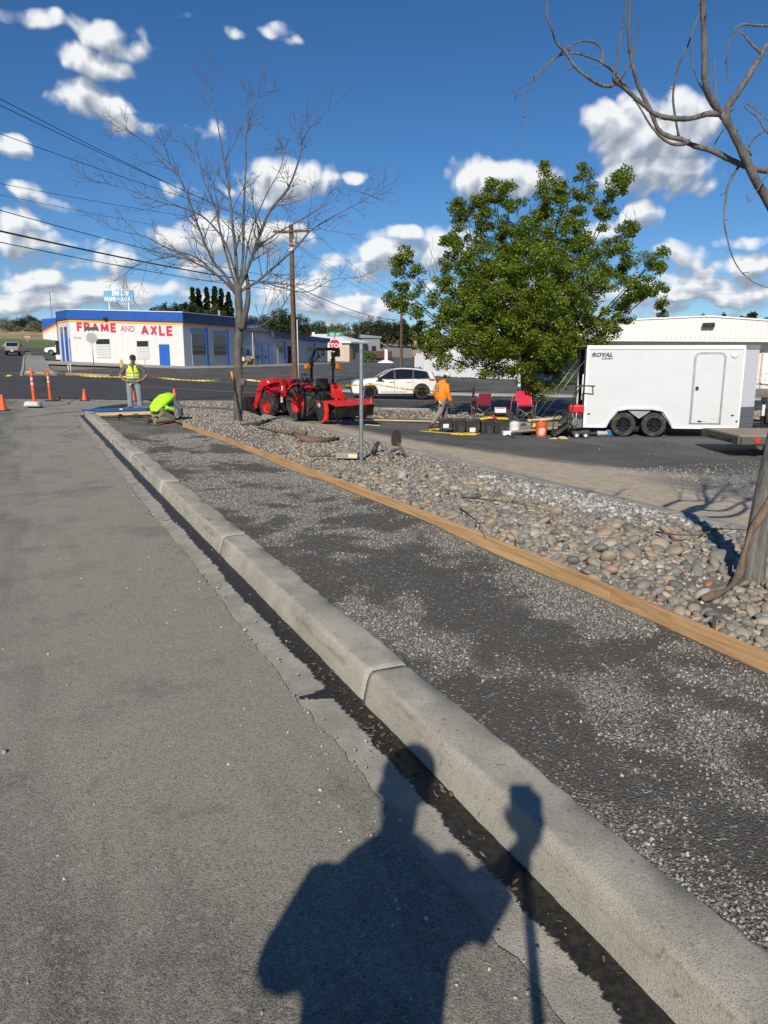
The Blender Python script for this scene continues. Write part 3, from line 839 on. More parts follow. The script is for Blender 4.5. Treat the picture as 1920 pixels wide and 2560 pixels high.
# river rock: dart throwing, larger first, thinning into soil at the far end
def tree_hole(n, s):                  # bare earth spots
    return ((n - 4.2) ** 2 + (s - 3.6) ** 2 < .20 ** 2) or ((n - 4.7) ** 2 + (s - 19.2) ** 2 < .3 ** 2) or ((n - 3.75) ** 2 + (s - 3.15) ** 2 < .16 ** 2)
cell = {}
rocks = []
def try_rock(n, s, r, pack):
    key = (int(n / .14), int(s / .14))
    for i in range(key[0] - 1, key[0] + 2):
        for j in range(key[1] - 1, key[1] + 2):
            for (a, b, q) in cell.get((i, j), ()):
                if (a - n) ** 2 + (b - s) ** 2 < (pack * (r + q)) ** 2: return False
    cell.setdefault(key, []).append((n, s, r)); rocks.append((n, s, r)); return True
for (r0, r1, tries, pack) in ((.060, .078, 130, .80), (.040, .058, 2200, .78), (.027, .040, 22000, .76), (.016, .027, 60000, .74)):
    for _ in range(tries):
        s = rng.uniform(-.5, 13.5) if rng.random() < .8 else rng.uniform(13.5, 24.5)
        n = rng.uniform(board_n(s) + .06, 6.34)
        dens = 1.0 if s < 9 else (.7 if s < 12 else .34)
        if s > 9 and n < 4.6 and rng.random() < .35: continue
        chip_patch = 5.1 < n < 6.3 and 5.2 < s < 8.2
        if chip_patch and rng.random() < .8: continue
        if rng.random() > dens or tree_hole(n, s): continue
        r = rng.uniform(r0, r1)
        if n - board_n(s) < .045 + r * 1.2: continue
        try_rock(n, s, r, pack)
# drop those no one can see (left of / behind the camera's view)
vis = []
for (n, s, r) in rocks:
    w = K(n, s)
    if w.y < 1.5 or abs(w.x) > w.y * .56 + .4: continue
    vis.append((n, s, r, r / w.length))
vis.sort(key=lambda q: -q[3])
cob_meshes = []
for i, V in enumerate(COB):
    me = bpy.data.meshes.new('cobble'); me.from_pydata([tuple(v) for v in V], [], [tuple(f) for f in ICF2]); me.polygons.foreach_set('use_smooth', [True] * len(me.polygons))
    me.materials.append(m_cob_o); cob_meshes.append(me)
def rock_dims(r):
    return r * rng.uniform(.95, 1.35), r * rng.uniform(.75, 1.0), r * rng.uniform(.45, .72)
for (n, s, r, _) in vis[:300]:
    o = bpy.data.objects.new('cobble', rng.choice(cob_meshes)); link(o, bed)
    d = rock_dims(r)
    o.location = (n, s, float(bed_z(np.array(n), np.array(s))) + d[2] * rng.uniform(.25, .95))
    o.scale = d; o.rotation_euler = (rng.gauss(0, .38), rng.gauss(0, .38), rng.uniform(0, 6.28))
rest = vis[300:]
mid = [q for q in rest if q[1] < 9]; far = [q for q in rest if q[1] >= 9]
def spread(name, lst, shapes, faces):
    P_ = []; D_ = []
    for (n, s, r, _) in lst:
        d = rock_dims(r); P_.append((n, s, float(bed_z(np.array(n), np.array(s))) + d[2] * rng.uniform(.2, .9))); D_.append(d)
    o = scatter_mesh(name, np.array(P_), np.array(D_), shapes, faces, m_cob_a, bed); return tag(o, kind='stuff')
spread('cobble_spread', mid, COB, ICF2); spread('cobble_spread', far, COB1, ICF1)
# small fill stones between the cobbles, broken concrete chips near the shadow
P_, D_ = [], []
for _ in range(9000):
    s = 24 * rng.random() ** 1.3; n = rng.uniform(board_n(s) + .05, 6.36)
    w = K(n, s)
    if w.y < 1.5 or abs(w.x) > w.y * .56 + .3: continue
    r = rng.uniform(.008, .022); P_.append((n, s, float(bed_z(np.array(n), np.array(s))) + r * .3)); D_.append((r * 1.3, r, r * .7))
for _ in range(2600):
    s = rng.gauss(6.8, .75); n = rng.gauss(5.75, .33)
    if n > 6.36: continue
    r = rng.uniform(.01, .04); P_.append((n, s, float(bed_z(np.array(n), np.array(s))) + r * .5)); D_.append((r * 1.3, r, r * .7))
tag(scatter_mesh('rubble', np.array(P_), np.array(D_), CHIP, ICF1, m_peb, bed, flat=.6, smooth=False), kind='stuff')

# crushed chips on the walk base: in drifts, larger ones close by
P_, D_ = [], []
for _ in range(115000):
    s = -.9 + 17 * rng.random() ** 1.8; n = rng.uniform(1.56, board_n(s) - .04)
    w = K(n, s)
    if w.y < 1.2 or abs(w.x) > w.y * .56 + .2: continue
    d = drift(n, s)
    edge = max(0, 1 - (board_n(s) - n) / .35) * .35
    if d + edge + rng.gauss(0, .12) < .10: continue
    r = (.0024 + .0052 * rng.random() ** 3.2) * (1 + .03 * s)
    P_.append((n, s, float(sub_z(n, s)) + r * .35)); D_.append((r * 1.35, r, r * .75))
base_o = bpy.data.objects['walkway_base']
tag(scatter_mesh('crushed_stone', np.array(P_), np.array(D_), CHIP, ICF1, m_chip, base_o, flat=.6, smooth=False), kind='stuff')
# dead leaves and twig bits caught in the running water
P_, D_ = [], []
for _ in range(150):
    s = rng.choice((rng.gauss(3.3, .35), rng.gauss(2.6, .5), rng.uniform(1.2, 9))); n = rng.uniform(1.19, 1.295); r = rng.uniform(.004, .012)
    P_.append((n, s, .004 + TK(np.array([n]), np.array([s]))[0] + r * .25)); D_.append((r * 1.6, r * .7, r * .2))
m_lit = stone_mat('leaf_litter', 'attr', [(0, (.04, .028, .016)), (.5, (.09, .062, .032)), (1, (.17, .13, .075))], 60, .1)
_o = scatter_mesh('leaf_litter', np.array(P_), np.array(D_), CHIP, ICF1, m_lit, None, flat=.5, smooth=False); _o.rotation_euler = (0, 0, KA)
tag(_o, label='brown leaf litter caught in the wet gutter by the kerb', cat='leaf litter', kind='stuff')
# loose stones on the street and in the gutter
P_, D_ = [], []
for _ in range(5200):
    s = -.5 + 26 * rng.random() ** 1.5
    n = rng.uniform(-5.5, 1.28) if rng.random() < .7 else rng.gauss(.95, .12)
    if n > 1.28: continue
    r = .0018 + .006 * rng.random() ** 3.5
    if rng.random() < .02: r *= 1.6
    P_.append((n, s, float(TK(np.array([n]), np.array([s]))[0]) + .016 + r * .3)); D_.append((r * 1.3, r, r * .6))
_o = scatter_mesh('loose_gravel', np.array(P_), np.array(D_), CHIP, ICF1, m_peb, None, flat=.5, smooth=False); _o.rotation_euler = (0, 0, KA)
tag(_o, label='pale loose gravel strewn over the street and gutter', cat='gravel', kind='stuff')
# loose stone on the lot and along the planting strip
P_, D_ = [], []
for _ in range(2600):
    if rng.random() < .12: n, s = rng.uniform(6.6, 20), rng.uniform(6, 24)
    else: n, s = 10.2 + abs(rng.gauss(0, 1.6)), rng.uniform(6.5, 11.0)
    r = .006 + .013 * rng.random() ** 2
    P_.append((n, s, float(TK(np.array([n]), np.array([s]))[0]) + .012 + r * .3)); D_.append((r * 1.3, r, r * .6))
_o = scatter_mesh('lot_gravel', np.array(P_), np.array(D_), CHIP, ICF1, m_chip, None, flat=.5, smooth=False); _o.rotation_euler = (0, 0, KA)
tag(_o, label='grey gravel scattered over the parking lot', cat='gravel', kind='stuff')
P_, D_ = [], []
for _ in range(2600):
    X = rng.uniform(-8, 16); Y = rng.uniform(26.0, 30.2 if X > -5 else 28.5)
    r = rng.uniform(.03, .085)
    P_.append((X, Y, T(X, Y) + .07 + r * .2)); D_.append((r * 1.25, r, r * .6))
tag(scatter_mesh('strip_rock', np.array(P_), np.array(D_), COB1, ICF1, m_cob_a, bpy.data.objects['planting_strip']), kind='stuff')

# ------------------------------------------------------------------ form work and small things along the walk
def wood_mat(name, a, b, axis=1, ring=1.0):
    t = NT(name); mp = t.n('ShaderNodeMapping'); t.l(t.coord(), mp.inputs[0])
    sc = [26, 26, 26]; sc[axis] = 1.1; mp.inputs['Scale'].default_value = sc
    g = t.noise(1.0 * ring, 6, .62, vec=mp.outputs[0], dist=.8); k = t.noise(1.4, 4)
    c = t.mix(t.rng(g, .32, .68), a, b); c = t.mix(t.math('MULTIPLY', t.rng(k, .5, .75), .3), c, tuple(x * .55 for x in a))
    c = t.mix(t.math('MULTIPLY', t.rng(t.voro(1.15, vec=None), .05, .02), .8), c, (.12, .06, .025))
    t.bump(g, .25, .003); return t.set(c, .75)
m_form = wood_mat('form_lumber', (.40, .225, .095), (.60, .375, .180))
m_pine = wood_mat('pine_lumber', (.55, .36, .17), (.70, .50, .27), axis=0)
m_weather = wood_mat('weathered_plank', (.24, .19, .14), (.40, .33, .25), axis=0)
m_rust = M('rusty_steel', (.12, .065, .04), .85, .4, var=.4, scale=30, bump=.3)
m_blk = M('black_plastic', (.018, .018, .019), .55, var=.2, dirt=.25)
m_blkm = M('black_metal', (.015, .015, .016), .4, .2, var=.2, dirt=.2)
m_galv = M('galvanised_steel', (.36, .38, .40), .42, .75, var=.2, scale=9, bump=.1)
m_org = M('orange_plastic', (.80, .105, .022), .5, var=.1, dirt=.15)
m_white = M('white_paint', (.76, .76, .75), .5, var=.04)
m_whp = M('white_plastic', (.66, .66, .64), .5, var=.1, dirt=.3)
m_red = M('red_paint', (.56, .012, .022), .35, var=.1, dirt=.1)
m_yel = M('yellow_plastic', (.72, .46, .02), .5, var=.1, dirt=.2)
m_chrome = M('bright_metal', (.62, .62, .62), .25, .9, var=.1)

# the long form board, four lengths butted end to end
_bs = [-1.2, 3.55, 8.45, 13.3, 18.05]; _bl = ['nearest length of tan form board, running out of frame at right', 'second length of tan form board beside the river rock', 'third length of tan form board beside the river rock', 'farthest length of tan form board, ending at the kneeling worker']
for i, (a, b) in enumerate(zip(_bs[:-1], _bs[1:])):
    mb = MB(); n_s = 14; off = .0 if i % 2 == 0 else .003
    for j in range(n_s + 1):
        s = a + .003 + (b - a - .006) * j / n_s; n0 = board_n(s) + off; sag = .004 * math.sin(s * 1.3)
        zt = .158 + sag - .012 * max(0, (s - 14) / 5); zb = zt - .140
        mb.v += [(n0, s, zb), (n0 + .038, s, zb), (n0 + .038, s, zt), (n0, s, zt)]
    mb.f = [(j * 4 + k, j * 4 + (k + 1) % 4, (j + 1) * 4 + (k + 1) % 4, (j + 1) * 4 + k) for j in range(n_s) for k in range(4)] + [(3, 2, 1, 0), tuple(n_s * 4 + k for k in range(4))]
    o = mb.build('form_board', m_form, bevel=.004); o.rotation_euler = (0, 0, KA); tag(o, _bl[i], 'board', 'form boards along the walk')
# steel stakes holding it
_sl = ['rusty form stake beside the board near the right tree', 'rusty form stake behind the middle of the board', 'rusty form stake behind the board, below the shovel', 'rusty form stake behind the board, below the galvanised post', 'rusty form stake behind the board, near the driftwood', 'rusty form stake behind the board, nearest the kneeling worker']
for s, lb in zip((2.75, 4.75, 6.6, 9.6, 12.2, 15.2), _sl):
    n = board_n(s) + .075; h = rng.uniform(.16, .24)
    mb = MB().tube([(n, s, -.05), (n + rng.uniform(-.01, .01), s, .12 + h * .45)], .010, 8)
    o = mb.build('form_stake', m_rust, smooth=True); o.rotation_euler = (0, 0, KA); tag(o, lb, 'stake', 'steel stakes behind the form board')

# far end: cross board with a long blue level on it
t = thing('screed_board', 'pale pine board laid across the far end of the walk', 'board', K(2.45, 21.9, .14), KA)
MB().box((0.1, 0, .025), (2.05, .04, .14)).build('plank', m_pine, t, bevel=.004)
m_blue = M('blue_anodised', (.015, .20, .62), .4, .3, var=.08)
lv = thing('spirit_level', 'long blue spirit level resting on the pale cross board', 'level', K(2.38, 21.85, .235), KA)
MB().box((0, 0, .045), (2.36, .05, .022)).box((0, 0, .005), (2.36, .05, .022)).box((0, 0, .025), (2.36, .012, .05)).build('beam', m_blue, lv)
for x in (-.95, .55): MB().box((x, -.01, .025), (.16, .05, .035)).build('grip', m_blk, lv, bevel=.006)
MB().box((-.20, -.012, .030), (.08, .05, .035)).build('vial', m_white, lv, bevel=.004)
for x in (-1.19, 1.19): MB().box((x, 0, .025), (.02, .056, .066)).build('end_cap', m_blk, lv, bevel=.004)
# hand tools on the base
o = MB().tube([K(1.72, 21.2, .09), K(3.05, 20.9, .09)], .012, 8).build('steel_rod', m_blkm, smooth=True); tag(o, 'thin black steel rod lying across the far end of the gravel', 'rod')
tr = thing('float_tool', 'small black hand float on the gravel near the standing worker', 'trowel', K(2.5, 21.3, .075), KA + .2)
MB().box((0, 0, .012), (.36, .1, .02)).build('blade', m_blk, tr, bevel=.004)
MB().tube([(-.07, 0, .02), (-.06, 0, .08), (.06, 0, .08), (.07, 0, .02)], .014, 8).build('handle', m_blk, tr, smooth=True)
tr = thing('hammer', 'black claw hammer standing on the gravel beside the kerb', 'hammer', K(1.98, 20.5, .075), KA + .4)
MB().tube([(0, 0, 0), (.02, -.05, .12)], .014, 8).build('handle', m_blk, tr, smooth=True)
MB().tube([(-.07, -.05, .115), (.03, -.05, .135), (.10, -.05, .09)], [.018, .022, .01], 8).build('head', m_blkm, tr, smooth=True)
tr = thing('red_pencil_tool', 'red handled chisel lying on the gravel beside the kneeling worker', 'chisel', K(2.72, 18.0, .075), KA - .3)
MB().tube([(0, 0, .015), (.13, 0, .015)], .016, 8).build('handle', m_red, tr, smooth=True)
MB().box((-.09, 0, .01), (.18, .03, .008)).build('blade', m_blkm, tr)

# galvanised post standing in the rock, box beside it
pb = G(903, 1150); n, s = toK(pb.x, pb.y); pz = float(bed_z(np.array(n), np.array(s)))
pb = at(903, 1152, 1.0); d = ray(903, 1152); tt = (CAM_H - pz) / -d.z; pb = Vector((0, 0, CAM_H)) + d * tt
post = thing('sign_post', 'bare galvanised steel post standing in the river rock', 'post', (pb.x, pb.y, pz - .05))
top_z = at(907, 858, pb.y).z - pz + .05
MB().tube([(0, 0, 0), (.012, 0, top_z)], .031, 14).build('pipe', m_galv, post, smooth='auto')
MB().tube([(.018, -.01, top_z * .48), (.07, .03, top_z * .70)], [(.003, .016)] * 2, 6).build('strap', m_galv, post)
m_card = M('carton_grey', (.30, .28, .24), .8, var=.15, dirt=.4)
cx = thing('tool_carton', 'small grey carton with yellow label lying against the galvanised post', 'box', (pb.x - .22, pb.y + .12, pz + .03), -.12)
MB().box((0, 0, .045), (.34, .16, .09)).build('carton', m_card, cx, bevel=.004)
MB().box((.10, -.0815, .05), (.14, .003, .035)).build('label', M('label_yellow', (.75, .62, .25), .6), cx)
MB().box((.10, -.0815, .02), (.14, .003, .025)).build('label', M('label_pink', (.62, .46, .40), .6), cx)
rk = thing('rake', 'steel bow rake head lying in the rocks left of the post', 'rake', (pb.x - .62, pb.y + .02, pz + .05), .05)
MB().tube([(-.20, 0, .02), (.22, 0, .02)], .010, 8).build('bar', m_rust, rk, smooth=True)
for i in range(11): MB().tube([(-.19 + i * .039, 0, .02), (-.19 + i * .039, -.02, .115)], [.006, .004], 6).build('tine', m_galv, rk)
gl = thing('work_glove', 'dark work glove standing in the rocks right of the post', 'glove', (pb.x + .17, pb.y + .55, pz), .2)
MB().tube([(0, 0, -.02), (.03, 0, .10), (.07, 0, .20)], [(.035, .03), (.045, .03), (.04, .025)], 10).build('cuff', m_blk, gl, smooth=True)
for i in range(4): MB().tube([(.045 + i * .018, 0, .19), (.065 + i * .02, 0, .25 - .01 * abs(i - 1.5))], [.010, .007], 6).build('finger', m_blk, gl, smooth=True)
# trenching shovel stuck in the rock
d = ray(995, 1150); tt = (CAM_H - (pz - .05)) / -d.z; sp = Vector((0, 0, CAM_H)) + d * tt
sh = thing('mattock', 'old shovel with its blade up, lying in the rocks right of the post', 'shovel', (sp.x, sp.y, pz - .04), .15)
MB().tube([(.14, -.15, .02), (.06, 0, .16), (.0, .05, .27)], [.024, .021, .02], 10).build('handle', M('dark_ash_wood', (.10, .075, .055), .8, var=.3), sh, smooth=True)
MB().prism([(-.06, 0), (.06, 0), (.085, .07), (.075, .19), (.035, .25), (-.035, .25), (-.075, .19), (-.085, .07)], [(.04, 0), (.056, 0)], fn=lambda v: Vector((v.x - .02, v.y + .35 * abs(v.x) ** 1.5, v.z + .21))).build('blade', M('worn_blade', (.06, .05, .045), .5, .6, var=.3), sh)
# driftwood log with a forked stub
m_drift = M('driftwood', (.155, .105, .07), .85, var=.45, scale=14, bump=.8, bscale=30)
dw = thing('driftwood_log', 'knotty brown driftwood log lying on the river rock', 'log', (0, 0, 0))
def bedpt(x, y, lift):
    dd = ray(x, y); z = -.05
    for _ in range(12):
        tq = (CAM_H - z - lift) / -dd.z; q = Vector((0, 0, CAM_H)) + dd * tq; nn, sss = toK(q.x, q.y); z = float(bed_z(np.array(nn), np.array(sss)))
    q.z = z + lift; return q
MB().tube([bedpt(733, 1082, .06), bedpt(752, 1095, .07), bedpt(778, 1102, .06), bedpt(810, 1100, .05), bedpt(845, 1098, .05)], [.04, .075, .07, .06, .045], 10).build('trunk', m_drift, dw, smooth=True)
MB().tube([bedpt(646, 1070, .04), bedpt(690, 1077, .05), bedpt(728, 1082, .06), bedpt(766, 1082, .1)], [.022, .03, .045, .05], 8).build('fork', m_drift, dw, smooth=True)
o = MB().tube([bedpt(600, 1062, .02), bedpt(640, 1060, .06), bedpt(672, 1054, .1)], [.02, .05, .025], 8).build('bark_piece', M('dark_bark', (.05, .042, .036), .9, var=.4), smooth=True); tag(o, 'dark strip of bark on the rock at the foot of the bare tree', 'bark')
# bottle, twigs
bt = thing('water_bottle', 'crushed clear plastic bottle lying by the lot edging', 'bottle', bedpt(1215, 1193, .045), .1)
tg = NT('clear_plastic'); tg.set((.85, .87, .9), .12, 0, Transmission_Weight=.6, Alpha=.85)
MB().lathe([(.0, -.12), (.032, -.118), (.034, -.05), (.03, -.02), (.035, .02), (.033, .06), (.013, .095), (.013, .11)], 14, axis='x').build('body', tg.m, bt, smooth=True)
MB().lathe([(.0, .108), (.015, .11), (.015, .128), (0, .13)], 12, axis='x').build('cap', m_white, bt, smooth=True)
m_twig = M('dead_twig', (.085, .062, .045), .9, var=.3)
_tw = [((1155, 1243), (1250, 1252), (1345, 1268)), ((1150, 1272), (1190, 1300), (1212, 1330)), ((1640, 1330), (1690, 1337), (1745, 1338)), ((1745, 1338), (1800, 1322), (1885, 1325))]
_tl = ['long dead twig lying across the middle of the river rock', 'crooked dead twig near the middle of the form board', 'dead twig on the rubble in the tree shadow', 'curved dead twig behind the right tree trunk']
for pts, lb in zip(_tw, _tl):
    tag(MB().tube([bedpt(x, y, .07 + .02 * i) for i, (x, y) in enumerate(pts)], [.008, .007, .004], 6).build('twig', m_twig, smooth=True), lb, 'twig')
tag(MB().box(bedpt(1772, 1458, .1), (.035, .02, .015), (0, .2, .3)).build('plastic_scrap', m_org), 'tiny orange plastic scrap among the cobbles by the tree', 'litter')

# traffic cones
def cone(loc, h, label, lean=0):
    c = thing('traffic_cone', label, 'cone', loc, 0, 'orange traffic cones')
    MB().prism([(-.5, -.5), (.5, -.5), (.5, .5), (-.5, .5)], [(0, .0), (.03, .0), (.04, .02)], axis='z', fn=lambda v: Vector((v.x * h * .62, v.y * h * .62, v.z))).build('base', m_blk, c, bevel=.008)
    MB().lathe([(h * .235, .035), (h * .22, .06), (h * .075, h * .93), (h * .06, h), (h * .035, h)], 20).build('body', m_org, c, smooth='auto')
    return c
cone(G(8, 1027, .016), .52, 'faded orange cone at the left edge of the street')
cone(G(212, 1002, .016), .47, 'small orange cone left of the standing worker')
cone(G(334, 1003, .03), .45, 'orange cone behind the standing worker')
cone(G(437, 1004, .03), .52, 'orange cone behind the kneeling worker')
# delineator posts
m_refl = M('reflective_band', (.62, .64, .66), .35, .2, var=.15)
def delineator(loc, h, label, bag=False, lean=0.0):
    c = thing('delineator_post', label, 'delineator', loc, 0, 'orange looper delineator posts')
    c.rotation_euler = (0, lean, 0)
    MB().lathe([(.24, 0), (.24, .03), (.20, .045), (.07, .06)], 8).build('base', m_blk, c)
    MB().lathe([(.056, .05), (.054, h * .42), (.057, h * .425), (.052, h * .44), (.046, h * .80), (.044, h * .83), (.0, h * .835)], 16).build('tube', m_org, c, smooth='auto')
    q = [( .036 * math.cos(a), 0, h * .90 + h * .085 * math.sin(a)) for a in np.linspace(-math.pi / 2, 1.5 * math.pi, 17)]
    MB().tube(q, .016, 8).build('loop_handle', m_org, c, smooth=True)
    for z in (.57, .685): MB().lathe([(.0525 - (z - .57) * .03, h * z), (.0505 - (z - .57) * .03, h * (z + .06))], 16, cap=False).build('reflective_band', m_refl, c, smooth=True)
    return c
d1 = G(88, 1019, .016); d2 = G(127, 1003, .016); d3 = G(1180, 1039, .03)
delineator(d1, 1.34, 'orange delineator post with a white sandbag on its foot', lean=-.03)
delineator(d2, 1.28, 'orange delineator post with tape tied to it, right of the sandbagged one', lean=-.03)
delineator(d3, 1.08, 'orange delineator post left of the dark red camping chair', lean=.04)
sb = MB().prism([(-.28, 0), (.28, 0), (.20, .15), (-.22, .17)], [(-.19, .05), (-.16, .0), (.0, -.015), (.16, 0), (.19, .05)])
o = remeshed(sb, 'sandbag', M('sandbag_white', (.62, .60, .56), .8, var=.15, scale=9, dirt=.4), None, .03, 5); o.location = d1 + Vector((.02, -.16, .05)); tag(o, 'dirty white sandbag on the foot of the delineator', 'sandbag')
o = MB().tube([d2 + Vector((.16, -.05, .06)), d2 + Vector((.34, -.05, .10)), d2 + Vector((.40, -.02, .17))], [.06, .09, .03], 10).build('ballast_bag', m_blk, smooth=True); tag(o, 'dark ballast bag behind the taped delineator', 'sandbag')
# caution tape
m_tape = NT('caution_tape'); _x = m_tape.sep(); _w = m_tape.n('ShaderNodeTexWave'); _w.inputs['Scale'].default_value = 1.6; m_tape.l(m_tape.coord(), _w.inputs[0])
m_tape = m_tape.set(m_tape.mix(m_tape.rng(_w.outputs[1], .90, .94), (.60, .45, .05), (.10, .085, .03)), .4)
def tape(pts, width, name, label, twist=2.0, n=60):
    P_ = []
    for a, b, sag in zip(pts[:-1], pts[1:], [.12] * 9):
        for i in range(n):
            u = i / (n - 1); p = Vector(a).lerp(Vector(b), u); p.z -= sag * 4 * u * (1 - u); P_.append(p)
    mb = MB()
    for i, p in enumerate(P_):
        q = twist * math.sin(i * .11) ; tdir = (P_[min(i + 1, len(P_) - 1)] - P_[max(i - 1, 0)]).normalized(); sdir = tdir.cross(Vector((0, 0, 1))).normalized(); upv = sdir.cross(tdir)
        w = upv * math.cos(q) + sdir * math.sin(q)
        mb.v += [p - w * width / 2, p + w * width / 2]
    mb.v = [tuple(v) for v in mb.v]
    mb.f = [(2 * i, 2 * i + 1, 2 * i + 3, 2 * i + 2) for i in range(len(P_) - 1)]
    return tag(mb.build(name, m_tape, recalc=False), label, 'tape')
h2 = d2 + Vector((-.03, 0, 1.16)); h1 = d1 + Vector((-.03, 0, 1.22)); h3 = d3 + Vector((.03, 0, .93))
tape([at(-40, 932, 25), h1], .05, 'caution_tape', 'twisted caution tape running out of frame at left')
tape([h1, h2], .05, 'caution_tape', 'caution tape between the two left delineator posts', n=30)
mid_p = at(365, 939, 28.9); tape([h2, mid_p, at(600, 947, 28.4), at(940, 961, 28.0), h3], .055, 'caution_tape', 'yellow caution tape stretched across behind the tractor', twist=1.0, n=70)
tape([h2, h2 + Vector((-.10, -.02, -.16)), h2 + Vector((-.14, -.02, -.42))], .05, 'caution_tape', 'loose tail of caution tape hanging from the delineator', n=12)
# lumber edging by the planting strip and a pair of laths in the lot
a_, b_ = G(922, 1049, .08), G(1078, 1053, .08)
tag(MB().bar(a_, b_, .09, .04).build('edge_lumber', m_pine, bevel=.004), 'long pale plank along the planting strip behind the post', 'plank')
a_, b_ = G(1080, 1054, .08), G(1150, 1058, .08)
tag(MB().bar(a_, b_, .09, .04).build('edge_lumber', m_pine, bevel=.004), 'shorter pale plank along the strip behind the walking worker', 'plank')
a_, b_ = G(912, 1061, .03), G(950, 1064, .03)
tag(MB().bar(a_, b_, .05, .02).build('lath', m_pine), 'thin pale lath on the asphalt behind the tractor', 'lath')
# rake handle propped on the bare tree

# ------------------------------------------------------------------ buildings
def block_wall_mat(name, col, dirt=.25):
    t = NT(name); br = t.n('ShaderNodeTexBrick'); t.l(t.coord(), br.inputs[0])
    br.inputs['Scale'].default_value = 1.0; br.inputs['Brick Width'].default_value = .4; br.inputs['Row Height'].default_value = .2; br.inputs['Mortar Size'].default_value = .012
    for i in (1, 2): br.inputs[i].default_value = (1, 1, 1, 1)
    br.inputs[3].default_value = (0, 0, 0, 1)
    c = t.mix(t.noise(1.1, 6, .65), tuple(x * .93 for x in col), tuple(min(1, x * 1.04) for x in col))
    c = t.mix(t.math('MULTIPLY', t.rng(t.noise(.9, 7, .72), .56, .74), dirt), c, (.30, .27, .22))
    c = t.mix(t.math('MULTIPLY', t.math('SUBTRACT', 1.0, br.outputs[0]), .16), c, tuple(x * .6 for x in col))
    t.bump(br.outputs[0], .3, .01); return t.set(c, .8)
m_wall = block_wall_mat('white_block', (.64, .635, .62), .4); m_wallg = block_wall_mat('grey_block', (.62, .63, .64)); m_wallb = block_wall_mat('blue_grey_block', (.42, .46, .53))
m_bluep = M('royal_blue_paint', (.010, .085, .36), .55, var=.12, scale=1.5); m_bluet = M('blue_trim', (.010, .10, .44), .5, var=.08)
m_navy = M('navy_paint', (.018, .05, .15), .6, var=.2, scale=1.2)
m_redst = M('red_stripe', (.50, .045, .07), .6, var=.1); m_orst = M('orange_stripe', (.86, .40, .02), .6, var=.1); m_let = M('red_lettering', (.52, .025, .065), .6, var=.15, scale=3)
m_glass = NT('window_glass').set((.012, .014, .016), .08, 0, Specular_IOR_Level=.6)
m_dark = M('opening_shade', (.008, .008, .009), .9)  # near-black colour stands in for the shade inside openings
m_panel = M('door_panel_grey', (.36, .37, .39), .6, var=.1); m_rail = M('door_rail_white', (.60, .60, .60), .6)
m_shut = M('white_slat', (.56, .555, .54), .6, var=.08)

def slab(mb, p, q, z0p, z1p, z0q, z1q, thick, out):
    """wall piece between plan points p and q; out = outward unit normal; thickness goes inwards from the face"""
    p, q, out = Vector((p[0], p[1], 0)), Vector((q[0], q[1], 0)), Vector((out[0], out[1], 0))
    vs = []
    for c, a, b in ((p, z0p, z1p), (q, z0q, z1q)):
        for o in (out * 0, -out * thick):
            vs += [c + o + Vector((0, 0, a)), c + o + Vector((0, 0, b))]
    return mb.add(vs, [(0, 1, 5, 4), (2, 6, 7, 3), (1, 3, 7, 5), (0, 4, 6, 2), (0, 2, 3, 1), (4, 5, 7, 6)])
class Face:
    """a wall line: along(s) metres from p, features sit on it"""
    def __init__(s, p, q):
        s.p, s.q = Vector((p[0], p[1], 0)), Vector((q[0], q[1], 0)); s.d = (s.q - s.p); s.L = s.d.length; s.d.normalize(); s.o = s.d.cross(Vector((0, 0, 1)))
    def pt(s, a, z, out=0.0): v = s.p + s.d * a + s.o * out; v.z = z; return v
    def box(s, mb, a0, a1, z0, z1, o0, o1):
        vs = [s.pt(a, z, o) for a in (a0, a1) for z in (z0, z1) for o in (o0, o1)]
        return mb.add(vs, [(0, 1, 3, 2), (4, 6, 7, 5), (0, 4, 5, 1), (2, 3, 7, 6), (0, 2, 6, 4), (1, 5, 7, 3)])
    def slope(s, mb, a0, a1, z0, z1, z0b, z1b, o0, o1):
        vs = [s.pt(a, z, o) for a, zz in ((a0, (z0, z1)), (a1, (z0b, z1b))) for z in zz for o in (o0, o1)]
        return mb.add(vs, [(0, 1, 3, 2), (4, 6, 7, 5), (0, 4, 5, 1), (2, 3, 7, 6), (0, 2, 6, 4), (1, 5, 7, 3)])

FLc, FRc, BRc = (-33.6, 81.4), (-20.6, 78.0), (-17.6, 89.7)
CHc = (-36.9, 86.2)
A = thing('workshop', 'white block workshop with blue parapet and red FRAME AND AXLE lettering', 'building', (0, 0, 0))
f1 = Face(FLc, FRc); f2 = Face(FRc, BRc); f0 = Face(CHc, FLc)
def body(name, corners, mat, parent, zt, zb):
    """closed shell over plan corners with a top height for each"""
    m = len(corners); mb = MB()
    mb.v = [(c[0], c[1], zb) for c in corners] + [(c[0], c[1], z) for c, z in zip(corners, zt)]
    mb.f = [(i, (i + 1) % m, m + (i + 1) % m, m + i) for i in range(m)] + [tuple(range(m - 1, -1, -1)), tuple(range(m, 2 * m))]
    return mb.build(name, mat, parent)
body('wall', [CHc, FLc, FRc, (-20.45, 78.6)], m_wall, A, [6.6, 6.6, 6.1, 6.1], .2)
body('side_wall', [FRc, BRc, (-30, 94), (-36.85, 86.4), (-33.55, 81.6)], m_wallg, A, [6.1, 6.2, 6.4, 6.55, 6.55], .2)
mb = MB()
f1.slope(mb, -.12, f1.L + .12, 5.88, 6.86, 5.40, 6.36, .12, -.10); mb.build('parapet', m_bluep, A)
mb = MB(); f0.slope(mb, 0, f0.L - .12, 5.95, 6.95, 5.88, 6.86, .12, -.10); mb.build('parapet', m_bluep, A)
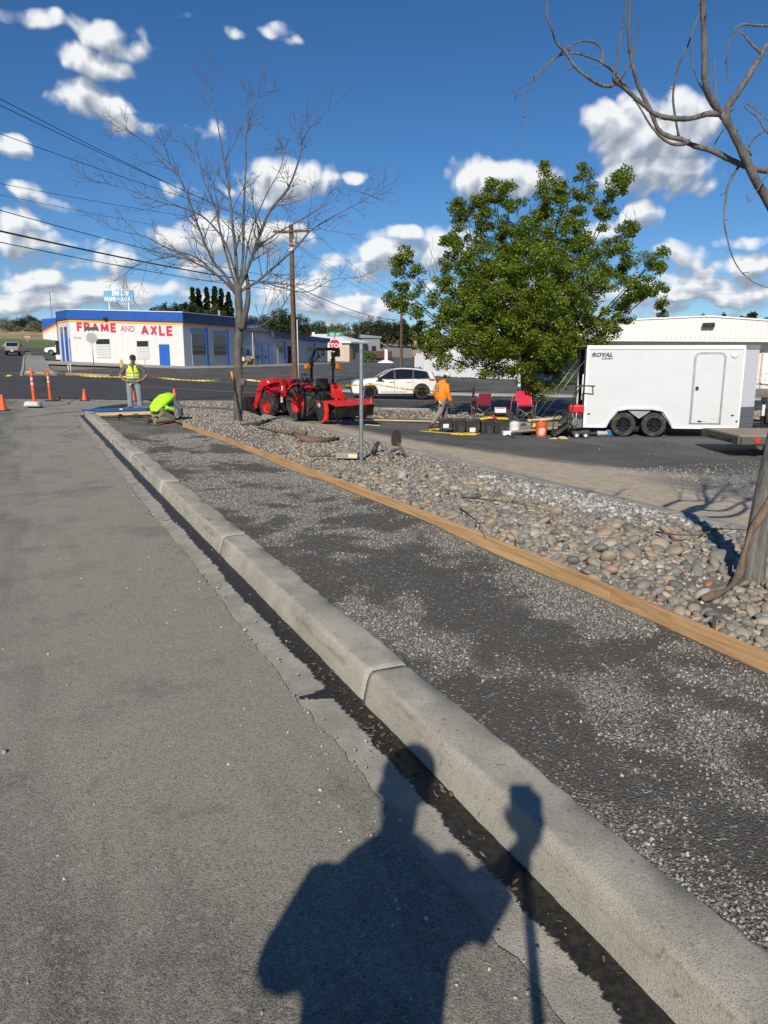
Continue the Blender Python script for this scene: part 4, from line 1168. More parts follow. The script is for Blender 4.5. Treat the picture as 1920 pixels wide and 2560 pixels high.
mb = MB(); f2.slope(mb, .12, f2.L, 5.40, 6.36, 5.46, 6.48, .12, -.10); mb.build('parapet', m_navy, A)
mb = MB(); f1.slope(mb, -.15, f1.L + .15, 6.862, 6.93, 6.362, 6.43, .15, -.25); f2.slope(mb, .16, f2.L, 6.362, 6.43, 6.482, 6.55, .15, -.25); f0.slope(mb, 0, f0.L - .15, 6.952, 7.02, 6.862, 6.93, .15, -.25); mb.build('coping', m_white, A)
for k in range(33):
    a = -.05 + k * (f1.L + .1) / 33; zz = 5.88 - .48 * a / f1.L
    mb = MB(); f1.slope(mb, a + .012, a + (f1.L + .1) / 33 - .012, zz + .03, zz + .95, zz + .03 - .0146, zz + .95 - .0146, .121, .132); mb.build('parapet_panel', m_bluep, A)
for f, z0, z1 in ((f1, 5.88, 5.40), (f2, 5.40, 5.46), (f0, 5.95, 5.88)):
    mb = MB(); f.slope(mb, 0.0, f.L, z0 - .10, z0 - .003, z1 - .10, z1 - .003, .035, -.02); mb.build('red_stripe', m_redst, A)
    mb = MB(); f.slope(mb, 0.0, f.L, z0 - .29, z0 - .103, z1 - .29, z1 - .103, .035, -.02); mb.build('orange_stripe', m_orst, A)
sl = -.48 / f1.L
def wall_text(body_, a0, zc, h, width, name='lettering', bold=.03):
    cap = .73
    o = text(name, body_, h / cap, m_let, None, None, extrude=.006, offset=bold * h)
    xs = [v.co.x for v in o.data.vertices]; w = max(xs) - min(xs); ys = [v.co.y for v in o.data.vertices]
    sx = width / w
    for v in o.data.vertices: v.co.x = (v.co.x - min(xs)) * sx; v.co.y -= (min(ys) + max(ys)) / 2
    o.data.transform(upright(f1.pt(a0, zc, .012), f1.d, sl)); o.parent = A
    return o
GLY = {'F': [(0, 0, 0, 1), (0, 1, 1, 1), (0, .5, .85, .5)], 'R': [(0, 0, 0, 1), (0, 1, .7, 1), (.7, 1, .95, .88), (.95, .88, .95, .62), (.95, .62, .7, .48), (.7, .48, 0, .48), (.45, .48, 1, 0)], 'A': [(0, 0, .5, 1), (.5, 1, 1, 0), (.2, .32, .8, .32)],
       'M': [(0, 0, .06, 1), (.06, 1, .5, .12), (.5, .12, .94, 1), (.94, 1, 1, 0)], 'E': [(0, 0, 0, 1), (0, 1, 1, 1), (0, .5, .85, .5), (0, 0, 1, 0)], 'X': [(0, 0, 1, 1), (0, 1, 1, 0)], 'L': [(0, 0, 0, 1), (0, 0, 1, 0)]}
def block_text(word, a0, zc, h, width, th):
    """sign-painter's block capitals: straight brush strokes of even width"""
    n = len(word); gap = .20; wide = {'M': 1.3, 'A': 1.15, 'L': .85, 'E': .85, 'F': .85}; un = (width - gap * (n - 1)) / sum(wide.get(c, 1) for c in word); x = a0
    for ci, c in enumerate(word):
        w = un * wide.get(c, 1); mb = MB(); k = 0
        for (x0, y0, x1, y1) in GLY[c]:
            q = [Vector((x + th / 2 + u * (w - th), 0, -h / 2 + th / 2 + v * (h - th))) for u, v in ((x0, y0), (x1, y1))]; d_ = (q[1] - q[0]).normalized() * th * (.5 if abs(x1 - x0) < .01 or abs(y1 - y0) < .01 else .18); q = [q[0] - d_, q[1] + d_]
            nn = Vector((-d_.z, 0, d_.x)).normalized() * th / 2; o_ = .012 + .0015 * k; k += 1
            vs = [p_ + s_ * nn for p_ in q for s_ in (-1, 1)]
            mb.add([f1.pt(v.x, zc + v.z + sl * (v.x - a0), oo) for oo in (o_, .002) for v in vs], [(0, 1, 3, 2), (4, 6, 7, 5), (0, 4, 5, 1), (2, 3, 7, 6), (0, 2, 6, 4), (1, 5, 7, 3)])
        mb.build('letter', m_let, A); x += w + gap
block_text('FRAME', .92, 5.07, .94, 4.72, .25); wall_text('AND', 6.22, 4.83, .62, 1.62, bold=.004); block_text('AXLE', 8.60, 4.66, 1.02, 3.62, .25)
wall_text('715 E. Park', .42, 3.95, .24, 1.0, bold=.0)
# front openings
def shutter_window(f, a0, a1, z0, z1, zsplit):
    mb = MB(); f.box(mb, a0 - .06, a1 + .06, z0 - .06, z1 + .06, .002, .03); w = mb.build('window', m_shut, A)
    mb = MB(); f.box(mb, a0, a1, zsplit, z1, .025, .04); mb.build('pane', m_glass, w)
    n = 5; h = (zsplit - z0) / n
    for k in range(n):
        mb = MB(); f.box(mb, a0, a1, z0 + k * h + .03, z0 + (k + 1) * h - .03, .028, .075); mb.build('slat', m_shut, w)
shutter_window(f1, 3.15, 4.78, 1.86, 3.78, 3.25); shutter_window(f1, 8.02, 9.36, 1.72, 3.55, 2.98)
mb = MB(); f1.box(mb, 10.66, 11.70, .95, 3.12, .002, .045); dr = mb.build('door', m_bluet, A)
mb = MB(); f1.box(mb, 10.58, 11.78, .92, 3.20, -.02, .03); mb.build('door_frame', m_bluep, dr)
mb = MB(); mb.ell(f1.pt(10.80, 2.0, .08), (.04, .04, .04)); mb.build('handle', m_chrome, dr, smooth=True)
mb = MB(); f1.box(mb, 4.40, 4.82, 5.70, 5.98, .135, .38); mb.build('flood_lamp', m_blkm, A, bevel=.03)
for a in (7.75,): MB().tube([f1.pt(a, 1.1, .06), f1.pt(a, 2.0, .06)], .035, 8).build('pipe', m_rail, A)
MB().tube([f1.pt(8.85, 1.1, .05), f1.pt(8.85, 1.65, .05)], .025, 8).build('pipe', m_galv, A)
# chamfered corner with two blue bay doors and the old forecourt canopy
for a0, a1 in ((1.35, 2.35), (3.35, 4.55)):
    mb = MB(); f0.box(mb, a0, a1, 1.3, 5.15, .002, .06); d_ = mb.build('bay_door', m_bluet, A)
    mb = MB(); f0.box(mb, a0 + .1, a1 - .1, 4.55, 5.05, .055, .075); mb.build('pane', m_glass, d_)
mb = MB(); f0.box(mb, f0.L - .45, f0.L - .25, 1.3, 3.9, .002, .05); mb.build('corner_guard', m_bluet, A)
fc = Face((-38.7, 86.45), (-36.95, 86.1))
mb = MB(); fc.slope(mb, 0, fc.L, 4.9, 6.15, 5.7, 6.25, .1, -4.5); mb.build('canopy', m_bluep, A)
mb = MB(); fc.slope(mb, 0, fc.L, 4.72, 4.897, 5.52, 5.697, .12, -4.4); mb.build('red_stripe', m_redst, A)
mb = MB(); fc.slope(mb, 0, fc.L, 4.50, 4.717, 5.30, 5.517, .12, -4.4); mb.build('orange_stripe', m_orst, A)
mb = MB(); fc.slope(mb, 0, fc.L, 3.95, 4.497, 3.75, 5.297, .10, -4.4); mb.build('canopy_soffit', m_wall, A)
mb = MB(); fc.box(mb, fc.L - .8, fc.L + .2, 1.0, 3.85, -.6, -3.5); mb.build('shop_window', m_glass, A)
mb = MB(); fc.box(mb, fc.L - .85, fc.L + .2, 1.0, 2.2, -.55, -3.5); mb.build('dado', m_wallg, A)
# side bays
def bay(f, a0, a1, z0, z1, rows, cols, g0, g1, parent=A, jamb=True, jm=None):
    mb = MB(); f.box(mb, a0, a1, z0, z1, .002, .03); d_ = mb.build('bay_door', m_panel, parent)
    ch, cw = (g1 - g0) / rows, (a1 - a0) / cols
    for i in range(rows):
        for j in range(cols):
            mb = MB(); f.box(mb, a0 + j * cw + .05, a0 + (j + 1) * cw - .05, g0 + i * ch + .05, g0 + (i + 1) * ch - .05, .032, .05); mb.build('pane', m_glass, d_)
    k = z0
    while k < g0 - .3:
        mb = MB(); f.box(mb, a0 + .03, a1 - .03, k + .02, min(k + .55, g0) - .02, .032, .055); mb.build('panel', m_panel, d_); k += .55
    if jamb:
        mb = MB(); f.box(mb, a1 + .003, a1 + .42, z0, z1 + .15, -.1, .12); mb.build('blue_jamb', jm or m_bluet, parent)
bay(f2, 1.65, 4.72, .95, 4.9, 4, 5, 2.15, 4.35); bay(f2, 6.62, 9.72, .95, 4.85, 4, 5, 2.15, 4.35)
MB().tube([f2.pt(9.9, 6.3, -.8), f2.pt(9.9, 7.2, -.8)], .14, 10).build('roof_vent', m_galv, A)
MB().tube([(-37.6, 86.5, 6.2), (-37.6, 86.5, 9.2)], .05, 8).build('lamp_mast', m_galv, A); MB().box((-37.45, 86.5, 9.2), (.5, .25, .12)).build('mast_lamp', m_galv, A)
# roof sign
m_sign = M('sign_blue', (.14, .34, .52), .6, var=.2, scale=2); m_leg = M('sign_leg', (.35, .36, .38), .6)
S = thing('roof_sign', 'faded blue Bee Line sign on legs above the workshop roof', 'sign', (0, 0, 0))
fs = Face((at(257, 740, 86).x, 86.4), (at(334, 740, 85.4).x, 85.4))
zb_, zt_ = 8.02, 9.20
mb = MB(); fs.slope(mb, 0, fs.L, zb_, zt_, zb_ - .08, zt_ - .02, .06, -.06); mb.build('panel', m_sign, S)
m_sw = M('sign_white', (.80, .80, .78), .6)
def sign_text(b, a0, zc, h, width, shear=0, bold=.02, nm='lettering'):
    o = text(nm, b, h / .73, m_sw, None, None, extrude=.01, offset=bold * h, shear=shear)
    xs = [v.co.x for v in o.data.vertices]; ys = [v.co.y for v in o.data.vertices]; k = width / (max(xs) - min(xs)); x0, ym = min(xs), (min(ys) + max(ys)) / 2
    for v in o.data.vertices: v.co.x = (v.co.x - x0) * k; v.co.y -= ym
    o.data.transform(upright(fs.pt(a0, zc, .08), fs.d, -.02)); o.parent = S
sign_text('Bee Line', 1.10, 9.03, .74, 2.15, .25, .02); sign_text('FRAME', .10, 8.32, .46, 1.42, 0, .03); sign_text('AND', 1.62, 8.30, .18, .42, 0, .01); sign_text('AXLE', 2.14, 8.28, .46, 1.22, 0, .03)
for a, back in ((.55, 0), (3.05, 0)): MB().tube([fs.pt(a, 6.3, -.05), fs.pt(a, zb_ + .1, -.05)], .07, 8).build('leg', m_white, S)
for a in (1.15, 3.45): MB().tube([fs.pt(a + .85, 6.5, -1.6), fs.pt(a, zb_ + .25, -.08)], .05, 8).build('brace', m_leg, S)

# barrel-roofed bay and the low blue row beyond
dir2 = Vector((.256, 1, 0)).normalized()
def f2pt(s): return Vector((FRc[0], FRc[1], 0)) + Vector((.256, 1, 0)) * s
p1, p2, p3 = f2pt(12.2), f2pt(22.2), f2pt(44.7)
Bq = thing('barrel_roof_garage', 'grey garage with blue barrel roof and faded striped gable', 'building', (0, 0, 0))
fb = Face(p1, p2); mb = MB(); W = 9.0
arc = [(fb.L * i / 14, 5.15 + 1.35 * math.sin(math.pi * i / 14) ** .8) for i in range(15)]
prof_ = [(0, .5), (fb.L, .5)] + [(a, z - .5) for a, z in reversed(arc)]
mb = MB(); m_ = len(prof_); mb.v = [tuple(fb.pt(a, z, 0)) for a, z in prof_] + [tuple(fb.pt(a, z, -W)) for a, z in prof_]
mb.f = [tuple(range(m_)), tuple(range(2 * m_ - 1, m_ - 1, -1))] + [(i, (i + 1) % m_, m_ + (i + 1) % m_, m_ + i) for i in range(m_)]
mb.build('wall', m_wallb, Bq)
mb = MB(); k = len(arc)
ring = [(a, z + .03) for a, z in arc] + [(a, z - .50 if 0 < i < k - 1 else z - .3) for i, (a, z) in reversed(list(enumerate(arc)))]
mb.v = [tuple(fb.pt(a, z, .12)) for a, z in ring] + [tuple(fb.pt(a, z, -W - .1)) for a, z in ring]; m_ = len(ring)
mb.f = [tuple(range(m_)), tuple(range(2 * m_ - 1, m_ - 1, -1))] + [(i, (i + 1) % m_, m_ + (i + 1) % m_, m_ + i) for i in range(m_)]
mb.build('roof', m_navy, Bq)
t = NT('faded_mural'); _z = t.sep()
_c = t.ramp(t.noise(.55, 3), [(.3, (.32, .40, .42)), (.45, (.42, .36, .38)), (.55, (.36, .36, .43)), (.7, (.30, .41, .40))]); m_mural = t.set(_c, .8)
mb = MB(); fb.box(mb, .3, fb.L - .1, 3.75, 5.0, .002, .03); mb.build('mural_band', m_mural, Bq)
mb = MB(); fb.box(mb, .2, fb.L, 5.003, 5.15, .002, .05); mb.build('red_stripe', m_redst, Bq)
for a0, a1 in ((4.9, 6.6), (7.2, 8.8)):
    bay(fb, a0, a1, 1.0, 3.55, 1, 3, 1.75, 2.25, Bq)
mb = MB(); fb.box(mb, .9, 1.7, 2.0, 3.3, .002, .04); w_ = mb.build('window', m_rail, Bq)
for k2 in range(2):
    mb = MB(); fb.box(mb, .98 + k2 * .36, 1.28 + k2 * .36, 2.08, 3.22, .04, .05); mb.build('pane', m_glass, w_)
mb = MB(); fb.box(mb, 1.0, 1.6, 1.5, 1.95, .01, .4); mb.build('air_conditioner', m_rail, Bq)
mb = MB(); fb.box(mb, 2.6, 3.4, 1.0, 2.9, .002, .05); mb.build('door', m_navy, Bq)
MB().tube([fb.pt(4.3, 1.0, .1), fb.pt(4.3, 4.9, .1)], .05, 8).build('pipe', m_rail, Bq)
Cq = thing('blue_roof_row', 'low blue-grey shop row with navy fascia and open dark doorway', 'building', (0, 0, 0))
fr = Face(p2, p3)
mb = MB(); fr.slope(mb, 0, fr.L, .5, 4.95, .5, 4.75, 0, -9); mb.build('wall', m_wallb, Cq)
mb = MB(); fr.slope(mb, -.1, fr.L + .2, 4.55, 5.25, 4.35, 5.02, .45, -9.2); mb.build('fascia', m_navy, Cq)
def row_door(a0, a1, z1, mat, nm='door', jamb=True):
    mb = MB(); fr.box(mb, a0, a1, .9, z1, .002, .05); o = mb.build(nm, mat, Cq)
    if jamb: mb = MB(); fr.box(mb, a1 + .003, a1 + .55, .9, z1 + .2, .002, .10); mb.build('blue_jamb', m_bluet, Cq)
    return o
d_ = row_door(2.2, 4.4, 3.9, m_panel); mb = MB(); fr.box(mb, 2.5, 4.1, 2.6, 3.4, .052, .065); mb.build('pane', m_glass, d_)
row_door(5.8, 8.1, 3.5, m_dark, 'doorway_shade')  # solid panel, the shade of the interior is put into its colour
d_ = row_door(13.8, 16.6, 3.9, m_panel); mb = MB(); fr.box(mb, 14.1, 16.3, 2.9, 3.5, .052, .065); mb.build('pane', m_glass, d_)
mb = MB(); fr.box(mb, 20.0, 21.6, 2.2, 3.7, .002, .05); w_ = mb.build('window', m_rail, Cq)
for k2 in range(3): mb = MB(); fr.box(mb, 20.1, 21.5, 2.28 + k2 * .48, 2.68 + k2 * .48, .05, .06); mb.build('pane', m_glass, w_)
# tan building with a white hipped roof
m_tan = M('tan_stucco', (.56, .45, .33), .85, var=.1, scale=1.2); m_stucdk = M('darker_stucco', (.30, .26, .22), .85, var=.12); m_wroof = M('white_roof', (.72, .72, .72), .6, var=.06, scale=.8)
Dq = thing('tan_shop', 'tan stucco shop with a pale low-pitched roof behind the stop sign', 'building', (0, 0, 0))
q0, q1, q2 = at(812, 880, 132), at(873, 880, 132), at(915, 880, 139)
c4 = [(q0.x - 5, 132.6), (q1.x, 132), (q2.x + .3, 139.5), (q0.x - 4, 143)]
zg = 1.2
body('wall', c4, m_tan, Dq, [4.55] * 4, zg - .3)
fd = Face(c4[1], c4[2]); mb = MB(); fd.box(mb, .05, fd.L - .05, zg, 4.5, .001, .04); sw = mb.build('side_wall', m_stucdk, Dq)  # side wall skin, darker and greyer than the front stucco
for a0 in (1.4, 4.4): mb = MB(); fd.box(mb, a0, a0 + 1.0, 1.9 if a0 < 2 else 1.3, 3.3, .045, .07); mb.build('window', m_glass, sw)
fe = Face(c4[0], c4[1]); mb = MB(); fe.box(mb, fe.L - 3.2, fe.L - 1.6, 2.2, 3.4, .002, .05); mb.build('window', m_glass, Dq)
cxm = sum(c[0] for c in c4) / 4; cym = sum(c[1] for c in c4) / 4
mb = MB(); e = [(c[0] + (c[0] - cxm) * .10, c[1] + (c[1] - cym) * .10, 4.5) for c in c4] + [(c[0] + (c[0] - cxm) * .10, c[1] + (c[1] - cym) * .10, 4.75) for c in c4] + [(cxm - 2.5, cym, 6.2), (cxm + 1.0, cym, 6.2)]
mb.add(e, [(0, 1, 5, 4), (1, 2, 6, 5), (2, 3, 7, 6), (3, 0, 4, 7), (3, 2, 1, 0), (4, 5, 9, 8), (5, 6, 9), (6, 7, 8, 9), (7, 4, 8)]); mb.build('roof', m_wroof, Dq)
MB().box((cxm - 3, cym, 6.2), (.5, .5, .6)).build('chimney', m_rail, Dq)
# grey sheds, red wagon and junk beyond
m_shed = M('grey_shed', (.22, .225, .235), .8, var=.2, scale=1); m_maroon = M('maroon_paint', (.09, .02, .02), .6, var=.2)
E_ = thing('grey_shed', 'dark grey shed with awnings right of the tan shop', 'building', (at(925, 880, 150).x, 150, 1.6), .1)
MB().box((0, 0, 2.1), (3.6, 4, 4.2)).build('wall', m_shed, E_); MB().prism([(-2.1, 4.2), (2.1, 4.2), (2.1, 4.5), (-2.1, 4.9)], [(-2.3, 0), (2.3, 0)]).build('roof', m_shed, E_)
MB().prism([(1.8, 3.6), (1.8, 3.4), (3.4, 2.3), (3.4, 2.5)], [(-1.8, 0), (1.6, 0)]).build('awning', m_shed, E_)
for dx in (-.9, .6): MB().box((dx, -2.03, 2.2), (.9, .06, 1.0)).build('window', m_glass, E_)
w = thing('maroon_wagon', 'dark maroon trailer wagon parked by the grey shed', 'trailer', (at(947, 900, 146).x, 146, 1.45), .05)
MB().box((0, 0, 1.15), (5.0, 2.0, 1.5)).build('box', m_maroon, w, bevel=.15)
for dx in (-1.4, 1.4): MB().lathe([(0, -.12), (.34, -.12), (.36, 0), (.34, .12), (0, .12)], 16, (dx, -1.0, .36), 'y').build('wheel', m_blk, w)
w = thing('white_ramp_stand', 'small white A-frame stand on the asphalt beyond the SUV', 'stand', gz(at(964, 905, 118), .02))
MB().prism([(-1.3, 0), (1.3, 0), (1.2, .2), (.25, .55), (-.25, .55), (-1.2, .2)], [(-.5, .1), (0, 0), (.5, .1)]).build('base', m_white, w); MB().box((0, 0, 1.3), (.3, .12, 1.7)).build('upright', m_white, w); MB().box((.25, 0, 1.3), (.12, .1, 1.5)).build('upright', m_white, w)
# low white shed behind the slatted fence, chain-link run
w = thing('white_shed', 'small white flat-roofed shed seen over the slatted fence', 'building', (at(1130, 880, 86).x, 86, .3), 0)
MB().box((0, 0, 1.45), (2.4, 2.4, 2.9)).build('wall', m_wall, w); MB().box((0, 0, 2.98), (2.7, 2.7, .16)).build('roof', m_wroof, w)
fw = thing('slat_fence_grey', 'weathered grey fence below the bare bank', 'fence', (0, 0, 0))
fg = Face(at(958, 890, 168), at(1030, 890, 160)); m_gslat = M('grey_slat', (.20, .20, .20), .85, var=.25)
for k in range(26):
    mb = MB(); a = k * fg.L / 26; z = T(*fg.pt(a, 0)[:2]); fg.box(mb, a + .02, a + fg.L / 26 - .03, z, z + 2.0 + rng.uniform(-.08, .08), 0, .05); mb.build('slat', m_gslat, fw)
# bare cut bank on the hill
m_bank = M('bare_bank', (.36, .28, .19), .95, var=.2, scale=.3, bump=.6, bscale=2)
bk = MB()
for k in range(30):
    x = 940 + k * 6; p_ = at(x, 862, 235); top = 842 + 6 * math.sin(k * .5) * .6 - (4 if 8 < k < 18 else 0); q_ = at(x, top, 243)
    bk.v += [tuple(p_ + Vector((0, 0, -2))), tuple(q_), (q_.x, q_.y + 25, q_.z - .5)]
bk.f = [(3 * k + j, 3 * k + 3 + j, 3 * k + 4 + j, 3 * k + 1 + j) for k in range(29) for j in (0, 1)]
tag(bk.build('earth_bank', m_bank, recalc=False), kind='structure')

# white slatted fence, slats torn and leaning
m_slat = M('white_fence_slat', (.58, .59, .61), .6, var=.12, scale=3)
fen = thing('slat_fence', 'tattered white slatted fence along the far side of the road', 'fence', (0, 0, 0))
ff = Face(at(1036, 915, 68), at(1500, 930, 58)); nsl = 120
for k in range(nsl):
    a = k * ff.L / nsl; z = T(*ff.pt(a, 0)[:2]); lean = rng.uniform(.12, .5) * (1 if rng.random() < .8 else -.6)
    h = 1.95 - .35 * (k / nsl) + rng.uniform(-.12, .22); mb = MB()
    b0, b1 = ff.pt(a, z + .08 + rng.uniform(0, .1), rng.uniform(0, .04)), ff.pt(a + lean * .8, z + h, rng.uniform(-.03, .08))
    mb.bar(b0, b1, rng.uniform(.13, .22), .012, up=tuple(ff.o)); mb.build('slat', m_slat, fen)
for k in range(9):
    a = k * ff.L / 8; z = T(*ff.pt(a, 0)[:2]); MB().tube([ff.pt(a, z - .1, -.06), ff.pt(a, z + 2.0, -.06)], .035, 8).build('post', m_galv, fen)
mb = MB(); z = .15; mb.bar(ff.pt(0, T(*ff.pt(0, 0)[:2]) + .95, -.02), ff.pt(ff.L, T(*ff.pt(ff.L, 0)[:2]) + .9, -.02), 1.7, .01, up=tuple(ff.o)); mb.build('mesh_backing', m_slat, fen)

# big white warehouse on the right
m_wh = block_wall_mat('warehouse_wall', (.66, .63, .57), .4); m_fas = M('fascia_metal', (.70, .69, .66), .5, var=.05, scale=.6)
Wq = thing('warehouse', 'long white warehouse with ribbed metal gable fascia behind the trailer', 'building', (0, 0, 0))
wl, wr = at(1405, 900, 61), at(2150, 900, 52); fw_ = Face(wl, wr)
def wz(y, Y): return 1.6 + (900 - y) / 1888 * Y
mb = MB(); fw_.slope(mb, 0, fw_.L, -.8, 3.3, -.8, 3.3, 0, -20); mb.build('wall', m_wh, Wq)
# gable fascia: ridge at px 1767
ar = (Vector((at(1767, 900, 56.6).x, 56.6, 0)) - fw_.p).dot(fw_.d)
zl, zr_, ze = wz(812, 61), wz(797, 56.6), wz(822, 52); fb0 = wz(849, 61), wz(852, 52)
def ftop(a): return zl + (zr_ - zl) * a / ar if a < ar else zr_ + (ze - zr_) * (a - ar) / (fw_.L - ar)
npan = 62
for k in range(npan):
    a0, a1 = k * fw_.L / npan, (k + 1) * fw_.L / npan; b0 = fb0[0] + (fb0[1] - fb0[0]) * a0 / fw_.L; b1 = fb0[0] + (fb0[1] - fb0[0]) * a1 / fw_.L
    mb = MB(); fw_.slope(mb, a0 + .015, a1 - .015, b0, ftop(a0) - .02, b1, ftop(a1) - .02, 1.10, 1.0); mb.build('fascia_panel', m_fas, Wq)
mb = MB(); fw_.slope(mb, 0, ar, fb0[0] + .02, ftop(0) - .05, fb0[0], ftop(ar) - .05, 1.06, -20); fw_.slope(mb, ar, fw_.L, fb0[0], ftop(ar) - .05, fb0[1] + .02, ftop(fw_.L) - .05, 1.06, -20); mb.build('roof', m_wroof, Wq)
mb = MB(); fw_.slope(mb, -.1, ar + .001, ftop(0) - .015, ftop(0) + .09, ftop(ar) - .015, ftop(ar) + .09, 1.18, .9); fw_.slope(mb, ar, fw_.L, ftop(ar) - .015, ftop(ar) + .09, ftop(fw_.L) - .015, ftop(fw_.L) + .09, 1.18, .9); mb.build('ridge_trim', m_white, Wq)
mb = MB(); fw_.slope(mb, -.1, fw_.L, fb0[0] - .16, fb0[0] - .003, fb0[1] - .16, fb0[1] - .003, 1.16, 1.02); mb.build('drip_edge', m_white, Wq)
al = (Vector((at(1767, 900, 56.6).x, 56.6, 0)) - fw_.p).dot(fw_.d)
mb = MB(); fw_.box(mb, al - .4, al + .42, wz(822, 56.6), wz(812, 56.6), 1.12, 1.5); mb.build('flood_lamp', m_blkm, Wq, bevel=.04)
mb = MB(); fw_.slope(mb, -1.2, 3.6, 3.02, 3.50, 3.02, 3.50, 9.0, 1.19); mb.build('entry_canopy', m_fas, Wq)
for a_ in (-1.0, 3.3): MB().box(fw_.pt(a_, 1.25, 8.7), (.18, .18, 3.5)).build('canopy_post', m_rail, Wq)
ad = (Vector((at(1912, 900, 54.8).x, 54.8, 0)) - fw_.p).dot(fw_.d)
m_rusty = M('rust_streaked_white', (.55, .47, .40), .8, var=.3, scale=4, dirt=.5)
mb = MB(); fw_.box(mb, ad - .1, ad + 1.0, -.1, 2.1, .002, .06); dq = mb.build('door', m_white, Wq)
mb = MB(); fw_.box(mb, ad - .22, ad - .103, -.1, 2.25, .002, .08); mb.build('door_frame', m_rusty, dq)
hr = thing('handrail', 'white pipe handrail beside the warehouse door', 'railing', (0, 0, 0)); m_rw = M('railing_white', (.62, .58, .53), .6, dirt=.4)
for k in range(4):
    a = ad - .7 + k * .8; MB().tube([fw_.pt(a, -.35, 1.2), fw_.pt(a + .08, .75, 1.2)], .03, 8).build('post', m_rw, hr)
for z in (.3, .74): MB().tube([fw_.pt(ad - .7, z, 1.2), fw_.pt(ad + 1.8, z - .25, 1.2)], .03, 8).build('rail', m_rw, hr)

# ------------------------------------------------------------------ trees
def bark_mat(name, a, b, scale=18):
    t = NT(name); mp = t.n('ShaderNodeMapping'); t.l(t.coord(), mp.inputs[0]); mp.inputs['Scale'].default_value = (1, 1, .16)
    g = t.noise(scale, 6, .68, vec=mp.outputs[0], dist=.6); k = t.noise(3, 4)
    c = t.mix(t.rng(g, .33, .67), a, b); c = t.mix(t.math('MULTIPLY', t.rng(k, .5, .7), .35), c, tuple(x * .5 for x in a))
    t.bump(g, .7, .012); return t.set(c, .9)
m_bark = bark_mat('grey_bark', (.066, .060, .053), (.145, .132, .116)); m_barkd = bark_mat('dark_bark_limb', (.055, .048, .042), (.12, .105, .09))
m_barkn = bark_mat('weathered_bark', (.078, .072, .065), (.19, .176, .155), 30); m_barkb = bark_mat('brown_bark', (.10, .075, .052), (.19, .145, .10))
def smooth_path(pts, n=5):
    """Catmull-Rom through the points"""
    P_ = [Vector(p) for p in pts]; out = []
    for i in range(len(P_) - 1):
        p0, p1_, p2_, p3_ = P_[max(i - 1, 0)], P_[i], P_[i + 1], P_[min(i + 2, len(P_) - 1)]
        for k in range(n):
            u = k / n
            out.append(.5 * ((2 * p1_) + (p2_ - p0) * u + (2 * p0 - 5 * p1_ + 4 * p2_ - p3_) * u * u + (3 * p1_ - p0 - 3 * p2_ + p3_) * u ** 3))
    out.append(P_[-1]); return out
def twig_from(mb, p, d, L, r, depth, rg, up=.25, n=5):
    """a wandering twig with side shoots"""
    pts = [p]; q = Vector(p); dd = Vector(d).normalized(); k = 5 if L > .5 else 3
    for i in range(k):
        dd = (dd + Vector((rg.gauss(0, .16), rg.gauss(0, .16), rg.gauss(0, .12) + up * .25))).normalized(); q = q + dd * (L / k); pts.append(q.copy())
    mb.tube(pts, [r * (1 - .8 * i / k) + .0012 for i in range(k + 1)], n if r > .008 else 4, cap=False)
    if depth > 0:
        for _ in range(rg.randint(2, 4) if depth > 1 else rg.randint(1, 3)):
            i = rg.randint(1, k - 1); base = pts[i]; t = (pts[i + 1] - pts[i]).normalized()
            sd = Vector((rg.gauss(0, 1), rg.gauss(0, 1), rg.gauss(0, 1))); sd = (sd - t * sd.dot(t)).normalized()
            twig_from(mb, base, t * .75 + sd * .65 + Vector((0, 0, up * .4)), L * rg.uniform(.35, .6), r * .5, depth - 1, rg, up, n)

# the bare tree between tractor and kneeling worker
TY = 18.9; rg = random.Random(21)
def tz(x, y, dy=0.0): return at(200 + x / 2.074, 180 + y / 2.074, TY + dy)
b0 = tz(818, 1822); n_, s_ = toK(b0.x, b0.y); bz = float(bed_z(np.array(n_), np.array(s_)))
tree1 = thing('bare_tree', 'leafless grey tree standing in the rock bed left of the tractor', 'tree', (b0.x, b0.y, bz - .1))
org = Vector((b0.x, b0.y, bz - .1))
def loc_(v): return Vector(v) - org
trunk = [Vector((b0.x, b0.y, bz - .15)), tz(818, 1780), tz(822, 1600), tz(818, 1450), tz(826, 1300), tz(822, 1180), tz(818, 1110)]
tp = [loc_(v) for v in smooth_path(trunk, 5)]
MB().tube(tp, [.150, .130, .122, .118, .114] + [.112 - .0008 * i + (.008 * math.sin(i * 1.7)) for i in range(len(tp) - 5)], 14).build('trunk', m_bark, tree1, smooth=True)
MB().ell(loc_(tz(846, 1608, -.05)), (.085, .08, .11), 10, 8).build('burl', m_bark, tree1, smooth=True)
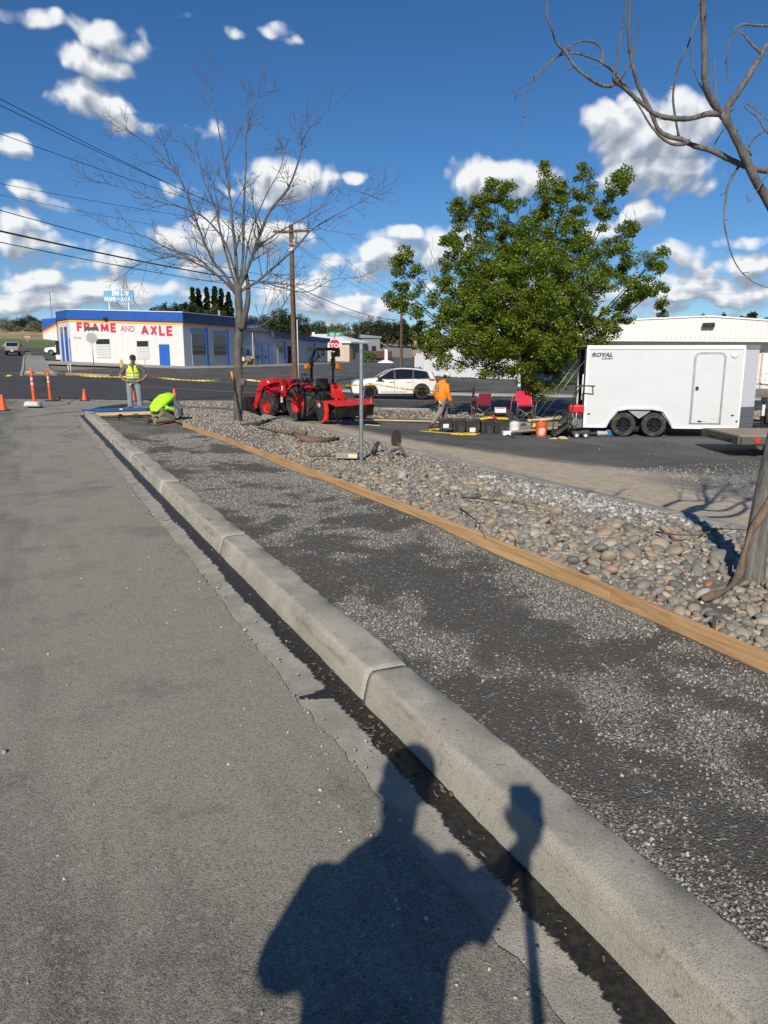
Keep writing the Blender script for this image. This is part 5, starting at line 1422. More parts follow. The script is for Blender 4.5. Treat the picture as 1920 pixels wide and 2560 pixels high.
LIMBS = [  # (depth drift, radius, points)
    (-.7, .075, [(815, 1150), (750, 1050), (690, 980), (625, 830), (545, 610), (470, 480), (330, 360), (225, 285)]),
    (.9, .060, [(805, 1130), (720, 1060), (600, 960), (470, 920), (330, 850), (200, 820), (60, 745)]),
    (-1.2, .050, [(812, 1160), (740, 1080), (640, 1010), (520, 960), (400, 970), (300, 1000), (215, 1060)]),
    (.4, .085, [(818, 1120), (808, 960), (790, 780), (765, 560), (735, 400), (700, 200), (645, 60)]),
    (1.2, .070, [(822, 1130), (845, 960), (850, 700), (860, 480), (862, 320), (900, 190), (945, 95)]),
    (-.5, .085, [(835, 1100), (880, 990), (930, 850), (985, 720), (1080, 600), (1140, 440), (1160, 340), (1230, 250), (1335, 160)]),
    (.8, .065, [(838, 1130), (920, 1085), (1020, 1000), (1130, 900), (1200, 820), (1330, 740), (1480, 660), (1590, 590)]),
    (-1.0, .045, [(835, 1140), (930, 1090), (1050, 1120), (1180, 1140), (1300, 1080), (1440, 1065)]),
    (1.5, .055, [(812, 1130), (740, 880), (700, 700), (640, 560), (610, 430), (540, 370), (420, 350)]),
    (-1.4, .05, [(818, 1100), (760, 900), (650, 760), (520, 700), (400, 670), (250, 610), (80, 565)]),
    (.2, .05, [(828, 1120), (900, 940), (1000, 850), (1120, 780), (1250, 700), (1330, 600), (1500, 640)]),
    (1.0, .04, [(850, 1050), (880, 850), (960, 650), (1030, 520), (1060, 420), (1050, 390)]),
    (-.3, .055, [(826, 1330), (880, 1325), (940, 1315), (1000, 1270), (1060, 1200), (1110, 1120), (1180, 1090)]),
]
for i, (dz_, r0, pts) in enumerate(LIMBS):
    wp = [tz(x, y, dz_ * j / (len(pts) - 1)) for j, (x, y) in enumerate(pts)]
    sp_ = [loc_(v) for v in smooth_path(wp, 4)]; m = len(sp_); mb = MB()
    rad = [max(.005, .56 * r0 * (1 - .93 * j / (m - 1)) ** 1.05) for j in range(m)]
    mb.tube(sp_, rad, 8, cap=False)
    for j in range(4, m - 1):
        for _ in range(rg.choice((1, 1, 2))):
            if rg.random() < .42: continue
            t_ = (sp_[j + 1] - sp_[j]).normalized(); sd = Vector((rg.gauss(0, 1), rg.gauss(0, .8), rg.gauss(.25, .8))); sd = (sd - t_ * sd.dot(t_)).normalized()
            twig_from(mb, sp_[j], t_ * .75 + sd * .75, rg.uniform(.55, 1.35) * (1 - .4 * j / m), max(.005, rad[j] * .42), 2, rg, .22)
    twig_from(mb, sp_[-1], sp_[-1] - sp_[-3], .5, .005, 2, rg)
    mb.build('branch', m_bark, tree1, smooth=True)
# dark dead limb beside the trunk
mb = MB(); dl = [loc_(v) for v in smooth_path([tz(836, 1330, -.1), tz(850, 1270, -.15), tz(868, 1200, -.1), tz(872, 1120, 0), (tz(862, 1040, .1))], 4)]
mb.tube(dl, [.10 - .004 * k for k in range(len(dl))], 8); mb.build('dead_limb', m_barkd, tree1, smooth=True)
# pry bar and post leaning on the trunk
hb = thing('digging_bar', 'long black digging bar with orange grip leaning on the bare tree', 'bar', (0, 0, 0))
MB().bar(tz(836, 1820, -.15), tz(792, 1585, -.15), .07, .045).build('shaft', m_blkm, hb, bevel=.006)
MB().tube([tz(795, 1600, -.16), tz(784, 1553, -.16)], .03, 10).build('grip', M('orange_grip', (.62, .22, .05), .6), hb, smooth=True)
o = MB().ell(tz(828, 1842, -.35), (.10, .09, .07), 12, 8).build('large_cobble', m_cob_o, smooth=True); tag(o, 'rounded pale stone at the foot of the bare tree', 'rock')

# the near tree at the right edge: trunk in view, crown reaching over the frame
rg = random.Random(5)
def tn(x, y, Y): return at(1240 + x / 2.44, y / 2.44, Y)
nb = bedpt(1882, 1455, 0.0)
near = thing('near_tree', 'weathered bare tree at the right edge, its limbs overhead', 'tree', (nb.x, nb.y, nb.z - .1)); org = Vector((nb.x, nb.y, nb.z - .1))
Yt = nb.y
trp = [Vector((nb.x, nb.y, nb.z - .1)), at(1886, 1400, Yt), at(1912, 1250, Yt + .02), at(1948, 1080, Yt + .05), at(1985, 860, Yt + .1), at(1990, 720, Yt + .1)]
tp = [loc_(v) for v in smooth_path(trp, 6)]
MB().tube(tp, [.12, .098, .09, .085] + [.082 - .0008 * i for i in range(len(tp) - 4)], 16).build('trunk', m_barkn, near, smooth=True)
m_vine = bark_mat('vine_bark', (.12, .08, .052), (.22, .155, .105), 40)
vp = [bedpt(1755, 1497, .03), bedpt(1790, 1486, .05), bedpt(1822, 1470, .06), at(1846, 1440, Yt - .08), at(1858, 1390, Yt - .09), at(1878, 1330, Yt - .09), at(1912, 1275, Yt - .08), at(1940, 1210, Yt - .05)]
MB().tube([loc_(v) for v in smooth_path(vp, 5)], [.022 + .008 * math.sin(i * .5) for i in range(len(vp) * 5 - 4)], 9).build('root', m_vine, near, smooth=True)
NL = [  # (radii, points with depth)
    (.052, .030, [(1830, 1760, 5.1), (1800, 1500, 5.0), (1659, 1225, 4.95), (1590, 1110, 4.9), (1500, 920, 4.85), (1420, 760, 4.8), (1370, 690, 4.8)]),
    (.034, .020, [(1370, 690, 4.8), (1310, 600, 4.75), (1275, 500, 4.7), (1272, 300, 4.65), (1262, 60, 4.6), (1268, -200, 4.5)]),
    (.026, .005, [(1370, 695, 4.8), (1290, 695, 4.78), (1190, 722, 4.75), (1080, 722, 4.7), (980, 700, 4.65), (900, 640, 4.62), (820, 570, 4.6), (740, 510, 4.55), (690, 527, 4.5), (620, 510, 4.45), (500, 425, 4.4), (430, 330, 4.38), (365, 255, 4.35), (340, 170, 4.3), (312, 90, 4.3), (316, -40, 4.3)]),
    (.034, .016, [(1410, 740, 4.8), (1415, 650, 4.8), (1480, 560, 4.82), (1560, 430, 4.85), (1620, 330, 4.9), (1680, 230, 4.95), (1790, 90, 5.0)]),
    (.030, .012, [(1700, 1050, 5.0), (1640, 1040, 4.98), (1540, 1020, 4.95), (1430, 975, 4.95), (1320, 920, 4.95), (1210, 890, 4.95), (1130, 850, 4.95), (1060, 835, 4.95), (990, 790, 4.95), (950, 690, 4.93), (900, 590, 4.9), (860, 500, 4.88), (835, 400, 4.85), (812, 260, 4.82), (812, 120, 4.8), (822, -30, 4.8)]),
    (.016, .006, [(1150, 880, 4.95), (1080, 880, 4.93), (1010, 840, 4.9), (940, 760, 4.88), (880, 660, 4.86), (830, 590, 4.85)]),
    (.014, .006, [(740, 510, 4.55), (715, 480, 4.5), (735, 400, 4.5), (750, 280, 4.48), (775, 140, 4.45), (795, -20, 4.4)]),
    (.010, .004, [(735, 505, 4.55), (790, 440, 4.5), (830, 350, 4.5), (860, 230, 4.5), (877, 105, 4.5)]),
    (.013, .003, [(800, 540, 4.6), (720, 440, 4.55), (660, 390, 4.5), (630, 370, 4.5), (560, 345, 4.45), (480, 325, 4.4), (400, 335, 4.4), (310, 390, 4.35), (210, 500, 4.3), (80, 570, 4.3)]),
    (.010, .002, [(650, 380, 4.5), (650, 320, 4.5), (610, 265, 4.48), (530, 250, 4.45), (430, 295, 4.4), (300, 420, 4.35), (215, 520, 4.3), (175, 600, 4.3), (155, 740, 4.28), (135, 905, 4.28)]),
    (.012, .005, [(1115, 835, 4.95), (1095, 720, 4.92), (1080, 580, 4.9), (1110, 410, 4.88), (1165, 290, 4.85), (1215, 150, 4.82), (1250, 50, 4.8), (1230, -30, 4.8)]),
    (.007, .004, [(1300, 600, 4.75), (1240, 510, 4.74), (1200, 400, 4.72), (1180, 270, 4.7)]),
    (.008, .004, [(1340, 660, 4.8), (1342, 560, 4.8), (1330, 470, 4.8), (1336, 365, 4.8)]),
    (.010, .004, [(1560, 950, 4.9), (1540, 900, 4.9), (1590, 830, 4.88), (1660, 790, 4.86), (1700, 780, 4.86)]),
    (.012, .003, [(1480, 1015, 4.95), (1420, 1120, 4.9), (1400, 1240, 4.88), (1390, 1340, 4.85), (1410, 1450, 4.85), (1440, 1560, 4.85), (1490, 1650, 4.85), (1570, 1720, 4.85), (1660, 1755, 4.85)]),
    (.014, .004, [(1625, 330, 4.9), (1560, 270, 4.9), (1510, 210, 4.9), (1470, 185, 4.9)]),
    (.012, .004, [(1700, 155, 4.9), (1590, 155, 4.9), (1500, 150, 4.9), (1450, 190, 4.9), (1415, 290, 4.9), (1408, 400, 4.9), (1418, 500, 4.9)]),
    (.009, .004, [(1700, 850, 4.7), (1640, 790, 4.7), (1600, 720, 4.7), (1525, 660, 4.7), (1530, 630, 4.7), (1600, 680, 4.7), (1660, 740, 4.7)]),
    (.007, .003, [(1318, 915, 4.95), (1350, 850, 4.93), (1390, 790, 4.9)]),
    (.006, .003, [(1700, 980, 4.8), (1640, 1080, 4.8), (1580, 1180, 4.8), (1545, 1230, 4.8), (1530, 1180, 4.8)]),
]
for (ra, rb, pts) in NL:
    wp = [tn(*p) for p in pts]; sp_ = [loc_(v) for v in smooth_path(wp, 5)]; m = len(sp_)
    mb = MB(); mb.tube(sp_, [.66 * (ra + (rb - ra) * j / (m - 1)) * (1 + .05 * math.sin(j * 2.3) + rg.gauss(0, .06)) for j in range(m)], 10)
    for j in range(3, m - 2, 4):
        if rg.random() < .55:
            t_ = (sp_[j + 1] - sp_[j]).normalized(); sd = Vector((rg.gauss(0, 1), rg.gauss(0, 1), rg.gauss(0, 1))); sd = (sd - t_ * sd.dot(t_)).normalized()
            mb.tube([sp_[j], sp_[j] + (t_ * .4 + sd) * rg.uniform(.02, .06)], [max(.003, ra * .2), .0015], 5)
    mb.build('branch', m_barkn, near, smooth=True)
# limbs beyond the frame (they throw the forked shadow over the lot)
for k, (az_, ln) in enumerate(((.9, 2.6), (2.2, 2.4), (-.4, 2.2), (-1.5, 2.0), (3.3, 2.2))):
    mb = MB(); st_ = loc_(at(1990, 740, Yt + .1)); dd = Vector((math.cos(az_) * .7, math.sin(az_) * .45, .75))
    pts = [st_ + dd * (ln * u) + Vector((0, 0, .25 * ln * u * u)) for u in (0, .2, .45, .7, 1)]
    if any((p + org).y < 3.2 or abs((p + org).x) < (p + org).y * .62 for p in pts): pts = [st_ + Vector((abs(dd.x) * .9 + .35, dd.y * .5, dd.z)) * (ln * u) for u in (0, .2, .45, .7, 1)]
    pts = [pts[0]] + [p + Vector((rg.gauss(0, .12), rg.gauss(0, .12), rg.gauss(0, .10))) for p in pts[1:]]; mb.tube(smooth_path(pts, 4), [.045 - .0023 * q for q in range(17)], 9)
    for j in (2, 3, 3, 4):
        twig_from(mb, pts[j], (pts[j] - pts[j - 1]).normalized() + Vector((rg.uniform(-.1, .6), rg.gauss(0, .4), .2)), rg.uniform(.7, 1.3), .013, 2, rg, .2)
    mb.build('branch', m_barkn, near, smooth=True)

# leaf clusters -----------------------------------------------------------
def leaf_mat(name, stops, trans=.25):
    t = NT(name); a = t.n('ShaderNodeAttribute'); a.attribute_name = 'rnd'
    c = t.ramp(a.outputs['Fac'], stops); t.set(c, .5, 0)
    tr = t.n('ShaderNodeBsdfTranslucent'); t.l(t.mix(.5, c, (.25, .36, .03)), tr.inputs[0])
    mx_ = t.n('ShaderNodeMixShader'); mx_.inputs[0].default_value = trans
    out = t.t.nodes['Material Output']; t.l(t.b.outputs[0], mx_.inputs[1]); t.l(tr.outputs[0], mx_.inputs[2]); t.l(mx_.outputs[0], out.inputs[0])
    return t.m
m_leaf = leaf_mat('maple_leaf', [(0, (.070, .108, .012)), (.4, (.150, .205, .022)), (.75, (.25, .32, .034)), (1, (.38, .43, .06))], .45)
m_olive = leaf_mat('olive_leaf', [(0, (.040, .052, .020)), (.5, (.075, .090, .034)), (1, (.120, .135, .055))], .15)
m_dkgrn = leaf_mat('dark_leaf', [(0, (.016, .030, .010)), (.5, (.030, .050, .016)), (1, (.050, .075, .025))], .1)
m_silver = leaf_mat('silver_leaf', [(0, (.12, .14, .085)), (.5, (.20, .22, .14)), (1, (.29, .31, .21))], .1)
def leaves(name, centres, spread_, count, size, mat, parent, flat=(1, 1, .8), droop=.35, rg_=nrng, lob=True):
    """leaf blades round many cluster centres; each leaf a folded, pointed blade"""
    C_ = np.asarray(centres, float); n = count
    ci = rg_.integers(0, len(C_), n); off = rg_.normal(0, 1, (n, 3)); off *= (rg_.random((n, 1)) ** .45) / np.maximum(np.linalg.norm(off, axis=1, keepdims=True), 1e-6)
    sp_ = np.asarray(spread_, float); sp_ = sp_[ci][:, None] if sp_.ndim else sp_
    P0 = C_[ci] + off * sp_ * np.array(flat)
    L = size * rg_.uniform(.65, 1.25, n)
    a = rg_.uniform(0, 2 * np.pi, n); el_ = rg_.normal(-droop, .5, n)
    d = np.stack([np.cos(a) * np.cos(el_), np.sin(a) * np.cos(el_), np.sin(el_)], 1)
    up_ = np.stack([rg_.normal(0, .5, n), rg_.normal(0, .5, n), np.ones(n)], 1)
    s = np.cross(d, up_); s /= np.maximum(np.linalg.norm(s, axis=1, keepdims=True), 1e-6); nn = np.cross(s, d)
    L3 = L[:, None]
    base = P0; tip = P0 + d * L3; fold = nn * (L3 * .12)
    l1 = P0 + d * L3 * .38 + s * L3 * .48 + fold; r1 = P0 + d * L3 * .38 - s * L3 * .48 + fold
    V = np.stack([base, r1, tip, l1], 1).reshape(-1, 3)
    i4 = np.arange(n)[:, None] * 4
    Fq = np.concatenate([i4 + np.array([[0, 1, 2]]), i4 + np.array([[0, 2, 3]])], 0)
    tone = np.repeat(np.clip(rg_.random(n) * .55 + rg_.random(len(C_))[ci] * .45, 0, 1), 4)
    return npmesh(name, V, Fq, mat, parent, False, tone)

# the maple in the planting strip
MY = 27.0; mb_ = G(1322, 1046, .07)
MY = mb_.y
maple = thing('maple_tree', 'full green maple in the planting strip behind the red chairs', 'tree', (mb_.x, mb_.y, mb_.z)); org = Vector(mb_)
def tm(x, y, dy=0.0): return at(900 + x / 2.023, 380 + y / 2.023, MY + dy)
MB().tube([loc_(v) for v in smooth_path([Vector((mb_.x, mb_.y, mb_.z - .1)), tm(845, 1240), tm(842, 1120), tm(840, 1000), tm(845, 880)], 4)], [.34, .25, .23, .22, .215, .21, .21, .20, .20, .20, .20, .19, .19, .19, .18, .18, .17], 14).build('trunk', m_barkb, maple, smooth=True)
LOBES = [  # px centre in the crown picture, half size, depth, leaf share
    (840, 640, 230, 200, 0), (700, 520, 190, 170, .4), (960, 520, 200, 180, .3), (830, 860, 250, 150, -.5), (640, 800, 190, 150, -.3), (1060, 760, 200, 150, -.2),
    (560, 620, 130, 120, .5), (1180, 560, 170, 150, .3), (600, 950, 160, 110, -.6), (980, 930, 200, 120, -.8), (500, 760, 110, 90, 0), (790, 1030, 200, 90, -.4), (1130, 880, 130, 90, .2),
    (700, 330, 110, 130, .6), (860, 320, 110, 140, .2), (1010, 300, 110, 140, .5), (1150, 330, 100, 130, .2), (560, 420, 90, 110, .4),
    (250, 640, 85, 95, .2), (270, 740, 110, 80, 0), (350, 830, 110, 80, -.2), (430, 900, 120, 80, -.3), (215, 540, 50, 55, .2), (170, 755, 60, 45, .2), (330, 900, 60, 50, 0),
    (1420, 620, 110, 110, .2), (1440, 740, 110, 90, 0), (1330, 700, 110, 90, .2), (1500, 540, 45, 60, .2), (1300, 840, 90, 60, .2), (1240, 900, 70, 50, .2),
    (940, 130, 30, 70, .3), (1000, 190, 40, 70, .4), (1130, 150, 45, 80, .3), (1290, 180, 50, 60, .4), (1330, 120, 40, 40, .4), (1250, 270, 60, 60, .3), (670, 200, 40, 60, .5), (740, 220, 40, 60, .2), (600, 270, 40, 60, .2), (490, 300, 30, 50, .3),
    (1340, 400, 50, 50, .3), (1290, 480, 70, 70, .2), (480, 540, 60, 70, .2), (460, 450, 35, 45, .2), (420, 640, 40, 40, .1),
    (1000, 1120, 120, 60, -.4), (1080, 1010, 110, 75, -.3), (760, 1110, 120, 60, -.5), (920, 1000, 210, 110, -.7), (1140, 960, 110, 80, .0), (560, 860, 160, 120, -.5),
    (840, 760, 330, 260, -.2), (720, 900, 220, 130, -.9), (1000, 640, 240, 200, -.5), (640, 640, 170, 160, -.4),
    (860, 1130, 110, 70, -.5), (920, 1200, 60, 45, -.4), (470, 1050, 100, 60, -.3), (380, 1000, 50, 40, -.2), (640, 1080, 90, 60, -.6), (1000, 1060, 90, 70, -.3),
]
rg = random.Random(9); cents, spr = [], []
for (x, y, rx, ry, dy) in LOBES:
    c = loc_(tm(x, y, dy)); m_px = MY / 1888 / 2.023; RX, RZ = rx * m_px, ry * m_px; RY = min(2.6, (RX + RZ) * .62)
    k = max(9, int(30 * RX * RZ))
    for _ in range(k):
        while True:
            v = Vector((rg.uniform(-1, 1), rg.uniform(-1, 1), rg.uniform(-1, 1)))
            if .25 < v.length < 1: break
        v = v.normalized() * (v.length ** .5)
        cents.append((c.x + v.x * RX, c.y + v.y * RY, c.z + v.z * RZ)); spr.append(rg.uniform(.20, .40) if RX > .8 else rg.uniform(.16, .28))
crown = leaves('crown', cents, spr, 180000, .074, m_leaf, maple, (1, 1, .75), .3)
mb = MB(); fork = loc_(tm(842, 1000))
for (x, y, rx, ry, dy) in LOBES:
    c = loc_(tm(x, y, dy)); mid_ = fork.lerp(c, .5) + Vector((0, 0, -.25 - .1 * abs(c.x)))
    if rx < 60 and y < 480: mid_ = loc_(tm(840 + (x - 840) * .55, 620, dy))
    r0 = .035 if rx > 100 else .02
    mb.tube(smooth_path([fork + Vector((0, 0, rg.uniform(-.4, .5))), mid_, c, c + Vector((0, 0, .35 if y < 500 else .1))], 4), [r0 * (1 - .85 * j / 12) + .004 for j in range(13)], 6, cap=False)
for _ in range(26):          # bare shoots that poke out of the crown
    x, y = rg.choice([(500, 400), (430, 560), (380, 640), (560, 300), (690, 230), (820, 260), (1200, 230), (1290, 330), (1360, 420), (860, 850), (900, 880), (800, 760)])
    p_ = loc_(tm(x + rg.gauss(0, 40), y + rg.gauss(60, 30), -1.0 if y > 700 else .2)); twig_from(mb, p_, Vector((rg.gauss(0, .5), rg.gauss(0, .4), 1)), rg.uniform(.6, 1.2), .010, 1, rg, .2)
mb.build('branches', m_bark, maple, smooth=True)

# trees and shrubs far off
def make_far_tree(kind, h, w, seed, mat):
    r = random.Random(seed); nr = np.random.default_rng(seed); c_ = []; s_ = []
    if kind == 'poplar':
        for _ in range(150):
            u = r.random(); rr = w * .5 * (min(1, u * 4 + .3)) * (1 - u ** 2.2) ** .8; a = r.uniform(0, 6.28); q = r.random() ** .5
            c_.append((math.cos(a) * rr * q, math.sin(a) * rr * q, h * (.06 + .93 * u))); s_.append(w * (.22 - .13 * u))
    else:
        for _ in range(70):
            while True:
                v = Vector((r.uniform(-1, 1), r.uniform(-1, 1), r.uniform(-.7, 1)))
                if v.length < 1: break
            bump_ = 1 + .22 * math.sin(3 * math.atan2(v.y, v.x) + seed)
            c_.append((v.x * w * .5 * bump_, v.y * w * .5 * bump_, h * (.5 + .46 * v.z))); s_.append(w * .13)
    return c_, s_, nr
def far_tree(name, x, y_top, y_base, Y, wpx, kind, mat, label, seed, dens=1700, trunk_=True):
    b = at(x, y_base, Y); tp_ = at(x, y_top, Y); h = tp_.z - b.z; w = wpx / 1888 * Y
    z0 = T(b.x, b.y) - .2; h = tp_.z - z0
    t_ = thing(name, label, 'tree' if 'shrub' not in name else 'shrub', (b.x, b.y, z0), 0, 'trees and shrubs beyond the buildings')
    c_, s_, nr = make_far_tree(kind, h, w, seed, mat)
    leaves('crown', c_, s_, int(dens * 2.2), h * .030 + .10, mat, t_, (1, 1, 1), .1, nr)
    MB().tube([(0, 0, 0), (.05 * h * .2, 0, h * .3), (0, 0, h * .75)], [h * .03, h * .022, h * .008], 7).build('trunk', m_barkb, t_, smooth=True)
    return t_
ORD = ['leftmost', 'second', 'third', 'fourth', 'fifth', 'sixth', 'seventh', 'eighth', 'ninth', 'tenth', 'eleventh', 'twelfth', 'thirteenth', 'fourteenth']
for i, (x, yt) in enumerate(((486, 718), (500, 722), (521, 718), (541, 717), (557, 720), (575, 731))):
    far_tree('poplar_tree', x, yt, 830, 190 + 3 * (i % 3), 22 + 5 * (i % 2), 'poplar', m_dkgrn, f'{ORD[i]} poplar from the left in the dark row above the workshop roof', 100 + i, 2600)
for i, (x, yt, w) in enumerate(((385, 768, 46), (410, 758, 60), (440, 756, 60), (466, 752, 50), (540, 764, 60), (500, 760, 50))):
    far_tree('round_tree', x, yt, 820, 175 + 4 * (i % 2), w, 'round', m_dkgrn if i % 2 else m_olive, f'rounded green tree, {ORD[i]} of the clump above the workshop parapet', 130 + i, 1900)
_ol = [(632, 786, 60), (665, 790, 66), (690, 768, 74), (716, 770, 64), (742, 782, 60), (775, 803, 60), (806, 800, 58), (838, 806, 60), (870, 808, 60)]
for i, (x, yt, w) in enumerate(_ol):
    far_tree('olive_tree', x, yt, 880, 190 + 6 * (i % 3), w, 'round', (m_olive, m_dkgrn, m_olive, m_silver)[i % 4 if i > 4 else i % 2], f'{ORD[i]} bushy olive tree from the left behind the blue shop row', 160 + i, 1900)
for i, (x, yt, w) in enumerate(((905, 800, 62), (934, 788, 76), (966, 792, 74), (1000, 795, 60), (1012, 800, 50), (1060, 826, 50))):
    far_tree('hill_tree', x, yt, 862, 205 + 5 * (i % 2), w, 'round', m_dkgrn if i % 3 else m_olive, f'{ORD[i]} dark tree from the left on the slope behind the far pole', 190 + i, 2100)
for i, (x, yt, w, mt) in enumerate(((8, 793, 50, m_silver), (30, 800, 46, m_olive), (55, 797, 44, m_dkgrn), (78, 788, 52, m_dkgrn), (96, 800, 40, m_dkgrn), (112, 806, 44, m_dkgrn))):
    far_tree('field_tree', x, yt, 838, 205 + 8 * (i % 2), w, 'round', mt, f'{ORD[i]} tree from the left on the field edge beyond the pickup', 220 + i, 1900)
for i, (x, yt, w, mt) in enumerate(((16, 806, 40, m_silver), (38, 815, 34, m_silver), (88, 803, 34, m_silver), (104, 812, 34, m_silver), (120, 812, 30, m_silver), (72, 826, 24, m_olive))):
    far_tree('silver_shrub', x, yt, 836, 188 + 5 * (i % 2), w, 'round', mt, f'{ORD[i]} silvery shrub from the left in the dry field', 240 + i, 1500)
for i, (x, yt, w) in enumerate(((1652, 769, 46), (1752, 780, 40), (1808, 778, 46), (1866, 762, 52), (1915, 788, 40))):
    far_tree('roofline_tree', x, yt, 850, 120 + 6 * (i % 2), w, 'round', m_dkgrn if i % 2 else m_olive, f'{ORD[i]} tree from the left showing over the warehouse roof', 260 + i, 1700)
# weeds by the shops
m_weed = leaf_mat('dry_weed', [(0, (.26, .20, .10)), (.5, (.38, .30, .16)), (1, (.48, .40, .24))], .1); m_weedg = leaf_mat('green_weed', [(0, (.06, .10, .025)), (1, (.13, .18, .05))], .1)
for (x, y, Y, hh, ww, mt, lb) in ((614, 912, 92, 1.1, 1.6, m_weed, 'dry tan weed clump by the barrel-roofed garage'), (785, 907, 118, 2.2, 1.5, m_weed, 'tall dry weed clump by the blue shop row'), (922, 905, 130, 2.2, 2.2, m_weedg, 'green weed clump at the corner of the tan shop')):
    p_ = at(x, y, Y); p_.z = T(p_.x, p_.y); o = leaves('weed_clump', [(rng.uniform(-ww, ww) * .5, rng.uniform(-.4, .4), hh * rng.random() * .7) for _ in range(30)], .25, 900, .35, mt, None, (1, 1, 1), -1.0); o.location = p_; tag(o, lb, 'weeds')

# ------------------------------------------------------------------ poles, wires, signs
m_pole = bark_mat('creosote_pole', (.10, .062, .040), (.185, .120, .078), 14); m_wire = M('wire', (.010, .010, .011), .6)
pY = 47.0; pbase = at(737, 952, pY); pbase.z = T(pbase.x, pbase.y) - .1; ptop = at(735, 562, pY)
P1 = thing('utility_pole', 'tall brown utility pole with crossarm behind the tractor', 'pole', pbase); H1 = ptop.z - pbase.z
MB().tube([(0, 0, 0), (0, 0, H1)], [.175, .135], 14).build('shaft', m_pole, P1, smooth='auto')
arm_z = at(735, 580, pY).z - pbase.z
ax = Vector((1, -.12, 0)).normalized()
MB().bar(-ax * 1.08 + Vector((0, -.2, arm_z)), ax * 1.08 + Vector((0, -.2, arm_z)), .11, .13).build('crossarm', m_pole, P1)
for u in (-.98, -.55, .55, .98): MB().lathe([(.0, 0), (.03, 0), (.03, .05), (.055, .06), (.05, .12), (.03, .15), (0, .16)], 10, (ax.x * u, ax.y * u - .2, arm_z + .065)).build('insulator', m_rail, P1, smooth=True)
for sg in (-1, 1): MB().bar(ax * (.75 * sg) + Vector((0, -.23, arm_z - .06)), Vector((0, -.23, arm_z - .75)), .03, .03).build('brace', m_galv, P1)
MB().box((.0, -.22, arm_z - 1.0), (.34, .12, .22)).build('hardware', m_galv, P1); MB().box((.2, -.1, arm_z - .6), (.16, .16, .3)).build('cutout', m_rail, P1)
MB().tube([(.24, -.08, 0), (.24, -.08, H1 * .44)], .04, 8).build('conduit', m_rail, P1)
b2 = at(1003, 925, 88); b2.z = T(b2.x, b2.y) - .1; t2 = at(1004, 748, 88)
P2 = thing('utility_pole', 'distant brown utility pole left of the maple', 'pole', b2)
MB().tube([(0, 0, 0), (0, 0, t2.z - b2.z)], [.17, .13], 12).build('shaft', m_pole, P2, smooth='auto'); MB().box((0, -.15, t2.z - b2.z - .5), (2.0, .1, .12)).build('crossarm', m_pole, P2)
def wire(a, b, sag, r, label, ext=1.3, n=28):
    a, b = Vector(a), Vector(b); b = a + (b - a) * ext
    pts = [a.lerp(b, i / n) - Vector((0, 0, sag * 4 * (i / n) * (1 - i / n))) for i in range(n + 1)]
    return tag(MB().tube(pts, r, 6).build('overhead_wire', m_wire, smooth=True), label, 'wire', 'overhead wires')
WL = [(694, 577, 226, .010, 'highest of the overhead wires at the left'), (716, 577, 242, .010, 'second highest overhead wire at the left'), (756, 577, 313, .009, 'third overhead wire from the top at the left'),
      (780, 577, 438, .007, 'thin overhead wire, fourth from the top at the left'), (735, 610, 466, .005, 'faintest overhead wire, fifth from the top at the left'), (735, 700, 505, .012, 'overhead wire just above the thick cable'),
      (735, 714, 557, .026, 'thick black overhead cable crossing in front of the bare tree'), (735, 728, 585, .013, 'lowest overhead wire below the thick cable')]
for (x, y, y0, r, lb) in WL: wire(at(x, y, pY), at(0, y0, 21), .30, r, lb)
WR = [(694, 577, 990, 742, .010, 'upper wire from the near pole to the far pole'), (780, 577, 1016, 745, .010, 'second wire from the near pole to the far pole'), (735, 610, 1003, 765, .008, 'third wire from the near pole to the far pole'), (735, 714, 1003, 800, .022, 'thick cable from the near pole to the far pole'), (735, 728, 1003, 818, .012, 'lowest cable from the near pole to the far pole')]
for (x, y, x2, y2, r, lb) in WR: wire(at(x, y, pY), at(x2, y2, 88), .5, r, lb, 1.0)
wire(at(735, 640, pY), at(1120, 640, 70), .4, .006, 'thin service wire running right behind the maple', 1.0)
wire(at(1003, 790, 88), at(760, 822, 124), .4, .012, 'service wire from the far pole to the shop row', 1.0)
wire(at(1003, 795, 88), at(560, 835, 140), .6, .010, 'sagging wire from the far pole behind the shop row', 1.0)

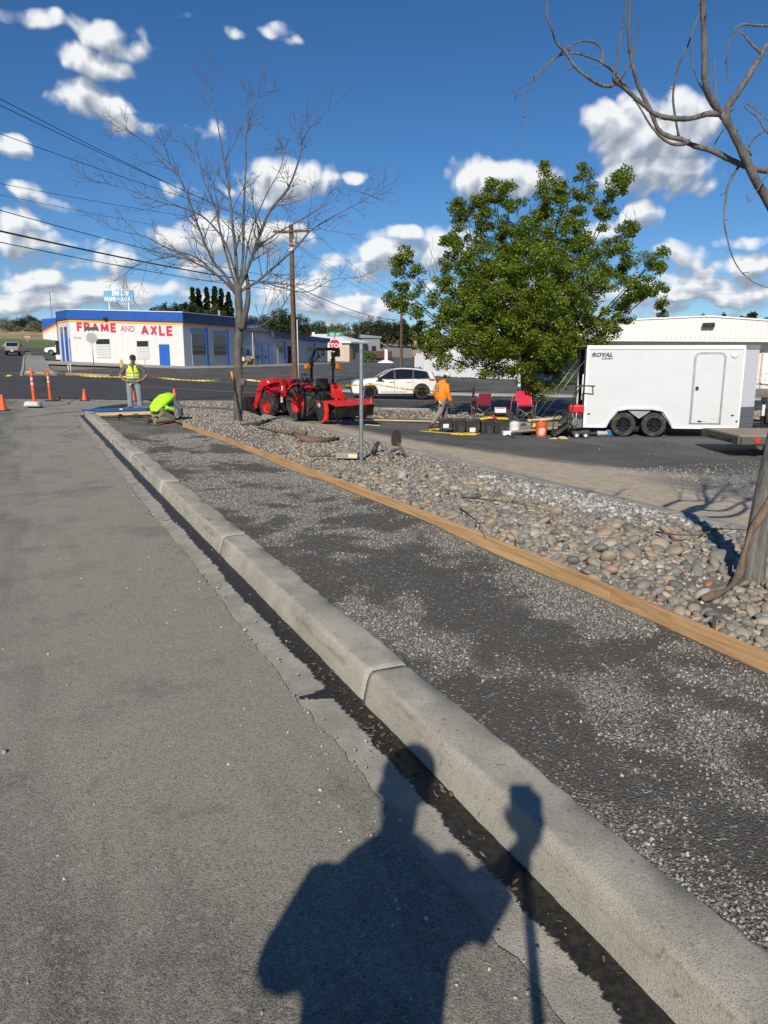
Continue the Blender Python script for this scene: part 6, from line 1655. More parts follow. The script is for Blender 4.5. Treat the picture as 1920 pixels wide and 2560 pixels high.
m_stop = M('stop_red', (.42, .012, .03), .45, var=.06); m_sgrn = M('street_sign_green', (.0, .24, .16), .45); m_salu = M('sign_back', (.36, .37, .38), .5, .6, var=.1)
def octagon(r): return [(r * math.cos(math.pi / 8 + k * math.pi / 4), r * math.sin(math.pi / 8 + k * math.pi / 4)) for k in range(8)]
def stop_sign(x, yc, ybase, Y, label, face=True, name_board=None, rz=0.0, sz=.41):
    b = at(x, ybase, Y); b.z = T(b.x, b.y) - .05; zc = at(x, yc, Y).z - b.z
    s_ = thing('stop_sign', label, 'sign', b, rz)
    MB().tube([(0, .03, 0), (0, .03, zc + (.9 if name_board else .3))], .032, 8).build('post', m_galv, s_, smooth=True)
    MB().prism([(a, c + zc) for a, c in octagon(sz)], [(-.012, 0), (.0, 0)]).build('rim', m_white if face else m_salu, s_)
    if face:
        MB().prism([(a, c + zc) for a, c in octagon(sz * .93)], [(-.018, 0), (-.0125, 0)]).build('face', m_stop, s_)
        o = text('lettering', 'STOP', .36 * sz / .41, m_white, s_, None, extrude=.002, offset=.006, align='CENTER'); o.data.transform(Matrix.Translation((0, -.022, zc - .12 * sz / .41)) @ Matrix.Rotation(math.pi / 2, 4, 'X'))
    if name_board is not None:
        MB().box((0.03, .03, zc + .66), (.95, .02, .24)).build('name_board', m_sgrn if face else M('street_sign_dark', (.05, .07, .07), .5), s_)
        if name_board:
            o = text('lettering', name_board, .22, m_white, s_, None, extrude=.002, offset=.003, align='CENTER'); o.data.transform(Matrix.Translation((0.03, .015, zc + .585)) @ Matrix.Rotation(math.pi / 2, 4, 'X'))
    return s_
stop_sign(838, 864, 970, 46, 'red stop sign with green FIG ST board behind the tractor', True, 'FIG ST', 0.0)
stop_sign(236, 845, 933, 56, 'grey back of a stop sign in front of the workshop wall', False, '', .2)
stop_sign(71, 843, 872, 130, 'distant red stop sign by the field at far left', True, None)
stop_sign(1061, 884, 905, 120, 'distant red stop sign above the slatted fence', True, None, 0, .38)
for x, y0, y1, lb in ((172, 910, 927, 'left of two thin white marker posts on the corner'), (178, 906, 927, 'right of two thin white marker posts on the corner')):
    p_ = at(x, y1, 58); p_.z = T(p_.x, p_.y); o = MB().tube([(0, 0, 0), (-.04, 0, .62 if x < 175 else .72)], .03, 8).build('marker_post', m_white, smooth=True); o.location = p_; tag(o, lb, 'post')
m_hyd = M('hydrant_yellow', (.68, .44, .05), .6)
p_ = at(304, 912, 72); p_.z = T(p_.x, p_.y)
hy = thing('fire_hydrant', 'yellow fire hydrant by the workshop wall', 'hydrant', p_)
MB().lathe([(.16, 0), (.16, .06), (.11, .08), (.11, .55), (.15, .57), (.15, .62), (.12, .64), (.09, .74), (.03, .78), (.03, .83), (0, .83)], 14).build('barrel', m_hyd, hy, smooth='auto')
for sx_ in (-1, 1): MB().lathe([(0, 0), (.06, 0), (.06, .1 * sx_), (0, .1 * sx_)], 10, (sx_ * .1, 0, .45), 'x').build('outlet', m_hyd, hy)

# ------------------------------------------------------------------ cars
m_tyre = M('tyre_rubber', (.016, .016, .016), .85, var=.25, scale=12, dirt=.25); m_tyrel = M('dusty_tyre', (.030, .029, .027), .9, var=.3, scale=10, dirt=.35)
m_rimb = M('black_rim', (.02, .02, .021), .35, .5); m_rims = M('silver_rim', (.5, .5, .5), .3, .8)
def paint(name, col): return NT(name).set(col, .32, 0, Coat_Weight=.6, Coat_Roughness=.06)
m_pearl = paint('pearl_white_paint', (.66, .645, .61)); m_silverp = paint('silver_paint', (.30, .29, .28)); m_wpaint = paint('white_car_paint', (.74, .74, .74))
m_tint = NT('tinted_glass').set((.010, .011, .013), .04, 0, Specular_IOR_Level=.7); m_trim = M('black_trim', (.012, .012, .013), .5); m_tail = M('tail_lamp', (.30, .012, .02), .25); m_head = NT('headlamp').set((.45, .47, .5), .1, .3)
def wheel(parent, x, y, r, w, out, rim=m_rimb, spokes=10, name='wheel', tm_=None, rimfrac=.68):
    """out = +1 / -1: side the rim faces"""
    wh = MB().lathe([(r * rimfrac, -w / 2), (r * .93, -w / 2), (r, -w * .36), (r, w * .36), (r * .93, w / 2), (r * rimfrac, w / 2), (r * rimfrac, -w / 2)], 32, (x, y, r), 'y', cap=False).build(name, tm_ or m_tyre, parent, smooth='auto')
    f = y + out * w * .36
    MB().lathe([(0, y + out * w * .10), (r * rimfrac * .99, y + out * w * .10), (r * rimfrac * .99, y + out * w * .12), (0, y + out * w * .12)], 24, (x, 0, r), 'y').build('rim_back', m_dark, wh)
    mb = MB().lathe([(r * rimfrac, f - out * .06), (r * rimfrac, f + out * .01), (r * rimfrac * .90, f + out * .012), (r * rimfrac * .88, f - out * .04)], 28, (x, 0, r), 'y', cap=False)
    for k in range(spokes):
        a = 2 * math.pi * k / spokes; c, s = math.cos(a), math.sin(a)
        mb.bar((x + c * r * .10, f - out * .015, r + s * r * .10), (x + c * r * rimfrac * .92, f, r + s * r * rimfrac * .92), r * .085, .02, up=(0, 1, 0))
    mb.lathe([(0, f + out * .012), (r * .14, f + out * .01), (r * .15, f - out * .03)], 14, (x, 0, r), 'y', cap=False)
    mb.build('rim', rim, wh, smooth='auto')
    return wh
def arch(cx, r, z0, n=9):
    """wheel-arch points of a sill line, front to back along +x"""
    zc = .37; a0 = math.asin(max(-.9, (z0 - zc) / r))
    return [(cx - r * math.cos(a0 + (math.pi - 2 * a0) * k / (n - 1)), zc + r * math.sin(a0 + (math.pi - 2 * a0) * k / (n - 1))) for k in range(n)]
def car_shell(parent, outline, W, mat, belt, tuck=.20, name='body'):
    """side outline -> rounded shell; above the belt the sides lean in"""
    def fn(v):
        k = max(0, v.z - belt); y = v.y * (1 - tuck * k / .6 * .9) if k > 0 else v.y * (1 - .05 * max(0, .5 - v.z) / .5)
        return Vector((v.x, y, v.z))
    h = W / 2
    return MB().prism(outline, [(-h, .055), (-h + .02, .03), (-h + .06, .008), (-h + .16, 0), (h - .16, 0), (h - .06, .008), (h - .02, .03), (h, .055)], fn).build(name, mat, parent, smooth='auto'), fn
def side_pane(parent, poly, W, fn, mat, name='window', proud=.006, sides=(-1, 1)):
    for s_ in sides:
        h = s_ * (W / 2)
        MB().prism(poly, [(h - s_ * .02, 0), (h + s_ * proud, .0)], fn).build(name, mat, parent)

# pearl SUV on the cross street, nose to the left (local x forward)
sp_ = at(985, 992, 40.0); sz_ = T(sp_.x, sp_.y) + .034
suv = thing('suv', 'pearl white SUV with black wheels driving on the cross street', 'car', (sp_.x, 39.7, sz_), math.pi + .07)
Wd = 1.86
ol = [(-2.16, .62), (-2.20, .40), (-2.10, .27)] + [(-1.86, .26)] + [(p[0], p[1]) for p in arch(-1.37, .41, .26)] + [(-.90, .24), (.90, .24)] + [(p[0], p[1]) for p in arch(1.34, .41, .26)] + [(1.82, .26), (2.20, .29), (2.27, .42), (2.28, .70), (2.20, .86), (2.02, .97), (1.45, 1.05), (1.02, 1.09)]
ol += [(.55, 1.33), (.28, 1.49), (.0, 1.575), (-.40, 1.605), (-.95, 1.585), (-1.55, 1.50), (-1.85, 1.43), (-1.96, 1.28), (-2.08, 1.05), (-2.14, .90)]
bodyo, fnb = car_shell(suv, ol, Wd, m_pearl, 1.02, .22)
side_pane(suv, [(.92, 1.05), (-1.80, 1.07), (-1.66, 1.41), (-1.45, 1.455), (-.9, 1.525), (-.35, 1.55), (.10, 1.52), (.26, 1.47), (.56, 1.295)], Wd, fnb, m_trim, 'window_surround', .003)
side_pane(suv, [(.86, 1.075), (.10, 1.06), (.08, 1.49), (.22, 1.46), (.52, 1.285)], Wd, fnb, m_tint); side_pane(suv, [(.0, 1.06), (-.86, 1.06), (-.90, 1.50), (-.35, 1.53), (.02, 1.505)], Wd, fnb, m_tint); side_pane(suv, [(-.95, 1.06), (-1.72, 1.10), (-1.62, 1.38), (-1.45, 1.43), (-.97, 1.495)], Wd, fnb, m_tint)
MB().prism([(.97, 1.11), (.30, 1.475), (.33, 1.50), (1.00, 1.14)], [(-.62, 0), (.62, 0)]).build('windscreen', m_tint, suv); MB().prism([(-1.92, 1.36), (-2.07, 1.08), (-2.10, 1.09), (-1.95, 1.38)], [(-.62, 0), (.62, 0)]).build('rear_window', m_tint, suv)
for s_ in (-1, 1):
    h = s_ * Wd / 2
    for cx in (-1.37, 1.34):
        ring = [(cx + .435 * math.cos(a), .36 + .435 * math.sin(a) - .02) for a in np.linspace(-.1, math.pi + .1, 15)] + [(cx + .385 * math.cos(a), .36 + .385 * math.sin(a) - .02) for a in np.linspace(math.pi + .1, -.1, 15)]
        MB().prism(ring, [(h - s_ * .06, 0), (h - s_ * .004, 0)]).build('arch_trim', m_trim, suv)
        wheel(suv, cx, h - s_ * .12, .36, .24, s_)
    MB().prism([(-.95, .22), (.92, .22), (.92, .30), (-.95, .30)], [(h - s_ * .05, 0), (h - s_ * .012, 0)]).build('sill', m_trim, suv)
    MB().prism([(-.55, .37), (.75, .37), (.75, .395), (-.58, .395)], [(h - s_ * .05, 0), (h + s_ * .002, 0)]).build('side_strip', m_chrome, suv)
    for x0 in (.12, -.80): MB().box((x0 + .1, h + s_ * .008, .90), (.24, .03, .035)).build('door_handle', m_pearl, suv, bevel=.008)
    MB().box((.84, h + s_ * .10, 1.10), (.20, .18, .12)).build('mirror', m_trim, suv, bevel=.03)
    MB().prism([(1.02, .93), (.60, .92), (.60, .965), (1.0, .98)], [(h - s_ * .05, 0), (h + s_ * .002, 0)]).build('fender_badge', m_trim, suv)
    MB().prism([(-2.16, .94), (-1.75, .98), (-1.75, 1.03), (-2.12, 1.04)], [(h - s_ * .20, 0), (h - s_ * .015, 0)]).build('tail_lamp', m_tail, suv); MB().prism([(-2.16, .47), (-1.95, .49), (-1.95, .53), (-2.17, .54)], [(h - s_ * .2, 0), (h - s_ * .025, 0)]).build('reflector', m_tail, suv)
    MB().prism([(2.25, .79), (1.80, .83), (1.82, .90), (2.20, .875)], [(h - s_ * .34, 0), (h - s_ * .03, 0)]).build('headlamp', m_head, suv); MB().prism([(2.292, .35), (2.10, .36), (2.12, .52), (2.292, .55)], [(h - s_ * .30, 0), (h - s_ * .06, 0)]).build('air_intake', m_trim, suv)
    MB().tube([(.15, s_ * .62, 1.60), (-.4, s_ * .62, 1.65), (-1.3, s_ * .60, 1.59), (-1.45, s_ * .60, 1.55)], .018, 8).build('roof_rail', m_trim, suv, smooth=True)
    for x0 in (.06, -.90): MB().prism([(x0 - .006, .32), (x0 + .006, .32), (x0 + .006, 1.04), (x0 - .006, 1.04)], [(h - s_ * .05, 0), (h + s_ * .0008, 0)]).build('door_gap', m_trim, suv)
MB().box((2.26, 0, .62), (.06, 1.0, .28)).build('grille', m_trim, suv, bevel=.02); MB().prism([(-1.55, 1.50), (-2.0, 1.43), (-2.0, 1.40), (-1.6, 1.45)], [(-.58, 0), (.58, 0)]).build('spoiler', m_pearl, suv)
MB().prism([(-1.25, 1.58), (-1.38, 1.66), (-1.42, 1.66), (-1.40, 1.55)], [(-.02, 0), (.02, 0)]).build('antenna_fin', m_trim, suv); MB().box((-2.2, 0, .33), (.08, 1.5, .16)).build('rear_valance', m_trim, suv, bevel=.02)

# silver pickup going away on the left street (local x forward)
pp = at(33, 889, 108); pk = thing('pickup_truck', 'silver pickup truck seen from behind on the left street', 'car', (pp.x, 108, T(pp.x, 108) + .03), math.pi / 2 + .42)
Wd = 1.95
ol = [(-2.75, .55), (-2.70, .45)] + [(-2.2, .45)] + arch(-1.75, .45, .45) + [(-1.2, .40), (1.2, .40)] + arch(1.75, .45, .45) + [(2.3, .45), (2.75, .5), (2.78, .95), (2.6, 1.12), (1.35, 1.2), (.95, 1.25), (.45, 1.80), (.2, 1.88), (-.75, 1.88), (-.98, 1.75), (-1.05, 1.22), (-2.72, 1.20)]
_, fnp = car_shell(pk, ol, Wd, m_silverp, 1.22, .16)
side_pane(pk, [(.85, 1.28), (-.85, 1.28), (-.8, 1.72), (.32, 1.74)], Wd, fnp, m_tint); MB().prism([(-1.09, 1.28), (-1.01, 1.74), (-.99, 1.74), (-1.07, 1.28)], [(-.72, 0), (.72, 0)]).build('rear_window', m_tint, pk); MB().prism([(.98, 1.27), (.50, 1.78), (.53, 1.79), (1.01, 1.28)], [(-.75, 0), (.75, 0)]).build('windscreen', m_tint, pk)
MB().box((-2.82, 0, .58), (.16, 1.9, .20)).build('bumper', m_trim, pk, bevel=.03); MB().box((-2.765, 0, .92), (.03, 1.5, .5)).build('tailgate', m_silverp, pk, bevel=.02); MB().box((-2.91, 0, .60), (.02, .32, .15)).build('licence_plate', m_white, pk)
for s_ in (-1, 1):
    for cx in (-1.75, 1.75): wheel(pk, cx, s_ * .82, .39, .26, s_, m_rims, 6)
    MB().box((-2.74, s_ * .89, .98), (.06, .14, .42)).build('tail_lamp', m_tail, pk); MB().box((.75, s_ * 1.13, 1.38), (.12, .28, .24)).build('mirror', m_trim if s_ < 0 else m_silverp, pk, bevel=.03)
# white SUV parked behind the workshop, nose to the left
wp_ = at(140, 888, 112); ws = thing('parked_suv', 'white SUV parked at the left end of the workshop', 'car', (wp_.x + 1.1, 112, T(wp_.x, 112) + .05), math.pi + .12)
Wd = 1.9
ol = [(-2.3, .7), (-2.2, .38)] + arch(-1.45, .42, .35) + [(-1.0, .34), (1.0, .34)] + arch(1.45, .42, .35) + [(2.2, .38), (2.36, .5), (2.36, .88), (2.1, 1.05), (1.1, 1.14), (.45, 1.62), (.1, 1.74), (-1.6, 1.74), (-2.05, 1.62), (-2.28, 1.1)]
_, fnw = car_shell(ws, ol, Wd, m_wpaint, 1.10, .2)
side_pane(ws, [(.95, 1.16), (.0, 1.14), (.0, 1.64), (.42, 1.58)], Wd, fnw, m_tint); side_pane(ws, [(-.08, 1.14), (-1.0, 1.14), (-1.0, 1.66), (-.08, 1.65)], Wd, fnw, m_tint); side_pane(ws, [(-1.08, 1.14), (-2.0, 1.16), (-1.85, 1.6), (-1.08, 1.66)], Wd, fnw, m_tint)
for s_ in (-1, 1):
    for cx in (-1.45, 1.45): wheel(ws, cx, s_ * .83, .38, .25, s_, m_rims, 7)
    MB().box((2.30, s_ * .72, .86), (.14, .36, .14)).build('headlamp', m_head, ws, bevel=.03); MB().box((.85, s_ * 1.02, 1.22), (.14, .2, .14)).build('mirror', m_trim, ws, bevel=.03)
MB().box((2.37, 0, .72), (.04, .8, .3)).build('grille', m_trim, ws)

# ------------------------------------------------------------------ compact tractor with loader and tiller
m_tred = M('tractor_red', (.60, .012, .022), .38, var=.1, scale=4, dirt=.06); m_rimr = M('rim_red', (.66, .025, .022), .42, var=.08, dirt=.08); m_till = M('tiller_red', (.66, .03, .018), .42, var=.1, dirt=.08)
m_amb = M('amber_lens', (.75, .20, .01), .3)
h2d = Vector((-.74, .672)); rzT = math.atan2(h2d.y, h2d.x)
lw = at(757, 1061, 23.6); lwz = T(lw.x, lw.y)
leftn = Vector((-h2d.y, h2d.x)); cT = Vector((lw.x, lw.y)) - leftn * .56
tr = thing('tractor', 'red compact tractor with front loader and rear tiller parked on the lot', 'tractor', (cT.x, cT.y, T(cT.x, cT.y) + .012), rzT); tr.scale = (1.06, 1.06, 1.06)
def lug_wheel(x, y, r, w, out, rimr, nl, name):
    wh = MB().lathe([(rimr, -w * .42), (r * .80, -w / 2), (r * .94, -w * .46), (r * .955, -w * .2), (r * .955, w * .2), (r * .94, w * .46), (r * .80, w / 2), (rimr, w * .42), (rimr, -w * .42)], 36, (x, y, r), 'y', cap=False).build(name, m_tyrel, tr, smooth='auto')
    mb = MB()
    for k in range(nl):
        for sd in (-1, 1):
            a0 = 2 * math.pi * (k + (.5 if sd > 0 else 0)) / nl; pts = []
            for u in np.linspace(0, 1, 4):
                a = a0 + u * .34 * (1 if True else -1); yy = y + sd * w * (.02 + .48 * u); rr = r * (.965 - .06 * u * u)
                pts.append((x + rr * math.cos(a), yy, r + rr * math.sin(a)))
            mb.tube(pts, [(r * .055, r * .05)] * 4, 4, square=True)
    mb.build('tread', m_tyrel, wh)
    f = y + out * w * .22
    MB().lathe([(rimr * 1.02, y + out * w * .44), (rimr * .94, y + out * w * .43), (rimr * .88, f), (rimr * .62, f - out * .02), (rimr * .50, f + out * .035), (rimr * .28, f + out * .04), (rimr * .24, f + out * .07), (0, f + out * .07)], 28, (x, 0, r), 'y', cap=False).build('rim', m_rimr, wh, smooth='auto')
    for k in range(6):
        a = k * math.pi / 3; MB().lathe([(0, f + out * .042), (.018, f + out * .042), (.016, f + out * .065), (0, f + out * .065)], 6, (x + rimr * .38 * math.cos(a), 0, r + rimr * .38 * math.sin(a)), 'y').build('bolt', m_rimr, wh)
for s_ in (1, -1):
    lug_wheel(0, s_ * .56, .535, .34, s_, .275, 15, 'rear_wheel'); lug_wheel(1.62, s_ * .48, .36, .24, s_, .19, 13, 'front_wheel')
    # fender
    fp = [(.62 * math.cos(a), .535 + .60 * math.sin(a)) for a in np.linspace(.35, 2.25, 12)]; fp2 = [(.57 * math.cos(a), .535 + .56 * math.sin(a)) for a in np.linspace(2.25, .35, 12)]
    MB().prism(fp + fp2, [(s_ * .36, 0), (s_ * .72, 0)]).build('fender', m_tred, tr, smooth='auto')
    MB().box((-.36, s_ * .60, .93), (.10, .16, .16)).build('lamp_bracket', m_blkm, tr, bevel=.01); MB().lathe([(0, -.43), (.05, -.43), (.055, -.40)], 12, (0, s_ * .60, .95), 'x').build('tail_lamp', m_tail, tr)
    # roll bar
    rp = smooth_path([(-.30, s_ * .44, .70), (-.32, s_ * .44, 1.20), (-.34, s_ * .44, 1.75), (-.30, s_ * .44, 1.86)], 3); MB().tube(rp, .042, 4, square=True).build('roll_bar_post', m_blkm, tr)
    MB().box((-.33, s_ * .44, 1.72), (.11, .10, .22)).build('roll_bar_hinge', m_blkm, tr, bevel=.01)
    MB().lathe([(0, -.06), (.075, -.06), (.085, -.03), (.085, .03), (.07, .06), (0, .06)], 14, (-.33, s_ * .60, 1.60), 'x').build('flasher', m_amb, tr, smooth='auto'); MB().bar((-.33, s_ * .45, 1.60), (-.33, s_ * .56, 1.60), .03, .03).build('flasher_arm', m_blkm, tr)
MB().tube(smooth_path([(-.31, .44, 1.82), (-.50, .44, 2.06), (-.56, .40, 2.11), (-.56, -.40, 2.11), (-.50, -.44, 2.06), (-.31, -.44, 1.82)], 3), .045, 4, square=True).build('roll_bar_top', m_blkm, tr)
# hull
MB().box((.75, 0, .62), (1.6, .36, .40)).build('chassis', m_blkm, tr, bevel=.03)
MB().prism([(.80, .80), (2.05, .72), (2.10, .98), (1.98, 1.10), (1.35, 1.18), (.80, 1.20)], [(-.27, .03), (-.24, 0), (.24, 0), (.27, .03)]).build('hood', m_tred, tr, smooth='auto', bevel=.02)
MB().prism([(.38, .74), (.82, .74), (.84, 1.20), (.60, 1.24), (.46, 1.12)], [(-.30, .02), (-.27, 0), (.27, 0), (.30, .02)]).build('dash_cowl', m_blk, tr, bevel=.03)
MB().box((2.10, 0, .86), (.05, .42, .26)).build('grille', m_blk, tr); MB().box((.25, 0, .66), (.9, .9, .04)).build('floor', m_blkm, tr); MB().box((-.05, 0, .70), (.5, .62, .25)).build('transmission', m_blk, tr, bevel=.03)
MB().box((1.2, 0, .38), (1.1, .3, .25)).build('axle_housing', m_blkm, tr); MB().tube([(1.62, -.42, .36), (1.62, .42, .36)], .06, 8).build('front_axle', m_blkm, tr); MB().tube([(0, -.5, .535), (0, .5, .535)], .12, 10).build('rear_axle', m_blkm, tr)
# seat, wheel
MB().prism([(-.28, .88), (.16, .88), (.18, .97), (-.20, .99), (-.27, 1.27), (-.38, 1.25), (-.34, .92)], [(-.22, .03), (-.18, 0), (.18, 0), (.22, .03)]).build('seat', m_blk, tr, smooth='auto', bevel=.02)
sc_ = Vector((.33, 0, 1.26)); nrm = Vector((-.55, 0, .83)).normalized(); uu = Vector((0, 1, 0)); ww = nrm.cross(uu)
sw_ = MB().tube([sc_ + uu * (.20 * math.cos(a)) + ww * (.20 * math.sin(a)) for a in np.linspace(0, 2 * math.pi, 25)], .016, 8, cap=False)
for a in (.5, 2.6, 4.7): sw_.tube([sc_, sc_ + uu * (.2 * math.cos(a)) + ww * (.2 * math.sin(a))], .012, 6)
sw_.tube([sc_, (.52, 0, 1.10)], .025, 8); sw_.build('steering_wheel', m_blk, tr, smooth=True)
for y in (.26, -.26): MB().tube([(.05, y, .85), (.12, y, 1.08)], .012, 6).ell((.12, y, 1.10), (.025, .025, .03), 8, 6).build('lever', m_blk, tr, smooth=True)
MB().bar((.55, .45, .50), (.75, .45, .50), .10, .03).bar((.55, .47, .50), (.52, .47, .68), .04, .03).bar((.75, .47, .50), (.78, .47, .68), .04, .03).build('step', m_tred, tr)
# loader: tower, boom, arms, bucket
for s_ in (1, -1):
    y = s_ * .40
    MB().prism([(.86, .70), (1.10, .66), (1.12, 1.16), (1.02, 1.24), (.90, 1.22), (.84, 1.0)], [(y - .05, 0), (y + .05, 0)]).build('loader_tower', m_tred, tr, bevel=.008)
    MB().prism([(.94, 1.23), (1.02, 1.14), (1.55, 1.08), (1.92, .98), (2.30, .30), (2.46, .22), (2.48, .34), (2.14, 1.10), (1.98, 1.18), (1.55, 1.25)], [(y - .045, 0), (y + .045, 0)]).build('loader_boom', m_tred, tr, bevel=.012)
    MB().cyl((1.0, y, .86), (1.55, y, .86), .045, n=12).cyl((1.5, y, .86), (1.92, y, 1.02), .022, n=10).build('lift_cylinder', m_tred, tr, smooth='auto')
    MB().cyl((1.95, y, .88), (2.30, y, .52), .035, n=10).build('tilt_cylinder', m_blkm, tr, smooth='auto')
    MB().box((1.00, y + s_ * .052, .95), (.06, .004, .14)).build('decal', m_white, tr)
    MB().box((1.03, y + s_ * .052, .60), (.07, .03, .16)).build('decal', m_white, tr)
o = text('lettering', 'KL', .10, m_white, tr, None, extrude=.001, offset=.002); o.data.transform(upright((1.72, .448, 1.10), (-1, 0, 0)) @ Matrix.Identity(4))
MB().tube([(2.42, -.45, .30), (2.42, .45, .30)], .04, 8).build('bucket_pin_tube', m_blkm, tr)
bk_ = [(2.44, .08), (2.95, .05), (2.98, .08), (2.62, .12), (2.52, .24), (2.52, .56), (2.60, .62), (2.56, .65), (2.46, .58)]
MB().prism(bk_, [(-.72, 0), (.72, 0)]).build('bucket', m_blkm, tr)
for s_ in (1, -1): MB().prism([(2.46, .08), (2.95, .06), (2.60, .62), (2.46, .58)], [(s_ * .72, 0), (s_ * .705, 0)]).build('bucket_side', m_blkm, tr)
# three-point linkage and tiller behind
MB().box((-.42, 0, .72), (.30, .46, .34)).build('hitch_block', m_blk, tr, bevel=.03)
for s_ in (1, -1):
    MB().bar((-.20, s_ * .28, .45), (-.98, s_ * .36, .40), .05, .06).build('lower_link', m_blkm, tr); MB().bar((-.45, s_ * .28, .88), (-.72, s_ * .33, .45), .03, .03).build('lift_rod', m_blkm, tr)
MB().tube([(-.42, .05, .88), (-.95, .05, .72)], .05, 8).build('top_link', m_blk, tr, smooth=True)
tl = [(-.92, .40), (-.82, 1.08), (-.92, 1.12), (-1.12, .62)]
for s_ in (.14, -.14): MB().prism(tl, [(s_ - .02, 0), (s_ + .02, 0)]).build('mast', m_till, tr, bevel=.005)
MB().prism([(-.85, .86), (-.95, .98), (-1.30, .70), (-1.22, .60)], [(-.07, 0), (.07, 0)]).build('mast_brace', m_till, tr)
MB().box((-1.12, 0, .60), (.30, 1.55, .10)).build('tiller_frame', m_till, tr, bevel=.01)
MB().prism([(-.92, .62), (-1.30, .66), (-1.72, .54), (-1.73, .52), (-1.30, .63), (-.93, .59)], [(-.80, 0), (.80, 0)]).build('tiller_hood', m_till, tr)
MB().prism([(-1.64, .54), (-1.72, .54), (-1.66, .20), (-1.63, .20)], [(-.78, 0), (.78, 0)]).build('shade_flap', m_blkm, tr)  # flap coloured black to stand in for shadow below the tiller hood
MB().prism([(-.95, .66), (-1.35, .66), (-1.42, .40), (-1.38, .14), (-1.22, .06), (-1.06, .10), (-.98, .30)], [(.78, 0), (.84, 0)]).build('side_plate', m_till, tr, bevel=.005)
MB().prism([(-.95, .66), (-1.35, .66), (-1.42, .40), (-1.38, .14), (-1.22, .06), (-1.06, .10), (-.98, .30)], [(-.84, 0), (-.78, 0)]).build('side_plate', m_till, tr, bevel=.005)
MB().prism([(-1.16 + .13 * math.cos(a), .38 + (.30 if math.sin(a) > 0 else .28) * math.sin(a) * .95) for a in np.linspace(0, 2 * math.pi, 22)[:-1]], [(.845, 0), (.92, .01)]).build('chain_case', m_blk, tr, smooth='auto')
MB().lathe([(0, .922), (.055, .922), (.055, .930), (0, .930)], 18, (-1.16, 0, .54), 'y').build('emblem', m_white, tr); MB().bar((-1.185, .934, .51), (-1.135, .934, .57), .018, .004, up=(0, 1, 0)).build('emblem_mark', m_blk, tr)
MB().tube([(-1.20, -.76, .27), (-1.20, .76, .27)], .05, 8).build('rotor', m_blkm, tr, smooth=True)
for k in range(10):
    y = -.70 + k * .155; mb = MB()
    for q in range(4):
        a = q * math.pi / 2 + k * .5; pts = [(-1.20 + r_ * math.cos(a + (.5 if r_ > .2 else 0)), y + (.05 if r_ > .2 else 0) * (-1) ** q, .27 + r_ * math.sin(a + (.5 if r_ > .2 else 0))) for r_ in (.05, .17, .24)]; mb.tube(pts, [(.022, .006)] * 3, 4)
    mb.build('tine', m_blkm, tr)
MB().box((-.85, -.10, .80), (.10, .012, .12)).build('warning_label', m_white, tr)
MB().box((-1.05, .30, .70), (.14, .06, .06)).build('latch', m_blkm, tr)
co = thing('mini_cone', 'tiny orange cone on the corner of the tiller hood', 'cone', tr.matrix_basis @ Vector((-1.62, -.74, .56)))
MB().box((0, 0, .005), (.07, .07, .01)).build('base', m_org, co); MB().lathe([(.03, .01), (.008, .17), (0, .17)], 12).build('body', m_org, co)

# ------------------------------------------------------------------ cargo trailer
m_tw = M('trailer_white', (.60, .62, .62), .35, var=.05, scale=1.3, dirt=.07); m_alu = M('aluminium_trim', (.52, .53, .54), .35, .75, var=.1); m_stone = M('tread_plate', (.19, .20, .22), .45, .5, var=.2, scale=30)
tl_ = at(1457, 1067, 20.75); trr = at(1846, 1067, 20.15)
ft = Face(tl_, trr); LT = ft.L
gzT = T((tl_.x + trr.x) / 2, 20.5) + .012
ct = thing('cargo_trailer', 'white enclosed cargo trailer with side door parked right of the maple', 'trailer', (tl_.x, tl_.y, gzT), math.atan2(ft.d.y, ft.d.x))
Hb, Ht, Wt = .30, 2.47, 2.05
zb = at(1457, 1067, 20.75).z - gzT; zt = at(1470, 866, 20.75).z - gzT
Hb, Ht = zb, zt
# local: x along towards the nose, -y towards us, floor Hb, roof Ht; rear left open
sk = MB(); seams = [0, LT * .135, LT * .415, LT * .56, LT * .73, LT * .985]
wh_x = [1.09, 1.91]; wr_ = .335; zc_ = .335
xa0, xa1 = wh_x[0] - .46, wh_x[1] + .46; za = .74
arch_in = [(xa0, Hb), (xa0 + .10, Hb + .17), (xa0 + .30, za - .05), (xa0 + .55, za), (xa1 - .55, za), (xa1 - .30, za - .05), (xa1 - .10, Hb + .17), (xa1, Hb)]
side = [(0, Hb)] + arch_in + [(LT, Hb), (LT, Ht), (0, Ht)]
MB().prism(side, [(0.0, 0), (.03, 0)]).build('side_wall', m_tw, ct); MB().prism(side, [(Wt - .03, 0), (Wt, 0)]).build('side_wall', m_tw, ct)
for x in seams[1:-1]: MB().box((x, -.003, (Hb + Ht) / 2 + .3), (.022, .004, Ht - Hb - .75)).build('seam', M('seam_grey', (.60, .62, .62), .4), ct)
MB().box((LT / 2, -.006, Hb + .02), (LT, .03, .05)).build('lower_trim', m_white, ct) if False else None
MB().box((xa0 / 2, -.012, Hb + .015), (xa0, .02, .06)).box(((xa1 + LT) / 2, -.012, Hb + .015), (LT - xa1, .02, .06)).build('lower_trim', m_white, ct)
MB().box((LT / 2, -.012, Ht - .035), (LT, .024, .09)).build('upper_trim', m_white, ct, bevel=.008)
MB().box((.035, -.010, (Hb + Ht) / 2), (.07, .02, Ht - Hb - .12)).build('corner_post', m_white, ct); MB().box((LT - .02, -.010, (Hb + Ht) / 2), (.05, .02, Ht - Hb - .12)).build('corner_post', m_white, ct)
roof = [(0, Ht - .02), (LT, Ht - .02), (LT + .35, Ht - .02)]
